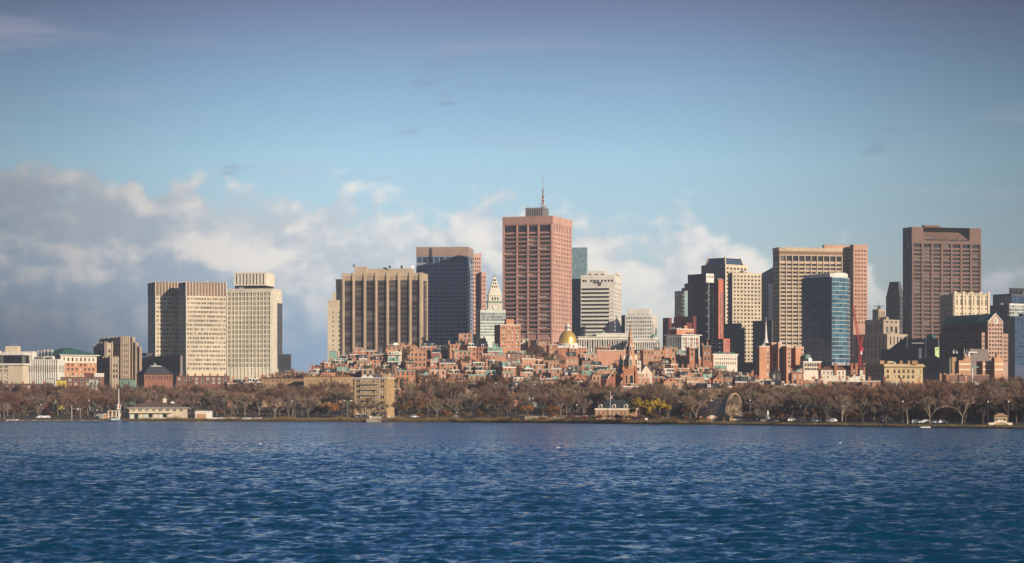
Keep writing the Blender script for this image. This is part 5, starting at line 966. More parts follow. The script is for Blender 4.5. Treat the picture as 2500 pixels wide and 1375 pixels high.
def m_church():
    Y = 1270; B = bld('brick_spired_church', 'brick church with tall octagonal stone spire and small green spire beside it', 'church', 1540, Y); z = lambda p: wz(p, Y)
    X = lambda p: wx(p, Y) - B.loc[0]
    r = 6.0; B.wall.box(X(1521), X(1553), -3.4, 3.6, 3, z(901), B.mi(redbrick)); o = (X(1521) - .01, -3.41); w = X(1553) - X(1521)
    B.facade(o, (1, 0), w, z(940), z(901), [(w * .25 - .5, w * .25 + .5), (w * .62 - .9, w * .62 + .9)], [(z(936), z(916))], redbrick, gm=wind, fm=stucco, arch=True, pane='lancet_window')
    for px in (1521.5, 1551): b = B.part('buttress', redbrick); b.box(X(px) - .2, X(px) + 1, -4.2, -3.42, 3, z(906)); 
    for px, yy in ((1522, -3), (1552, -3), (1522, 3), (1552, 3)): b = B.part('pinnacle', redbrick); b.box(X(px) - .8, X(px) + .8, yy - .6, yy + .6, z(905), z(899)); b.frustum([(X(px) - .8, yy - .6), (X(px) + .8, yy - .6), (X(px) + .8, yy + .6), (X(px) - .8, yy + .6)], z(899), [(X(px) - .02, yy - .02), (X(px) + .02, yy - .02), (X(px) + .02, yy + .02), (X(px) - .02, yy + .02)], z(892))
    c = X(1539); sp = B.part('spire', sand); oct_ = lambda rr: [(c + rr * cos(i * pi / 4 + pi / 8), rr * sin(i * pi / 4 + pi / 8)) for i in range(8)]
    sp.frustum(oct_(3.7), z(901), oct_(2.15), z(862)); sp.frustum(oct_(2.3), z(862), oct_(2.2), z(861)); sp.frustum(oct_(2.15), z(861), oct_(1.35), z(838)); sp.frustum(oct_(1.35), z(838), oct_(.08), z(787))
    for zz, rr in ((z(881), 2.9), (z(848), 1.75), (z(824), .95)):
        for i in range(4):
            a = i * pi / 2 - pi / 2; x_, y_ = c + rr * cos(a), rr * sin(a); h = 2.4 * rr / 2.5; t = B.part('lucarne', stucco); ww = .32 * rr; t.box(x_ - ww, x_ + ww, y_ - ww, y_ + ww, zz - h, zz + h * .4); t.frustum([(x_ - ww, y_ - ww), (x_ + ww, y_ - ww), (x_ + ww, y_ + ww), (x_ - ww, y_ + ww)], zz + h * .4, [(x_ - .01, y_ - .01), (x_ + .01, y_ - .01), (x_ + .01, y_ + .01), (x_ - .01, y_ + .01)], zz + h * 1.3)
            B.part('lucarne_opening', wind).box(x_ - ww * .55, x_ + ww * .55, y_ - ww - .05, y_ - ww + .02, zz - h * .9, zz + h * .2)
    B.part('finial', sand).tube((c, 0, z(788)), (c, 0, z(783)), .1, .05)
    # nave with gables
    n = B.part('nave', redbrick); nx0, nx1 = X(1480), X(1519); n.box(nx0, nx1, 0, 16, 3, z(925)); m_ = (nx0 + nx1) / 2 + 2
    n.face([(X(1484), -.01, z(925)), (X(1519), -.01, z(925)), (X(1499), -.01, z(905))]); rf = B.part('nave_roof', slate); g0, g1, gt = (X(1484), z(925)), (X(1519), z(925)), (X(1499), z(905))
    rf.face([(g0[0] - .3, -.3, g0[1]), (gt[0], -.3, gt[1] + .2), (gt[0], 16, gt[1] + .2), (g0[0] - .3, 16, g0[1])]); rf.face([(gt[0], -.3, gt[1] + .2), (g1[0] + .3, -.3, g1[1]), (g1[0] + .3, 16, g1[1]), (gt[0], 16, gt[1] + .2)])
    for s, e in ((g0, gt), (gt, g1)): B.part('gable_coping', stucco).tube((s[0], -.35, s[1] + .2), (e[0], -.35, e[1] + .3), .28, .28)
    B.part('gable_window', wind).box(X(1493), X(1498), -.1, -.02, z(920), z(914)); B.part('skylight', win).face([(X(1503), -.2, z(908.4)), (X(1509), -.2, z(914.5)), (X(1513), 8, z(914.5)), (X(1507), 8, z(908.4))])
    gx = X(1516); gs = B.part('green_spire', copper); gs.lathe(gx, 3, [(1.35, z(892)), (1.0, z(888)), (.04, z(863))], 8); gb = B.part('green_belfry', copper)
    for i in range(8): a = i * pi / 4; gb.box(gx + 1.05 * cos(a) - .16, gx + 1.05 * cos(a) + .16, 3 + 1.05 * sin(a) - .16, 3 + 1.05 * sin(a) + .16, z(905), z(892))
    gb.lathe(gx, 3, [(1.3, z(912)), (1.3, z(905)), (.3, z(905))], 8); B.part('belfry_core', wind).lathe(gx, 3, [(.7, z(905)), (.7, z(892))], 6); B.finish()
    Y = 1400; B = bld('stone_clock_gable', 'small pale church front with round clock window right of the spire', 'church', 1560, Y); X = lambda p: wx(p, Y) - B.loc[0]; z = lambda p: wz(p, Y)
    B.part('wall', stucco).box(X(1552), X(1565), 0, 8, 5, z(883)); B.part('cap', trim).box(X(1551.5), X(1565.5), -.3, 8.3, z(883), z(881)); B.part('round_window', wind).box(X(1556.5), X(1560.5), -.08, -.01, z(890), z(886)); B.part('lower_window', wind).box(X(1556), X(1561), -.08, -.01, z(905), z(898)); q = B.part('side_gable', stucco); q.face([(X(1565), .5, z(911)), (X(1593), .5, z(911)), (X(1578), .5, z(891))]); q.box(X(1565.2), X(1593), .5, 8, 5, z(911)); r = B.part('side_roof', slate); r.face([(X(1564), .2, z(911)), (X(1578), .2, z(890.5)), (X(1572), 14, z(890.5)), (X(1558), 14, z(911))]); r.face([(X(1578), .2, z(890.5)), (X(1594), .2, z(911)), (X(1588), 14, z(911)), (X(1572), 14, z(890.5))]); B.finish()
def m_waterfront():
    Y = 1195; B = bld('yellow_balcony_apartments', 'six-storey yellow brick apartments with white balconies, behind riverside trees', 'building', 943, Y)
    V = Vol(B, 865, 943, 963, Y, 14, 924); z = V.z; fl = [(924 + 13.2 * i) for i in range(7)]; rr = sorted((z(f + 9.6), z(f + 3.2)) for f in fl[:7])
    w = V.wl; cs = [(w * a, w * b) for a, b in ((.06, .19), (.22, .26), (.36, .45), (.56, .65), (.74, .78), (.81, .94))]
    V.left(yelbrick, cs, rr, gm=winb, nx=2, fm=trim, rec=.25); V.right(yelbrick, even(V.wr, 5, .45, .8), rr, gm=winb, nx=2, fm=trim, rec=.25); V.back(yelbrick); V.band(B.part('roof_edge', trim), V.z1, V.z1 + .45, .45)
    for (c, e) in rr:
        for f in (.06, .19, .22, .26, .36, .45, .56, .65, .74, .78, .81, .94): pass
        for a, b_ in cs: k = B.part('window_surround', trim); k.obox(V.Lp, V.dL, a - .18, a, .004, .1, c, e); k.obox(V.Lp, V.dL, b_, b_ + .18, .004, .1, c, e)
    for f in fl[1:6]:
        k = B.part('balcony', trim); k.obox(V.Lp, V.dL, w * .21, w * .79, .02, 1.5, z(f + .9), z(f)); k = B.part('balcony_rail', blackm); k.obox(V.Lp, V.dL, w * .21, w * .79, 1.4, 1.46, z(f - 5), z(f - 4.3))
        for i in range(16): k.obox(V.Lp, V.dL, w * (.21 + .58 * i / 15.2), w * (.21 + .58 * i / 15.2) + .05, 1.41, 1.45, z(f), z(f - 4.3))
    for px in (890, 905): b = B.part('roof_tent', trim); X = wx(px, Y + 8) - B.loc[0]; b.frustum([(X - 2, 6), (X + 2, 6), (X + 2, 10), (X - 2, 10)], V.z1 + .5, [(X - .1, 7.9), (X + .1, 7.9), (X + .1, 8.1), (X - .1, 8.1)], V.z1 + 1.8)
    b = B.part('roof_house', dkgrey); X = wx(925, Y + 8) - B.loc[0]; b.box(X - 2, X + 2, 6, 10, V.z1, V.z1 + 1.8); B.part('flue', steel).tube((wx(939, Y + 8) - B.loc[0], 8, V.z1), (wx(939, Y + 8) - B.loc[0], 8, V.z1 + 2.9), .25, .25, 6); B.finish()
    Y = 1350; B = bld('long_yellow_block', 'long low yellow brick block left of the yellow balcony apartments', 'building', 860, Y); V = Vol(B, 742, 862, 866, Y, 6, 920); z = V.z; V.left(yelbrick, even(V.wl, 10, .45, .8), [(z(947), z(940)), (z(934), z(928))], gm=winb, nx=3, fm=trim, rec=.3); V.right(yelbrick); V.back(yelbrick); V.band(B.part('roof_edge', dkbrick), V.z1, V.z1 + .35, .3)
    for i in range(14): B.part('roof_pot', tanbrick).obox(V.Lp, V.dL, V.wl * (i + .4) / 14, V.wl * (i + .4) / 14 + .5, -2, -1.4, V.z1, V.z1 + rnd.uniform(.5, 1.3))
    B.finish()
    Y = 1365; B = bld('grey_brown_terrace', 'long grey-brown brick terrace behind trees left of the long yellow block', 'rowhouses', 740, Y); V = Vol(B, 640, 742, 745, Y, 6, 924); z = V.z; V.left(tanbrick, even(V.wl, 15, .4, .5), [(z(945), z(938)), (z(933), z(927))], gm=winb, nx=-1, fm=trim); V.right(tanbrick); V.back(tanbrick); V.band(B.part('roof_edge', slate), V.z1, V.z1 + .5, .3); B.finish()
    # left group
    Y = 1430; B = bld('dark_hip_roofed_hall', 'brick hall under a dark hipped roof with white cupola, below the twin slabs', 'building', 400, Y); V = Vol(B, 334, 352, 422, Y, 68, 914); z = V.z; V.right(dkbrick, even(V.wr, 9, .4, .6), [(z(926), z(918))], gm=winb, nx=-1, fm=htrim); V.left(dkbrick); V.back(dkbrick, False); p = V.poly(.6); cx = sum(a[0] for a in p) / 4; cy = sum(a[1] for a in p) / 4; B.part('roof', slate).frustum(p, V.z1, [(cx + (a[0] - cx) * .45, cy + (a[1] - cy) * .45) for a in p], z(894)); q = [(cx + (a[0] - cx) * .34, cy + (a[1] - cy) * .34) for a in p]; B.part('roof_deck', trim).frustum(q, z(894), q, z(892.5)); B.part('cupola', copper).lathe(cx, cy, [(1.0, z(892.5)), (.8, z(889)), (1.0, z(888.6)), (.1, z(885))], 8)
    for f in (.2, .5, .8): u = V.wr * f; b = B.part('dormer', slate); b.obox(V.C, V.dR, u - .8, u + .8, -4.5, -1.8, V.z1, z(905)); B.part('dormer_window', winb).obox(V.C, V.dR, u - .5, u + .5, -1.8, -1.75, V.z1 + 1.0, z(906.5))
    B.finish()
    for nm, lab, xl, xr, Y, top, wm, extra in (('brown_low_block', 'low dark red-brown block with stair tower below the green roofed building', 148, 254, 1400, 922, dkbrick, 1), ('teal_shed', 'turquoise corrugated rooftop shed above the trees at left', 292, 331, 1385, 927, copper, 0), ('yellow_cabin', 'small bright yellow cabin above trees below the white office', 138, 162, 1390, 929, yelpaint, 0), ('grey_shed', 'pale green metal box beside the low red-brown block', 218, 239, 1380, 927, matte_mint, 0), ('far_left_brick_terrace', 'long brick terrace roof above the trees at the left edge', -60, 122, 1390, 938, dkbrick, 2), ('mint_penthouse', 'small mint green rooftop box by the red-brown stair block', 112, 131, 1400, 926, matte_mint, 0), ('red_gabled_terrace', 'low red brick terrace with white attic windows under the twin slabs', 430, 560, 1440, 919, dkbrick, 2)):
        B = bld(nm, lab, 'building', xr, Y); V = Vol(B, xl, xr - 2, xr, Y, 7, top); z = V.z; c = even(V.wl, max(2, int(V.wl / 3.4)), .45, .4) if extra else even(V.wl, max(2, int(V.wl / 2)), .3, .3)
        V.left(wm, c, [(z(top + 12), z(top + 5))] if not extra else [(z(top + 18), z(top + 12.5)), (z(top + 8.5), z(top + 3))], gm=winb, nx=-1 if extra else 1, fm=trim if extra else None, rec=.2); V.right(wm); V.back(wm); V.band(B.part('roof_edge', tarroof), V.z1, V.z1 + .35, .2)
        if extra == 1:
            Q = Vol(B, 208, 230, 254, Y + 4, 20, 911, 922); Q.left(dkbrick); Q.right(palewhite, even(Q.wr, 10, .4), [(z(920), z(913))], gm=steel, rec=.1); Q.back(dkbrick)
            for i in range(14): aerial(B, wx(rnd.uniform(172, 205), Y + 6) - B.loc[0], 6, V.z1, rnd.uniform(.6, 3.4), .3, stucco)
        if extra == 2:
            for i in range(7): u = V.wl * (i + .3) / 7; b = B.part('chimney', redbrick); b.obox(V.Lp, V.dL, u, u + 1, -3, -2, V.z1, V.z1 + 1.7)
        B.finish()
pinkwhite = matte('white_spire_paint', (0.74, 0.68, 0.65)); yelstone = matte('yellow_sandstone', (0.45, 0.34, 0.19)); greydk = matte('dark_grey_stone', (0.16, 0.145, 0.13)); brownblank = matte('brown_party_wall', (0.17, 0.10, 0.075), 0.25); yelpaint = matte('yellow_paint', (0.65, 0.5, 0.08))  # greydk: even dark grey on every face of the arcaded hall
for fn in (m_brick_towers, m_church, m_waterfront): fn()
# ------------------------------------------------------------------ hillside houses
ORD = ['first', 'second', 'third', 'fourth', 'fifth', 'sixth', 'seventh', 'eighth', 'ninth', 'tenth', 'eleventh', 'twelfth', 'thirteenth', 'fourteenth', 'fifteenth', 'sixteenth', 'seventeenth', 'eighteenth', 'nineteenth', 'twentieth']
def ordn(i):
    i += 1
    if i <= 20: return ORD[i - 1]
    tens = {2: 'twenty', 3: 'thirty', 4: 'forty', 5: 'fifty', 6: 'sixty', 7: 'seventy', 8: 'eighty', 9: 'ninety'}
    t, u = divmod(i, 10)
    if u == 0: return tens[t][:-1] + 'ieth'
    return tens[t] + '-' + ORD[u - 1]
WALLS = [(redbrick, 'red brick', 9), (orbrick, 'orange brick', 6), (dkbrick, 'dark brick', 4), (pinkbrick, 'pink brick', 5), (tanbrick, 'tan brick', 4), (stucco, 'cream stucco', 1)]
def pick(r, arr):
    t = r.uniform(0, sum(a[-1] for a in arr))
    for a in arr:
        t -= a[-1]
        if t <= 0: return a
    return arr[-1]
ROOFS = [('flat', 'flat roof', 8), ('slate_mansard', 'slate mansard', 4), ('copper_mansard', 'green copper mansard', 1), ('gable', 'gabled slate roof', 3), ('penthouse', 'pale attic storey', 3), ('deck', 'roof deck', 2)]
BAND = [(430, 'twin slabs'), (600, 'cream grid tower'), (740, 'open sky gap'), (870, 'ribbed tan tower'), (1010, 'blue-shaded tower'), (1150, 'clock tower'), (1260, 'tallest tower'), (1385, 'golden dome'), (1465, 'marble annex'), (1540, 'church spire'), (1620, 'maroon block'), (1720, 'charcoal slab'), (1810, 'beige punched tower'), (1900, 'brick slabs'), (2010, 'curved glass tower'), (2120, 'red crane'), (2250, 'brown granite tower'), (2400, 'gabled office')]
def near(px): return min(BAND, key=lambda b: abs(b[0] - px))[1]
def house(label, px, Y, w, dep, zt, wall, roof, r, rot=0.0, floors=2, group='houses on the hillside', wname='', ang0=0.0):
    x = wx(px, Y); B = Bld('rowhouse', label, 'house', (x, Y, 0), group); m = wall; zb = zt - 17; a = rot; d = (cos(a), sin(a)); o = (-d[0] * w / 2, -d[1] * w / 2)
    fh = r.uniform(3.0, 3.4); body = zt - (2.6 if 'mansard' in roof or roof == 'penthouse' else 0.0)
    nc = max(2, int(w / r.uniform(2.3, 3.2))); cols = even(w, nc, r.uniform(.36, .48), .3); rr = sorted([(body - .7 - fh * i - r.uniform(1.7, 1.9), body - .7 - fh * i) for i in range(floors)])
    blank = r.random() < .16
    g = r.choice([win, win, winb]); fm = htrim if r.random() < .8 else trim
    B.facade(o, d, w, zb, body, () if blank else cols, rr, m, gm=g, nx=-1, fm=fm, rec=.22)
    n = (d[1], -d[0]); R = (o[0] + d[0] * w, o[1] + d[1] * w); dR = (-d[1], d[0])
    sc = even(dep, 3, .3, .5) if r.random() < .45 else ()
    B.facade(R, dR, dep, zb, body, sc, rr[-1:], m, gm=g, nx=-1, fm=fm, rec=.22)
    R2 = (R[0] + dR[0] * dep, R[1] + dR[1] * dep); L2 = (o[0] + dR[0] * dep, o[1] + dR[1] * dep)
    B.facade(R2, (-d[0], -d[1]), w, zb, body, (), (), m); B.facade(L2, (-dR[0], -dR[1]), dep, zb, body, (), (), m)
    P = lambda u, v, z: (o[0] + d[0] * u + dR[0] * v, o[1] + d[1] * u + dR[1] * v, z)
    if 'mansard' in roof:
        mm = copper if 'copper' in roof else slate; q = B.part('roof', mm); i = .9
        p0 = [P(-.15, -.15, 0)[:2], P(w + .15, -.15, 0)[:2], P(w + .15, dep + .15, 0)[:2], P(-.15, dep + .15, 0)[:2]]; p1 = [P(i * .2, i, 0)[:2], P(w - i * .2, i, 0)[:2], P(w - i * .2, dep - i, 0)[:2], P(i * .2, dep - i, 0)[:2]]
        q.frustum(p0, body, p1, zt); B.part('cornice', trim).obox(o, d, -.2, w + .2, -.1, .3, body - .35, body + .1)
        for k in range(max(1, nc - 1)):
            u = w * (k + .5) / max(1, nc - 1); b = B.part('dormer', htrim if r.random() < .7 else mm); b.obox(o, d, u - .62, u + .62, -1.6, -.05, body + .15, body + 1.9)
            b.face([P(u - .75, .0, body + 1.9), P(u + .75, .0, body + 1.9), P(u, .0, body + 2.5)]); b.face([P(u - .75, .0, body + 1.9), P(u, .0, body + 2.5), P(u, 1.6, body + 2.5), P(u - .75, 1.6, body + 1.9)]); b.face([P(u + .75, .0, body + 1.9), P(u + .75, 1.6, body + 1.9), P(u, 1.6, body + 2.5), P(u, .0, body + 2.5)])
            B.part('dormer_window', win, id(b)).obox(o, d, u - .36, u + .36, -.05, .0, body + .4, body + 1.7)
    elif roof == 'gable':
        q = B.part('roof', slate); h = r.uniform(1.8, 2.8)
        if r.random() < .5:
            q.face([P(-.2, -.3, body), P(w + .2, -.3, body), P(w + .2, dep / 2, body + h), P(-.2, dep / 2, body + h)]); q.face([P(w + .2, dep + .3, body), P(-.2, dep + .3, body), P(-.2, dep / 2, body + h), P(w + .2, dep / 2, body + h)])
            e = B.part('gable_end', m); e.face([P(w, 0, body), P(w, dep, body), P(w, dep / 2, body + h - .1)]); e.face([P(0, dep, body), P(0, 0, body), P(0, dep / 2, body + h - .1)])
            b = B.part('dormer', trim); u = w * .5; b.obox(o, d, u - .8, u + .8, -2.6, -.5, body + .2, body + 1.7); B.part('dormer_window', win, id(b)).obox(o, d, u - .5, u + .5, -.5, -.45, body + .4, body + 1.5)
        else:
            q.face([P(-.3, -.3, body), P(w / 2, -.3, body + h), P(w / 2, dep + .3, body + h), P(-.3, dep + .3, body)]); q.face([P(w / 2, -.3, body + h), P(w + .3, -.3, body), P(w + .3, dep + .3, body), P(w / 2, dep + .3, body + h)])
            e = B.part('gable_end', m); e.face([P(0, 0, body), P(w, 0, body), P(w / 2, 0, body + h - .1)]); e.face([P(w, dep, body), P(0, dep, body), P(w / 2, dep, body + h - .1)]); B.part('gable_window', win).obox(o, d, w / 2 - .4, w / 2 + .4, .01, .05, body + .3, body + h * .55)
    else:
        B.part('roof', tarroof).face([P(0, 0, body - .05), P(w, 0, body - .05), P(w, dep, body - .05), P(0, dep, body - .05)])
        b = B.part('cornice', r.choice([htrim, m, slate, m, trim, htrim, copper, htrim])); b.obox(o, d, -.12, w + .12, -.25, .28, body - .3, body + .3); b.obox(R, dR, .3, dep, -.25, .12, body - .1, body + .28)
        if roof == 'penthouse':
            u0, u1 = w * r.uniform(.05, .2), w * r.uniform(.75, .95); k = B.part('attic_storey', r.choice([trim, htrim, stucco, htrim])); k.obox(o, d, u0, u1, -dep * .6, -r.uniform(.4, 1.5), body - .04, zt)
            nn = max(2, int((u1 - u0) / 1.6))
            for i in range(nn): B.part('attic_window', win, id(k)).obox(o, d, u0 + (u1 - u0) * (i + .2) / nn, u0 + (u1 - u0) * (i + .8) / nn, -.42, -.3, body + .7, body + 2.1)
        elif roof == 'deck':
            k = B.part('deck_rail', trim)
            for i in range(9): k.obox(o, d, w * (.1 + .8 * i / 8) - .05, w * (.1 + .8 * i / 8) + .05, -1.05, -.95, body, body + 1.1)
            k.obox(o, d, w * .1, w * .9, -1.08, -.92, body + 1.1, body + 1.2); B.part('stair_head', r.choice([slate, copper, trim])).obox(o, d, w * .55, w * .85, -5, -2.5, body - .04, body + 2.3)
    for k in range(r.choice([1, 1, 2, 2, 3])):
        u = r.choice([.35, w - .35, .35, w - .35, w * r.uniform(.3, .7)]) + r.uniform(-.1, .1); v = dep * r.uniform(.15, .8); hw = r.uniform(.35, .6); hh = zt + r.uniform(.9, 2.4); c = P(u, v, 0); b = B.part('chimney', r.choice([redbrick, redbrick, orbrick, m])); b.box(c[0] - hw, c[0] + hw, c[1] - .5, c[1] + .5, body - 1, hh); b.box(c[0] - hw - .12, c[0] + hw + .12, c[1] - .62, c[1] + .62, hh - .35, hh - .1)
        for j in range(2): B.part('chimney_pot', r.choice([orbrick, stucco]), id(b)).lathe(c[0] - hw * .5 + hw * j, c[1], [(.17, hh), (.14, hh + .6)], 5)
    if r.random() < .4:
        c = P(w * r.uniform(.25, .75), dep * .5, 0); k = B.part('roof_vent', r.choice([steel, whitepaint, whitepaint, trim])); k.box(c[0] - .5, c[0] + .5, c[1] - .5, c[1] + .5, body - .04, zt + r.uniform(.2, .9))
    if r.random() < .2: c = P(w * r.random(), dep * .4, 0); aerial(B, c[0], c[1], zt - .2, r.uniform(2, 3.5), .06)
    B.finish(6.0)
# distinctive hill buildings first: (x0, x1, top, Y, wall, roof, label)
HAND = [(1108, 1152, 857, 1560, pinkbrick, 'flat', 'broad plain pink brick wall with few windows, middle of the hill'),
    (1234, 1294, 856, 1575, orbrick, 'penthouse', 'wide brick mansion with white balustrade and end chimneys below the tallest tower'),
    (1000, 1042, 860, 1500, orbrick, 'gable', 'brick house with broad dark gable below the blue-shaded tower'),
    (1074, 1112, 876, 1440, orbrick, 'slate_mansard', 'grey mansard house with round dormers on the left hillside'),
    (883, 912, 902, 1345, tanbrick, 'flat', 'plain tan brick box above the yellow balcony apartments'), (858, 884, 903, 1352, dkbrick, 'flat', 'dark brown brick box left of the plain tan brick box'),
    (1286, 1324, 927, 1235, slate, 'flat', 'dark slate-clad attic house in the lowest row right of centre'), (1288, 1324, 932, 1222, trim, 'flat', 'bright white attic house with three windows in the lowest row'),
    (804, 822, 858, 1660, copper, 'flat', 'green copper-clad roof house under the cream courthouse'), (862, 886, 850, 1690, redpanel, 'flat', 'bright red rooftop house under the ribbed tan tower'),
    (1417, 1460, 864, 1600, pinkbrick, 'flat', 'long pink brick school-like wall right of the golden dome'), (1458, 1528, 856, 1612, pinkbrick, 'flat', 'large flat pink brick block left of the church spire'),
    (1460, 1491, 847, 1640, dkbrick, 'flat', 'square brown brick penthouse above the large pink brick block'), (1570, 1622, 856, 1590, orbrick, 'deck', 'wide brick block with roof deck right of the church spire'),
    (1622, 1652, 850, 1600, orbrick, 'flat', 'tall brick house with green copper bay, under the canopied building'), (1652, 1682, 855, 1580, orbrick, 'copper_mansard', 'brick house with green copper top below the canopied building'),
    (1683, 1706, 848, 1560, redbrick, 'flat', 'blank red brick tower house with chimneys left of the charcoal slab'), (1716, 1736, 845, 1555, redbrick, 'flat', 'blank red brick tower house with chimneys under the charcoal slab'),
    (1340, 1362, 842, 1640, redbrick, 'flat', 'red brick house with bay immediately left of the golden dome'), (1390, 1410, 850, 1630, redbrick, 'flat', 'narrow red brick house just under the golden dome'),
    (1290, 1342, 832, 1690, pinkbrick, 'flat', 'pink brick apartment house below the foot of the tallest tower'), (1254, 1292, 828, 1700, stucco, 'flat', 'cream apartment house directly below the tallest tower'),
    (1120, 1152, 815, 1720, pinkbrick, 'flat', 'pink brick house with rooftop aerials left of the green office'), (1164, 1190, 826, 1690, trim, 'penthouse', 'white attic house with tall brick chimney below the green office'),
    (1060, 1100, 843, 1690, slate, 'slate_mansard', 'broad dark slate roof house below the blue-shaded tower'), (1795, 1842, 919, 1130, dkbrick, 'slate_mansard', 'ornate brown mansion with curved gable above the shell'),
    (1704, 1760, 948, 1080, dkbrick, 'gable', 'dark gabled mansion left of the concert shell'), (1933, 1962, 911, 1330, redbrick, 'deck', 'brick house with white roof canopy below the orange brick slabs'),
    (1884, 1908, 912, 1310, slate, 'gable', 'grey clapboard gabled house below the orange brick slabs'), (965, 1014, 905, 1290, redbrick, 'flat', 'tall red brick corner house right of the yellow balcony apartments')]
hr = random.Random(21)
for (x0, x1, top, Y, wl_, rf, lab) in HAND:
    house(lab, (x0 + x1) / 2, Y, (x1 - x0) * Y / FP, hr.uniform(9, 13), wz(top, Y), wl_, rf, hr, hr.uniform(.0, .18), 3, 'landmark houses on the hillside')
def fill():
    r = random.Random(5); taken = [(a, b, t, Y) for (a, b, t, Y, *_) in HAND]
    rowname = ['lowest', 'second', 'third', 'fourth', 'fifth', 'sixth', 'topmost']
    for k, fr in enumerate(ROWF):
        lo, hi = [(440, 1990), (560, 1980), (640, 1850), (690, 1830), (760, 1760), (800, 1745), (805, 1735)][k]
        px = lo + r.uniform(0, 20); n = 0; done = []
        while px < hi:
            Y = front_y(px) + (1670 - front_y(px)) * fr; w = r.choice([4.8, 5.5, 6, 6.5, 7.5, 8.5, 10]); wp = w * FP / Y; c = px + wp / 2; px += wp + (r.uniform(0, 2) if r.random() < .75 else r.uniform(6, 22))
            Yh = Y + r.uniform(-16, 16)
            if any(a - 6 < c < b + 6 and abs(Yh - yy) < 42 for a, b, t, yy in taken): continue
            if 1475 < c < 1560 and Yh < 1330: continue
            if 845 < c < 965 and Yh < 1250: continue
            if 640 < c < 866 and Yh < 1395: continue
            if 1846 < c < 1962 and Yh > 1380: continue
            if 1950 < c < 2112 and Yh > 1350: continue
            if c < 565 and k == 0 and c > 425: continue
            done.append((c, Yh, w)); n += 1
        for i, (c, Yh, w) in enumerate(done):
            wm, wn, _ = pick(r, WALLS); rf, rn, _ = pick(r, ROOFS)
            if wn == 'white painted' and rf == 'penthouse': rf, rn = 'flat', 'flat roof'
            lab = '%s house, %s, %s from left in %s hillside row' % (wn, rn, ordn(i), rowname[k]); lab = lab if len(lab.split()) + len(near(c).split()) > 15 else lab + ', near ' + near(c)
            house(lab, c, Yh, w, r.uniform(9, 12), wz(top_py(c, Yh) + r.uniform(-7, 5), Yh), wm, rf, r, r.uniform(-.12, .35), 3 if k == 0 else 2, 'houses on the hillside')
    # the street of town houses behind the riverside trees
    px = 968.0; done = []
    while px < 2720:
        Y = shore(wx(px, 1000)) + float(np.interp(px, [900, 1700, 1850, 2500], [165, 175, 190, 200])); w = r.choice([7, 8, 8, 9, 11]); wp = w * FP / Y; c = px + wp / 2; px += wp + (0.4 if r.random() < .8 else 10)
        if any(a - 8 < c < b + 8 and abs(Y - yy) < 60 for a, b, t, yy in taken): continue
        done.append((c, Y, w))
    for i, (c, Y, w) in enumerate(done):
        wm, wn, _ = pick(r, WALLS[:5] + [(dkbrick, 'dark brick', 8)]); rf, rn, _ = pick(r, ROOFS)
        house('%s town house with %s, %s from left behind the riverside trees' % (wn, rn, ordn(i)), c, Y, w, 12, wz(np.interp(c, [960, 1500, 1800, 2000, 2500], [950, 948, 940, 934, 936]) + r.uniform(-5, 6), Y), wm, rf, r, -.12 if c > 1700 else 0, 4, 'town houses behind the riverside trees')
fill()
# ------------------------------------------------------------------ trees
def bark(name, col, var):
    m, nt, b = new_mat(name); N, L = nt.nodes, nt.links; oi = N.new('ShaderNodeObjectInfo'); r = N.new('ShaderNodeValToRGB'); r.color_ramp.elements[0].color = tuple(c * (1 - var) for c in col) + (1,); r.color_ramp.elements[1].color = tuple(c * (1 + var) for c in col) + (1,)
    L.new(oi.outputs['Random'], r.inputs[0]); L.new(r.outputs[0], b.inputs['Base Color']); b.inputs['Roughness'].default_value = .9; b.inputs['Specular IOR Level'].default_value = .15; return m
bk = bark('grey_bark', (0.17, 0.135, 0.105), .3); bkw = bark('pale_bark', (0.30, 0.245, 0.185), .25)
TW = {'grey': bark('grey_brown_twigs', (0.255, 0.18, 0.13), .25), 'red': bark('red_brown_twigs', (0.21, 0.12, 0.082), .3), 'olive': bark('olive_twigs', (0.265, 0.205, 0.13), .25)}
LF = {'orange': bark('orange_leaves', (0.30, 0.125, 0.035), .3), 'rust': bark('rust_leaves', (0.18, 0.075, 0.035), .25), 'yellow': bark('yellow_leaves', (0.46, 0.30, 0.04), .2), 'green': bark('dark_needles', (0.03, 0.045, 0.02), .3)}
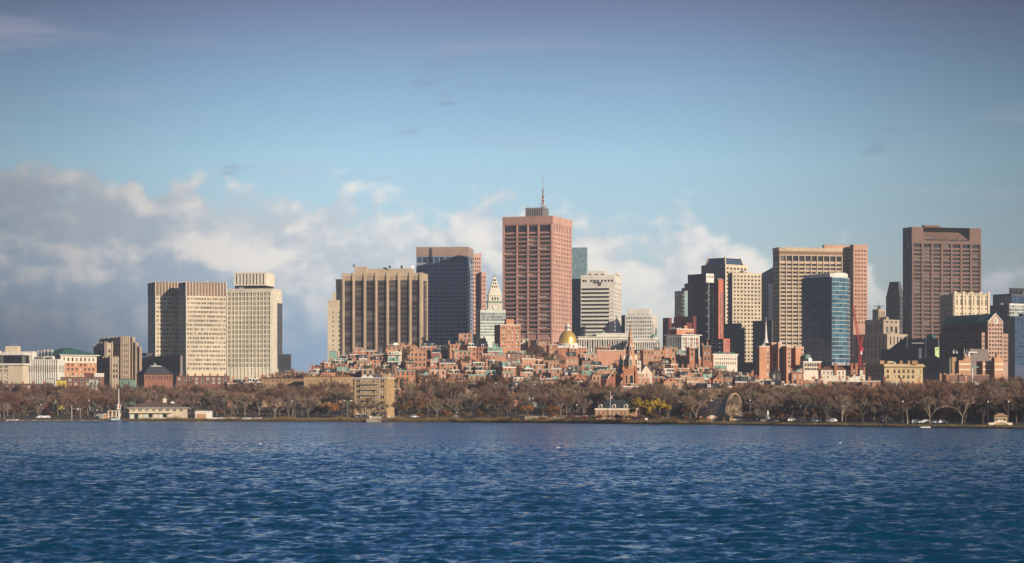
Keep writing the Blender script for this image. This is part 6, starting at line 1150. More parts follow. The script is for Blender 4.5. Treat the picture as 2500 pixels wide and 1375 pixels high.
def tree_meshes(seed, H, spread, twig, leaf=None, pale=False, droop=0.0, ntw=40, lowsplit=.24):
    r = random.Random(seed); T = MB(); tw_p = []
    def rv(d, ang):
        d = np.array(d); p = np.cross(d, (r.uniform(-1, 1), r.uniform(-1, 1), r.uniform(-1, 1))); p /= (np.linalg.norm(p) + 1e-9); v = d * cos(ang) + p * sin(ang); return v / np.linalg.norm(v)
    def grow(p, d, l, rad, lv):
        p = np.array(p); n = 2 if lv < 2 else 1; q = p
        for i in range(n):
            e = q + d * l / n; T.tube(tuple(q), tuple(e), rad * (1 - .3 * i / n), rad * (1 - .3 * (i + 1) / n), 5 if lv == 0 else (4 if lv < 3 else 3)); q = e
            d = rv(d, .12); d[2] += .05 - droop * .1 * lv; d /= np.linalg.norm(d)
        if lv == 3: tw_p.append((q, d, p)); return
        k = (r.choice([4, 5, 6]) if lv == 0 else r.choice([3, 4]) if lv == 1 else r.choice([3, 4, 4]))
        for i in range(k):
            a = r.uniform(.3, .75) * spread if lv == 0 else r.uniform(.3, .85); dd = rv(d, a)
            if lv == 0:
                g = 2 * pi * (i + r.uniform(-.3, .3)) / k; dd = np.array((sin(a) * cos(g), sin(a) * sin(g), cos(a)))
            dd[2] = dd[2] * .9 + .1 - droop * .25; dd /= np.linalg.norm(dd)
            grow(q - d * l * r.uniform(0, .25) if lv else q, dd, (H * r.uniform(.24, .34) if lv == 0 else l * r.uniform(.55, .8)), rad * (.58 if lv == 0 else .55), lv + 1)
    grow((0, 0, -.3), np.array((r.uniform(-.06, .06), r.uniform(-.06, .06), 1.0)), H * lowsplit, H * .02, 0)
    C = MB()
    for (q, d, p) in tw_p:
        for i in range(ntw):
            s = q * (t := r.uniform(.2, 1)) + p * (1 - t); dd = rv(d, r.uniform(.1, 1.1)); dd[2] += .15 - droop; dd /= np.linalg.norm(dd); l = r.uniform(.6, 1.9) * H / 15; e = s + dd * l; w = np.cross(dd, (r.uniform(-1, 1), r.uniform(-1, 1), r.uniform(-.3, .3))); w = w / (np.linalg.norm(w) + 1e-9) * r.uniform(.03, .055)
            C.face([s - w, s + w, e])
            if leaf and r.random() < leaf:
                z = s + dd * l * r.uniform(.3, 1); a1 = rv(dd, 1.2) * .26; a2 = np.cross(a1, rv(dd, .8)); a2 = a2 / (np.linalg.norm(a2) + 1e-9) * .2; C.face([z - a1, z - a2, z + a1, z + a2], 1)
    return T, C
TREES = {}
def tree_kind(key, twig, leafm=None, pale=False, **k):
    T, C = tree_meshes(pale=pale, twig=twig, **k); TREES[key] = (T.mesh('trunk', bkw if pale else bk), C.mesh('crown', [TW[twig]] + ([LF[leafm]] if leafm else [])))
sd0 = 11
for i in range(7): tree_kind(('bare', i), ['grey', 'grey', 'olive', 'grey', 'red', 'olive', 'grey'][i], seed=sd0 + i, H=15, spread=[.8, 1.0, .9, 1.15, .85, 1.0, .7][i], ntw=[46, 40, 44, 44, 48, 40, 46][i])
for i in range(4): tree_kind(('red', i), 'red', seed=40 + i, H=15, spread=[.8, 1.0, .9, 1.1][i], ntw=46)
tree_kind(('rust', 0), 'red', 'rust', seed=61, H=15, spread=.9, leaf=.5); tree_kind(('rust', 1), 'red', 'rust', seed=62, H=15, spread=1.0, leaf=.4)
tree_kind(('oak', 0), 'red', 'orange', seed=63, H=9, spread=1.25, leaf=.8, ntw=44); tree_kind(('oak', 1), 'grey', 'orange', seed=64, H=10, spread=1.0, leaf=.5, pale=True)
tree_kind(('willow', 0), 'olive', 'yellow', seed=65, H=10, spread=1.35, leaf=1.0, ntw=60, droop=.35, lowsplit=.16)
tree_kind(('birch', 0), 'olive', seed=66, H=11, spread=.75, pale=True, ntw=30); tree_kind(('birch', 1), 'grey', seed=67, H=13, spread=.9, pale=True, ntw=34)
tree_kind(('shrub', 0), 'grey', 'rust', seed=68, H=4.5, spread=1.35, leaf=.2, ntw=26, lowsplit=.1); tree_kind(('shrub', 1), 'olive', seed=69, H=4, spread=1.3, ntw=26, lowsplit=.1); tree_kind(('pine', 0), 'grey', 'green', seed=70, H=13, spread=.8, leaf=1.0, ntw=44)
USED = set()
def tree(key, x, y, s, r, label, group, name='tree', cat='tree', zs=None, sink=0.1):
    t, c = TREES[key]; o = empty(name, (x, y, ground(x, y) - sink), r.uniform(0, 6.28)); o.scale = (s * r.uniform(1.05, 1.3), s * r.uniform(1.05, 1.3), s * (zs or 1)); tag(o, label, cat, group)
    put(bpy.data.objects.new('trunk', t), o); put(bpy.data.objects.new('crown', c), o)
def rear_belt(lst, r):
    "the trees behind the three nearer rows read as one brown mass: one mesh"
    acc = {}
    for (c, Y) in lst:
        key = ('red', r.randrange(4)) if r.random() < .6 else ('bare', r.randrange(7)); s = r.uniform(1.12, 1.38); a = r.uniform(0, 6.28); x = wx(c, Y); g = ground(x, Y) - .1
        for me in TREES[key]:
            n = len(me.vertices); co = np.empty(n * 3, np.float32); me.vertices.foreach_get('co', co); co = co.reshape(-1, 3); lv = np.empty(len(me.loops), np.int32); me.loops.foreach_get('vertex_index', lv); lt = np.empty(len(me.polygons), np.int32); me.polygons.foreach_get('loop_total', lt)
            q = np.stack([x + 1.15 * s * (co[:, 0] * cos(a) - co[:, 1] * sin(a)), Y + 1.15 * s * (co[:, 0] * sin(a) + co[:, 1] * cos(a)), g + s * co[:, 2]], -1); acc.setdefault(me.materials[0], []).append((q, lv, lt))
    V_, Lv, Lt, Mi = [], [], [], []; off = 0; mats = list(acc)
    for mi, m in enumerate(mats):
        for q, lv, lt in acc[m]: V_.append(q); Lv.append(lv + off); Lt.append(lt); Mi.append(np.full(len(lt), mi, np.int32)); off += len(q)
    V_ = np.concatenate(V_).astype(np.float32); Lv = np.concatenate(Lv); Lt = np.concatenate(Lt); Mi = np.concatenate(Mi); me = bpy.data.meshes.new('tree_belt')
    me.vertices.add(len(V_)); me.vertices.foreach_set('co', V_.ravel()); me.loops.add(len(Lv)); me.loops.foreach_set('vertex_index', Lv); me.polygons.add(len(Lt)); me.polygons.foreach_set('loop_start', np.concatenate([[0], np.cumsum(Lt)[:-1]]).astype(np.int32)); me.polygons.foreach_set('loop_total', Lt); me.polygons.foreach_set('material_index', Mi); me.update(calc_edges=True); me.validate()
    for m in mats: me.materials.append(m)
    tag(put(bpy.data.objects.new('tree_belt', me)), 'hazy brown belt of bare trees behind the nearer riverside rows', 'trees', None, 'stuff')
def riverside():
    r = random.Random(77); spec = [(50, 'front', 44), (90, 'second', 33), (130, 'third', 33), (165, 'rear', 29)]
    for off, nm, sp in spec:
        px = -70.0; lst = []
        while px < 2640:
            c = px + r.uniform(-9, 9); px += sp * r.uniform(.8, 1.25); Y0 = 1100
            for _ in range(4): Y0 = shore(wx(c, Y0)) + off
            Y0 += r.uniform(-14, 14)
            if nm == 'front' and (300 < c < 470 or 475 < c < 660 and r.random() < .4 or 1440 < c < 1570 or 1722 < c < 1830 or 780 < c < 850 or 862 < c < 955 and r.random() < .4 or 1565 < c < 1625): continue
            if nm == 'second' and (1735 < c < 1815 or 868 < c < 940 and r.random() < .5 or 1450 < c < 1560): continue
            if nm in ('third', 'rear') and (858 < c < 968): continue
            if nm == 'rear' and 950 < c < 1750 and r.random() < .35: continue
            lst.append((c, Y0))
        if nm == 'rear': rear_belt(lst, r); continue
        for i, (c, Y) in enumerate(lst):
            if c < 80 and nm == 'front': key, w = ('rust', i % 2), 'rust-leaved'
            elif c < 330 or c > 1990 or r.random() < .4: key, w = r.choice([(('red', r.randrange(4)), 'bare red-brown'), (('red', r.randrange(4)), 'bare red-brown'), (('bare', r.randrange(7)), 'bare grey')])
            elif r.random() < .06 and nm == 'front': key, w = ('birch', r.randrange(2)), 'pale-barked'
            else: key, w = ('bare', r.randrange(7)), 'bare grey'
            h = {'front': r.uniform(.7, 1.02), 'second': r.uniform(.95, 1.15), 'third': r.uniform(1.08, 1.3), 'rear': r.uniform(1.12, 1.38)}[nm]
            if nm == 'front' and r.random() < .3: h *= .75
            tree(key, wx(c, Y), Y, h, r, '%s tree, %s from left in the %s riverside row' % (w, ordn(i), nm), 'bare trees along the river')
    for i, (k, px, off, s, lab) in enumerate([(('oak', 0), 808, 24, 1.0, 'small round oak full of rust-orange leaves, left of yellow apartments'), (('oak', 1), 1020, 22, 1.0, 'pale-trunked tree with sparse orange leaves right of the yellow apartments'), (('oak', 1), 1218, 45, 1.25, 'orange-tinged tree behind the stone wall below the pink brick wall'), (('oak', 0), 1288, 20, .85, 'low orange oak at the left end of the stone wall'), (('oak', 0), 1352, 26, .8, 'low orange oak at the middle of the stone wall'), (('willow', 0), 1595, 18, 1.5, 'bright yellow willow right of the dark-roofed boat club'), (('birch', 0), 1066, 16, .85, 'white-barked birch on the bank, left one of the bankside pair'), (('birch', 0), 1116, 18, .8, 'white-barked birch on the bank, right one of the bankside pair'), (('birch', 1), 1700, 24, .8, 'pale forked birch with orange twigs left of the concert shell'), (('oak', 0), 1686, 30, .9, 'low rusty oak just left of the concert shell'), (('birch', 1), 1781, 40, .95, 'slim tree standing in front of the concert shell'), (('birch', 1), 2056, 34, 1.0, 'pale round-crowned tree on the lawn right of the shell'), (('birch', 1), 2348, 30, 1.0, 'pale forked tree on the lawn near the right edge'), (('birch', 1), 2270, 34, .9, 'pale leaning tree on the right lawn'), (('birch', 1), 720, 40, 1.05, 'pale spreading tree left of the rust-orange oak'), (('bare', 1), 880, 20, .62, 'dark bare tree before the yellow apartments, left one of three'), (('bare', 3), 908, 17, .6, 'dark bare tree before the yellow apartments, middle one of three'), (('bare', 5), 934, 20, .7, 'dark bare tree before the yellow apartments, right one of three'), (('birch', 1), 672, 26, .95, 'white-trunked leaning tree right of the upturned boats')]):
        Y = 1000
        for _ in range(5): Y = shore(wx(px, Y)) + off
        tree(k, wx(px, Y), Y, s, r, lab, 'coloured trees on the bank')
    c = 0; px = 985.0
    while px < 1735:
        Y = 1000
        for _ in range(5): Y = shore(wx(px, Y)) + r.uniform(3, 11)
        tree(('shrub', c % 2), wx(px, Y), Y, r.uniform(.55, 1.0), r, 'tangled brown shrub on the bank, %s from left' % ordn(c), 'shrubs on the bank', 'shrub', 'shrub'); c += 1; px += r.uniform(13, 24)
    for c in range(64):
        px = -40 + 2600 * (c + r.uniform(-.3, .3)) / 64; Y = 1000
        for _ in range(5): Y = shore(wx(px, Y)) + r.choice([72, 88, 112, 126])
        if 300 < px < 460 or 860 < px < 960 or 1725 < px < 1825: Y += 60
        tree(('shrub', c % 2), wx(px, Y), Y, r.uniform(1.2, 1.9), r, 'brown understorey thicket between the riverside trees, %s from left' % ordn(c), 'thickets between the riverside trees', 'thicket', 'shrub')
    hill = [(1160, 868, 1480), (1172, 875, 1440), (1185, 862, 1500), (1210, 866, 1470), (1255, 880, 1420), (1270, 885, 1400), (1240, 886, 1410), (1305, 838, 1620), (1330, 850, 1600), (1355, 856, 1580), (1380, 866, 1570), (1310, 858, 1580), (1408, 885, 1430), (1425, 890, 1420), (905, 878, 1440), (925, 882, 1430), (945, 888, 1420), (915, 890, 1400), (725, 892, 1440), (690, 892, 1440), (970, 840, 1650), (990, 842, 1640), (1015, 848, 1630), (1600, 880, 1520), (1625, 884, 1500), (1740, 890, 1450), (1770, 888, 1460), (1790, 896, 1430), (1720, 902, 1400), (1650, 896, 1430), (1820, 900, 1420), (1045, 900, 1330), (1060, 908, 1320), (1025, 888, 1380), (1440, 905, 1370), (1500, 890, 1480), (500, 906, 1480), (530, 908, 1470), (470, 912, 1470), (640, 905, 1440), (760, 898, 1460), (2180, 938, 1250), (2200, 930, 1260), (2430, 930, 1300), (2470, 925, 1310)]
    for j in range(20):
        a = r.uniform(700, 1840); f = r.uniform(.1, .8); Y = front_y(a) + (1670 - front_y(a)) * f; hill.append((round(a), top_py(a, Y) - r.uniform(0, 6), Y))
    for i, (px, top, Y) in enumerate(sorted(hill)):
        x = wx(px, Y); g = ground(x, Y); Y -= 22; x = wx(px, Y); h = max(12.0, min(17, wz(top, Y) - g + 2)); k = ('bare', r.randrange(7)) if i % 5 else ('red', r.randrange(4))
        if px == 1045: k = ('rust', 0)
        t, cc = TREES[k]; o = empty('tree', (x, Y, wz(top, Y) - h), r.uniform(0, 6.28)); s = h / 15; o.scale = (s * 1.15, s * 1.15, s); tag(o, 'bare tree among the hillside roofs, %s from left, near the %s' % (ordn(i), near(px)), 'tree', 'trees among the hillside roofs'); put(bpy.data.objects.new('trunk', t), o); put(bpy.data.objects.new('crown', cc), o)
riverside()
def reeds():
    r = np.random.RandomState(4); b = MB(); n = 30000
    for i in range(n):
        px = r.uniform(-60, 2560) if i % 4 else r.uniform(340, 1740); Y = 1000
        Ys = float(np.interp(px, [1250 + x * FP / y for x, y in zip(SHX, SHY)], SHY)); t = abs(r.normal(0, 3.2)) + .4; tall = 1.0 if 340 < px < 1740 else .28
        if px < 300 and r.rand() < .7: continue
        Y = Ys + t; x = wx(px, Y); g = ground(x, Y); h = r.uniform(.7, 2.0) * tall * (.75 + .5 * sin(px * .07) * sin(px * .023 + 1)); a = r.uniform(0, pi); w = r.uniform(.03, .07); lx, ly = r.normal(0, .25) * h, r.normal(0, .25) * h
        b.face([(x - w * cos(a), Y - w * sin(a), g - .05), (x + w * cos(a), Y + w * sin(a), g - .05), (x + lx, Y + ly, g + h)], int(r.rand() * 3))
    tag(b.build('reeds', [bark('straw_reed', (0.42, 0.27, 0.10), .1), bark('brown_reed', (0.26, 0.15, 0.07), .1), bark('green_reed', (0.12, 0.11, 0.03), .1)]), 'dry brown and straw-coloured grass along the water edge', 'grass', None, 'stuff')
reeds()
# ------------------------------------------------------------------ along the shore
def at(px, off):
    Y = 1000.0
    for _ in range(6): Y = shore(wx(px, Y)) + off
    return wx(px, Y), Y
def thing(name, label, cat, px, off, group=None):
    x, Y = at(px, off); B = Bld(name, label, cat, (x, Y, ground(x, Y)), group); B.k = Y / FP; return B
def shore_things():
    B = thing('boathouse', 'long two-storey boathouse with low hipped roof and stone chimney', 'boathouse', 382, 14); k = B.k; z = lambda py: wz(py, B.loc[1]) - B.loc[2]; X = lambda p: (p - 382) * k
    z1 = z(996); o = (X(316), 0); w = X(450) - X(316)
    B.facade(o, (1, 0), w, -.5, z1, [(w * (i + .3) / 8, w * (i + .78) / 8) for i in range(8)], [(z(1004.5), z(998))], cream, gm=wind, nx=3, fm=trim, rec=.25)
    B.facade((o[0] + w, 0), (0, 1), 12, -.5, z1, even(12, 4, .4), [(z(1004.5), z(998))], cream, gm=wind, nx=2, fm=trim); B.facade((o[0] + w, 12), (-1, 0), w, -.5, z1, (), (), cream); B.facade((o[0], 12), (0, -1), 12, -.5, z1, (), (), cream)
    r = B.part('roof', brownroof2); e = 1.1; r.frustum([(o[0] - e, -e), (o[0] + w + e, -e), (o[0] + w + e, 12 + e), (o[0] - e, 12 + e)], z1 + .05, [(o[0] + w * .28, 6), (o[0] + w * .72, 6), (o[0] + w * .72, 6.1), (o[0] + w * .28, 6.1)], z(981)); B.part('eave', trim).box(o[0] - e, o[0] + w + e, -e, 12 + e, z1 - .2, z1 + .04)
    b = B.part('chimney', stucco); b.box(X(394), X(402), 5, 7, z(988), z(973)); B.part('vent_cowl', steel, smooth=True).lathe(X(398), 6, [(.2, z(973)), (.2, z(971)), (.5, z(970)), (.4, z(968)), (.05, z(967))], 8); q = B.part('dormer', trim); q.face([(X(414), 1.5, z(985)), (X(424), 1.5, z(985)), (X(419), 1.5, z(980))]); q.face([(X(414), 1.5, z(985)), (X(419), 1.5, z(980)), (X(419), 6, z(980)), (X(414), 6, z(985))]); q.face([(X(424), 1.5, z(985)), (X(424), 6, z(985)), (X(419), 6, z(980)), (X(419), 1.5, z(980))])
    B.part('balcony', cream).box(o[0] - .2, o[0] + w * .78, -1.5, -.05, z(1009), z(1007)); 
    for i in range(9): B.part('boathouse_door', [matte_mint, wind, stucco][i % 3]).box(o[0] + w * .78 * (i + .1) / 9, o[0] + w * .78 * (i + .85) / 9, -.2, -.02, -.2, z(1010.5))
    B.finish()
    B = thing('dock', 'long low wooden dock in front of the boathouse', 'dock', 200, -8); k = B.k; B.loc = (B.loc[0], B.loc[1], 0); B.root.location.z = 0; X = lambda p: (p - 200) * k
    for i in range(24): B.part('plank', tanwood if i % 3 else cream).box(X(20) + (X(258) - X(20)) * i / 24 + .02, X(20) + (X(258) - X(20)) * (i + 1) / 24 - .02, -1.2, 1.2, .35, .5)
    B.part('dock_frame', blackm).box(X(20), X(258), -1.1, 1.1, -.5, .34)
    for i in range(8): B.part('pile', blackm).tube((X(25) + 6.2 * i, 1.3, -1), (X(25) + 6.2 * i, 1.3, 1.1), .14, .14, 6)
    B.finish()
    def dinghy(px, off, l, lab, hull, mast=0, cat='boat', grp=None, z=.5, name='dinghy', flip=False, tower=False):
        B = thing(name, lab, cat, px, off, grp)
        if z is not None: B.root.location.z = z
        h = B.part('hull', hull, smooth=False); n = 8; prof = []
        for i in range(n + 1):
            t = i / n; wd = l * .17 * (sin(pi * (t * .8 + .2)) ** .7 if t < 1 else .02); sh = .62 + .25 * (t - .4) ** 2 * 2; prof.append((-l / 2 + l * t, max(wd, .03), sh))
        for (x0, w0, s0), (x1, w1, s1) in zip(prof, prof[1:]):
            f = -1 if flip else 1; a = .0 if not flip else .8
            P = lambda x, y, zz: (x, y, a + f * zz)
            h.face([P(x0, -w0, s0), P(x1, -w1, s1), P(x1, -w1 * .45, 0), P(x0, -w0 * .45, 0)][::f]); h.face([P(x0, w0 * .45, 0), P(x1, w1 * .45, 0), P(x1, w1, s1), P(x0, w0, s0)][::f]); h.face([P(x0, -w0 * .45, 0), P(x1, -w1 * .45, 0), P(x1, w1 * .45, 0), P(x0, w0 * .45, 0)][::f]); h.face([P(x0, -w0, s0 - .08), P(x0, w0, s0 - .08), P(x1, w1, s1 - .08), P(x1, -w1, s1 - .08)])
        x0, w0, s0 = prof[0]; h.face([(x0, -w0, s0), (x0, -w0 * .45, 0), (x0, w0 * .45, 0), (x0, w0, s0)])
        if not flip: B.part('gunwale', trim).box(-l / 2, l * .42, -.06, .06, .55, .68)
        if mast: B.part('mast', tanwood).tube((l * .1, 0, .5), (l * .13, 0, mast), .09, .05, 5); B.part('boom', tanwood).tube((l * .1, 0, 1.4), (-l * .4, 0, 1.3), .06, .05, 5)
        if tower:
            B.part('cabin', matte_mint).box(-l * .1, l * .25, -.9, .9, .6, 2.3); B.part('cabin_window', wind).box(-l * .08, l * .22, -.93, -.9, 1.5, 2.1); B.part('awning', trim).box(-l * .45, -l * .05, -.9, .9, 2.4, 2.5)
            for sx in (-.44, -.08): B.part('awning_post', steel).tube((-l * .45 if sx < -.2 else -l * .06, -.8, .6), (-l * .45 if sx < -.2 else -l * .06, -.8, 2.4), .04, .04)
        B.finish()
    dinghy(30, -6, 6.2, 'white sailing dinghy with bare mast moored at the left dock', whitepaint, 6.5, z=0.0)
    dinghy(276, -22, 8.5, 'blue-hulled launch with mint cabin moored before the boathouse', bluehull, z=0.0, tower=True, name='launch')
    for i, (px, l, off) in enumerate(((521, 7.0, 5), (558, 8.0, 5))): dinghy(px, off, l, ['upturned white boat on the bank nearest the white shed', 'upturned white boat on the bank farther from the white shed'][i], whitepaint, z=None, flip=True, name='upturned_boat', grp='upturned boats on the bank')
    for i, px in enumerate((588, 602, 616, 630)): dinghy(px, 4 + i % 2, 4.2, '%s small pale dinghy lying on the bank right of the upturned boats' % ORD[i], [bluehull, whitepaint, stucco, whitepaint][i], z=None, name='small_dinghy', grp='small dinghies on the bank')
    for i, px in enumerate((350, 362, 376, 392, 404, 420, 436)): dinghy(px, 5 + i % 2, 4.5, '%s pale dinghy from left parked before the boathouse' % ORD[i], [matte_mint, whitepaint, whitepaint][i % 3], z=None, name='parked_dinghy', grp='dinghies before the boathouse')
    B = thing('signal_mast', 'tall white signal mast with box beside the boathouse', 'mast', 290, -4); B.root.location.z = 0; z = lambda py: wz(py, B.loc[1]); B.part('pole', whitepaint).tube((0, 0, -.5), (0, 0, z(949)), .34, .14, 6); B.part('signal_box', whitepaint).box(-.9, .9, -.9, .9, z(999), z(988)); B.part('red_panel', redpaint).box(.25, .92, -.93, -.9, z(997), z(989)); B.part('green_panel', copper).box(-.92, -.3, -.93, -.9, z(997), z(989)); B.part('yardarm', steel).tube((-2.2, 0, z(986.5)), (2.2, 0, z(986.5)), .06, .06); B.finish()
    B = thing('gantry_post', 'grey boat-hoist post with arm on the left dock', 'hoist', 175, 6); z = lambda py: wz(py, B.loc[1]) - B.loc[2]; B.part('post', steel).tube((0, 0, -.5), (0, 0, z(990)), .32, .26, 6); B.part('arm', steel).tube((.6, 0, z(998)), (4.6, 0, z(998)), .14, .14); B.part('arm_post', steel).tube((4.6, 0, 0), (4.6, 0, z(997)), .1, .1); B.part('winch', whitepaint).box(3, 3.6, -.3, .3, z(1001), z(998)); B.finish()
    B = thing('gatehouse', 'small white-posted pavilion with red-brown door left of the boathouse', 'pavilion', 246, 8); z = lambda py: wz(py, B.loc[1]) - B.loc[2]; B.part('wall', wind).box(-2.4, 1.4, .3, 3, 0, z(1010))
    for i in range(8): B.part('post', trim).box(-2.6 + .56 * i, -2.4 + .56 * i, -.05, .15, 0, z(1010))
    B.part('roof', slate).frustum([(-3, -.4), (2, -.4), (2, 3.4), (-3, 3.4)], z(1010), [(-.6, 1.4), (-.4, 1.4), (-.4, 1.6), (-.6, 1.6)], z(1004)); B.part('door_block', orbrick).box(1.45, 2.9, .2, 2.5, 0, z(1012)); B.part('door_frame', trim).box(1.4, 3.0, .0, .19, z(1012), z(1010)); B.finish()
    B = thing('pergola', 'low stone pergola between the pavilion and the boathouse', 'pergola', 288, 12); z = lambda py: wz(py, B.loc[1]) - B.loc[2]
    for i in range(6): B.part('pillar', stucco).box(-5.2 + 2 * i, -4.5 + 2 * i, -.3, .4, 0, z(1004))
    B.part('beam', stucco).box(-5.4, 5.6, -.4, .5, z(1004), z(1002.5)); B.part('back_wall', tanbrick).box(-5, 5, 2, 2.4, 0, z(1008)); B.finish()
    B = thing('white_shed', 'white-framed boat shed with rust-coloured door right of the boathouse', 'shed', 496, 10); z = lambda py: wz(py, B.loc[1]) - B.loc[2]; B.part('wall', trim).box(-4, 4, 0, 5, -.2, z(1004)); B.part('rust_door', sand).box(-3.4, 1.6, -.12, -.01, 0, z(1010)); 
    for i in range(5): B.part('vent', wind).box(-2.8 + 1.3 * i, -2.4 + 1.3 * i, -.06, -.01, z(1008), z(1006.5))
    B.part('roof', palewhite).box(-4.2, 4.2, -.3, 5.3, z(1004), z(1003.2)); B.finish()
    # boat club with dark hipped roof, flag
    B = thing('boat_club', 'low stone boat club with dark hipped roof and three dormers', 'boathouse', 1506, 30); k = B.k; z = lambda py: wz(py, B.loc[1]) - B.loc[2]; X = lambda p: (p - 1506) * k; z1 = z(1000)
    B.facade((X(1454), 0), (1, 0), X(1556) - X(1454), -.3, z1, even(X(1556) - X(1454), 9, .35, .5), [(z(1013), z(1005))], sand, gm=wind, nx=2, fm=stucco, rec=.3); B.facade((X(1556), 0), (0, 1), 12, -.3, z1, (), (), sand); B.facade((X(1556), 12), (-1, 0), X(1556) - X(1454), -.3, z1, (), (), sand); B.facade((X(1454), 12), (0, -1), 12, -.3, z1, (), (), sand)
    B.part('parapet', stucco).box(X(1452), X(1558), -.4, -.02, z(1001.5), z(997)); B.part('roof', dkslate).frustum([(X(1453), -.1), (X(1556), -.1), (X(1556), 13), (X(1453), 13)], z1 + .02, [(X(1485), 6), (X(1526), 6), (X(1526), 7), (X(1485), 7)], z(976))
    for px in (1466, 1499, 1528): b = B.part('dormer', stucco); b.box(X(px - 5), X(px + 5), .6, 4, z(995), z(989)); b.lathe(X(px), .9, [(.9, z(989)), (.7, z(987.5)), (.1, z(987))], 8); B.part('dormer_window', wind).box(X(px - 2.5), X(px + 2.5), .55, .6, z(994.5), z(990))
    B.finish()
    B = thing('flagpole', 'white flagpole with striped flag in front of the boat club', 'flagpole', 1490, 24); z = lambda py: wz(py, B.loc[1]) - B.loc[2]; B.part('pole', whitepaint).tube((0, 0, 0), (0, 0, z(958)), .11, .07, 6); f = B.part('flag', redpaint)
    for i in range(7): B.part('flag_stripe', whitepaint if i % 2 else redpaint).box(.1, 1.0 - .05 * i, -.02, .02, z(965) - .24 * (i + 1), z(965) - .24 * i - .01)
    B.part('flag_canton', bluehull).box(.1, .55, -.03, .03, z(965) - .95, z(965)); B.part('ball', gold, smooth=True).lathe(0, 0, [(.02, z(958) - .05), (.15, z(958) + .1), (.02, z(958) + .25)], 8); B.finish()
    # the concert shell: nested arches along an axis turned to the right
    B = thing('concert_shell', 'half-dome concert shell with nested arches facing right', 'bandshell', 1768, 42); z = lambda py: wz(py, B.loc[1]) - B.loc[2]; ax = radians(-28); A = np.array((cos(ax), sin(ax))); N_ = np.array((-sin(ax), cos(ax))); n = 16; H = z(960)
    def arch(s, R, hz_): return [tuple(np.array((0.0, 0.0)) + A * s + N_ * R * cos(pi * i / n)) + (z(1009) * .6 + hz_ * sin(pi * i / n),) for i in range(n + 1)]
    st = [(-10 + 1.9 * i, 3.0 + 5.4 * (i / 8) ** .75, (H - z(1009) * .6) * (.42 + .58 * (i / 8) ** .7)) for i in range(9)]
    for i in range(8):
        a, b = arch(*st[i]), arch(st[i + 1][0], st[i][1] * 1.0 + (st[i + 1][1] - st[i][1]) * .9, st[i][2] + (st[i + 1][2] - st[i][2]) * .9); o = B.part('shell_ring', shellout, smooth=False); q = B.part('shell_lining', shellin); 
        for j in range(n): o.face([a[j], b[j], b[j + 1], a[j + 1]])
        sc = lambda p: (p[0] * 1.0, p[1], p[2] - .25)
        c2 = arch(st[i][0] + .02, st[i][1] - .3, st[i][2] - .3); d2 = arch(st[i + 1][0], st[i + 1][1] - .5, st[i + 1][2] - .5)
        for j in range(n): q.face([c2[j], c2[j + 1], d2[j + 1], d2[j]])
    bk_ = arch(st[0][0], st[0][1] - .3, st[0][2] - .3); q = B.part('shell_back', shellin); q.face(bk_); q2 = B.part('shell_back_outer', shellout); q2.face([tuple(np.array(p) - np.array((A[0], A[1], 0)) * .2) for p in arch(st[0][0], st[0][1], st[0][2])][::-1])
    e0, e1 = arch(st[8][0], st[8][1] + .2, st[8][2] + .2), arch(st[8][0], st[8][1] - .5, st[8][2] - .5); rim = B.part('shell_rim', shellrim); 
    for j in range(n): rim.face([e0[j], e1[j], e1[j + 1], e0[j + 1]]); f = lambda p: (p[0] - A[0] * 1.2, p[1] - A[1] * 1.2, p[2]); rim.face([e0[j], e0[j + 1], f(e0[j + 1]), f(e0[j])]); rim.face([e1[j], f(e1[j]), f(e1[j + 1]), e1[j + 1]])
    B.part('stage_house', sand).box(-11, 3, -7.5, 6, -.3, z(1009) * .6); 
    for i in range(4): B.part('stage_door', wind if i != 1 else stucco).box(-10 + 3.2 * i, -8 + 3.2 * i, -7.6, -7.51, 0, z(1014))
    B.part('stage', stucco).box(3.01, 9, -6, 6, -.3, 1.0); B.finish()
    B = thing('stone_wall', 'long pale stone retaining wall on the bank at centre', 'wall', 1352, 17); k = B.k; L_ = (1424 - 1282) * k; c = 0
    for i in range(22): B.part('stone_block', palestone).box(-L_ / 2 + L_ * i / 22 + .02, -L_ / 2 + L_ * (i + 1) / 22 - .02, -.4, .4, -.3, 1.15 + .04 * (i % 3))
    B.part('coping', palestone).box(-L_ / 2 - .1, L_ / 2 + .1, -.5, .5, 1.25, 1.42); B.part('end_pier', palestone).box(L_ / 2 + .12, L_ / 2 + 2.2, -.8, .8, -.3, 1.7); B.finish()
    B = thing('river_landing', 'stone landing steps with white balustrades before the yellow apartments', 'landing', 940, 3)
    for i in range(5): B.part('step', palestone).box(-9, 6, -2 + i * .6, 4, -1 + i * .3, -.72 + i * .3)
    for s in (-1, 1):
        for i in range(9): B.part('baluster', trim).box(s * 4.4 - 2 + i * .5, s * 4.4 - 1.8 + i * .5, 4.1, 4.3, .4, 1.3)
        B.part('rail', trim).box(s * 4.4 - 2.3, s * 4.4 + 2.4, 4.0, 4.4, 1.3, 1.5); B.part('end_pier', trim).box(s * 4.4 - 3.1, s * 4.4 - 2.35, 3.8, 4.6, .2, 2.0)
    B.part('landing_wall', palestone).box(6.5, 12, 4, 4.6, -.2, 1.2); B.finish()
    # footbridge, memorial, float
    B = thing('arched_footbridge', 'small cream arched footbridge on the right lawn', 'footbridge', 2441, 22); 
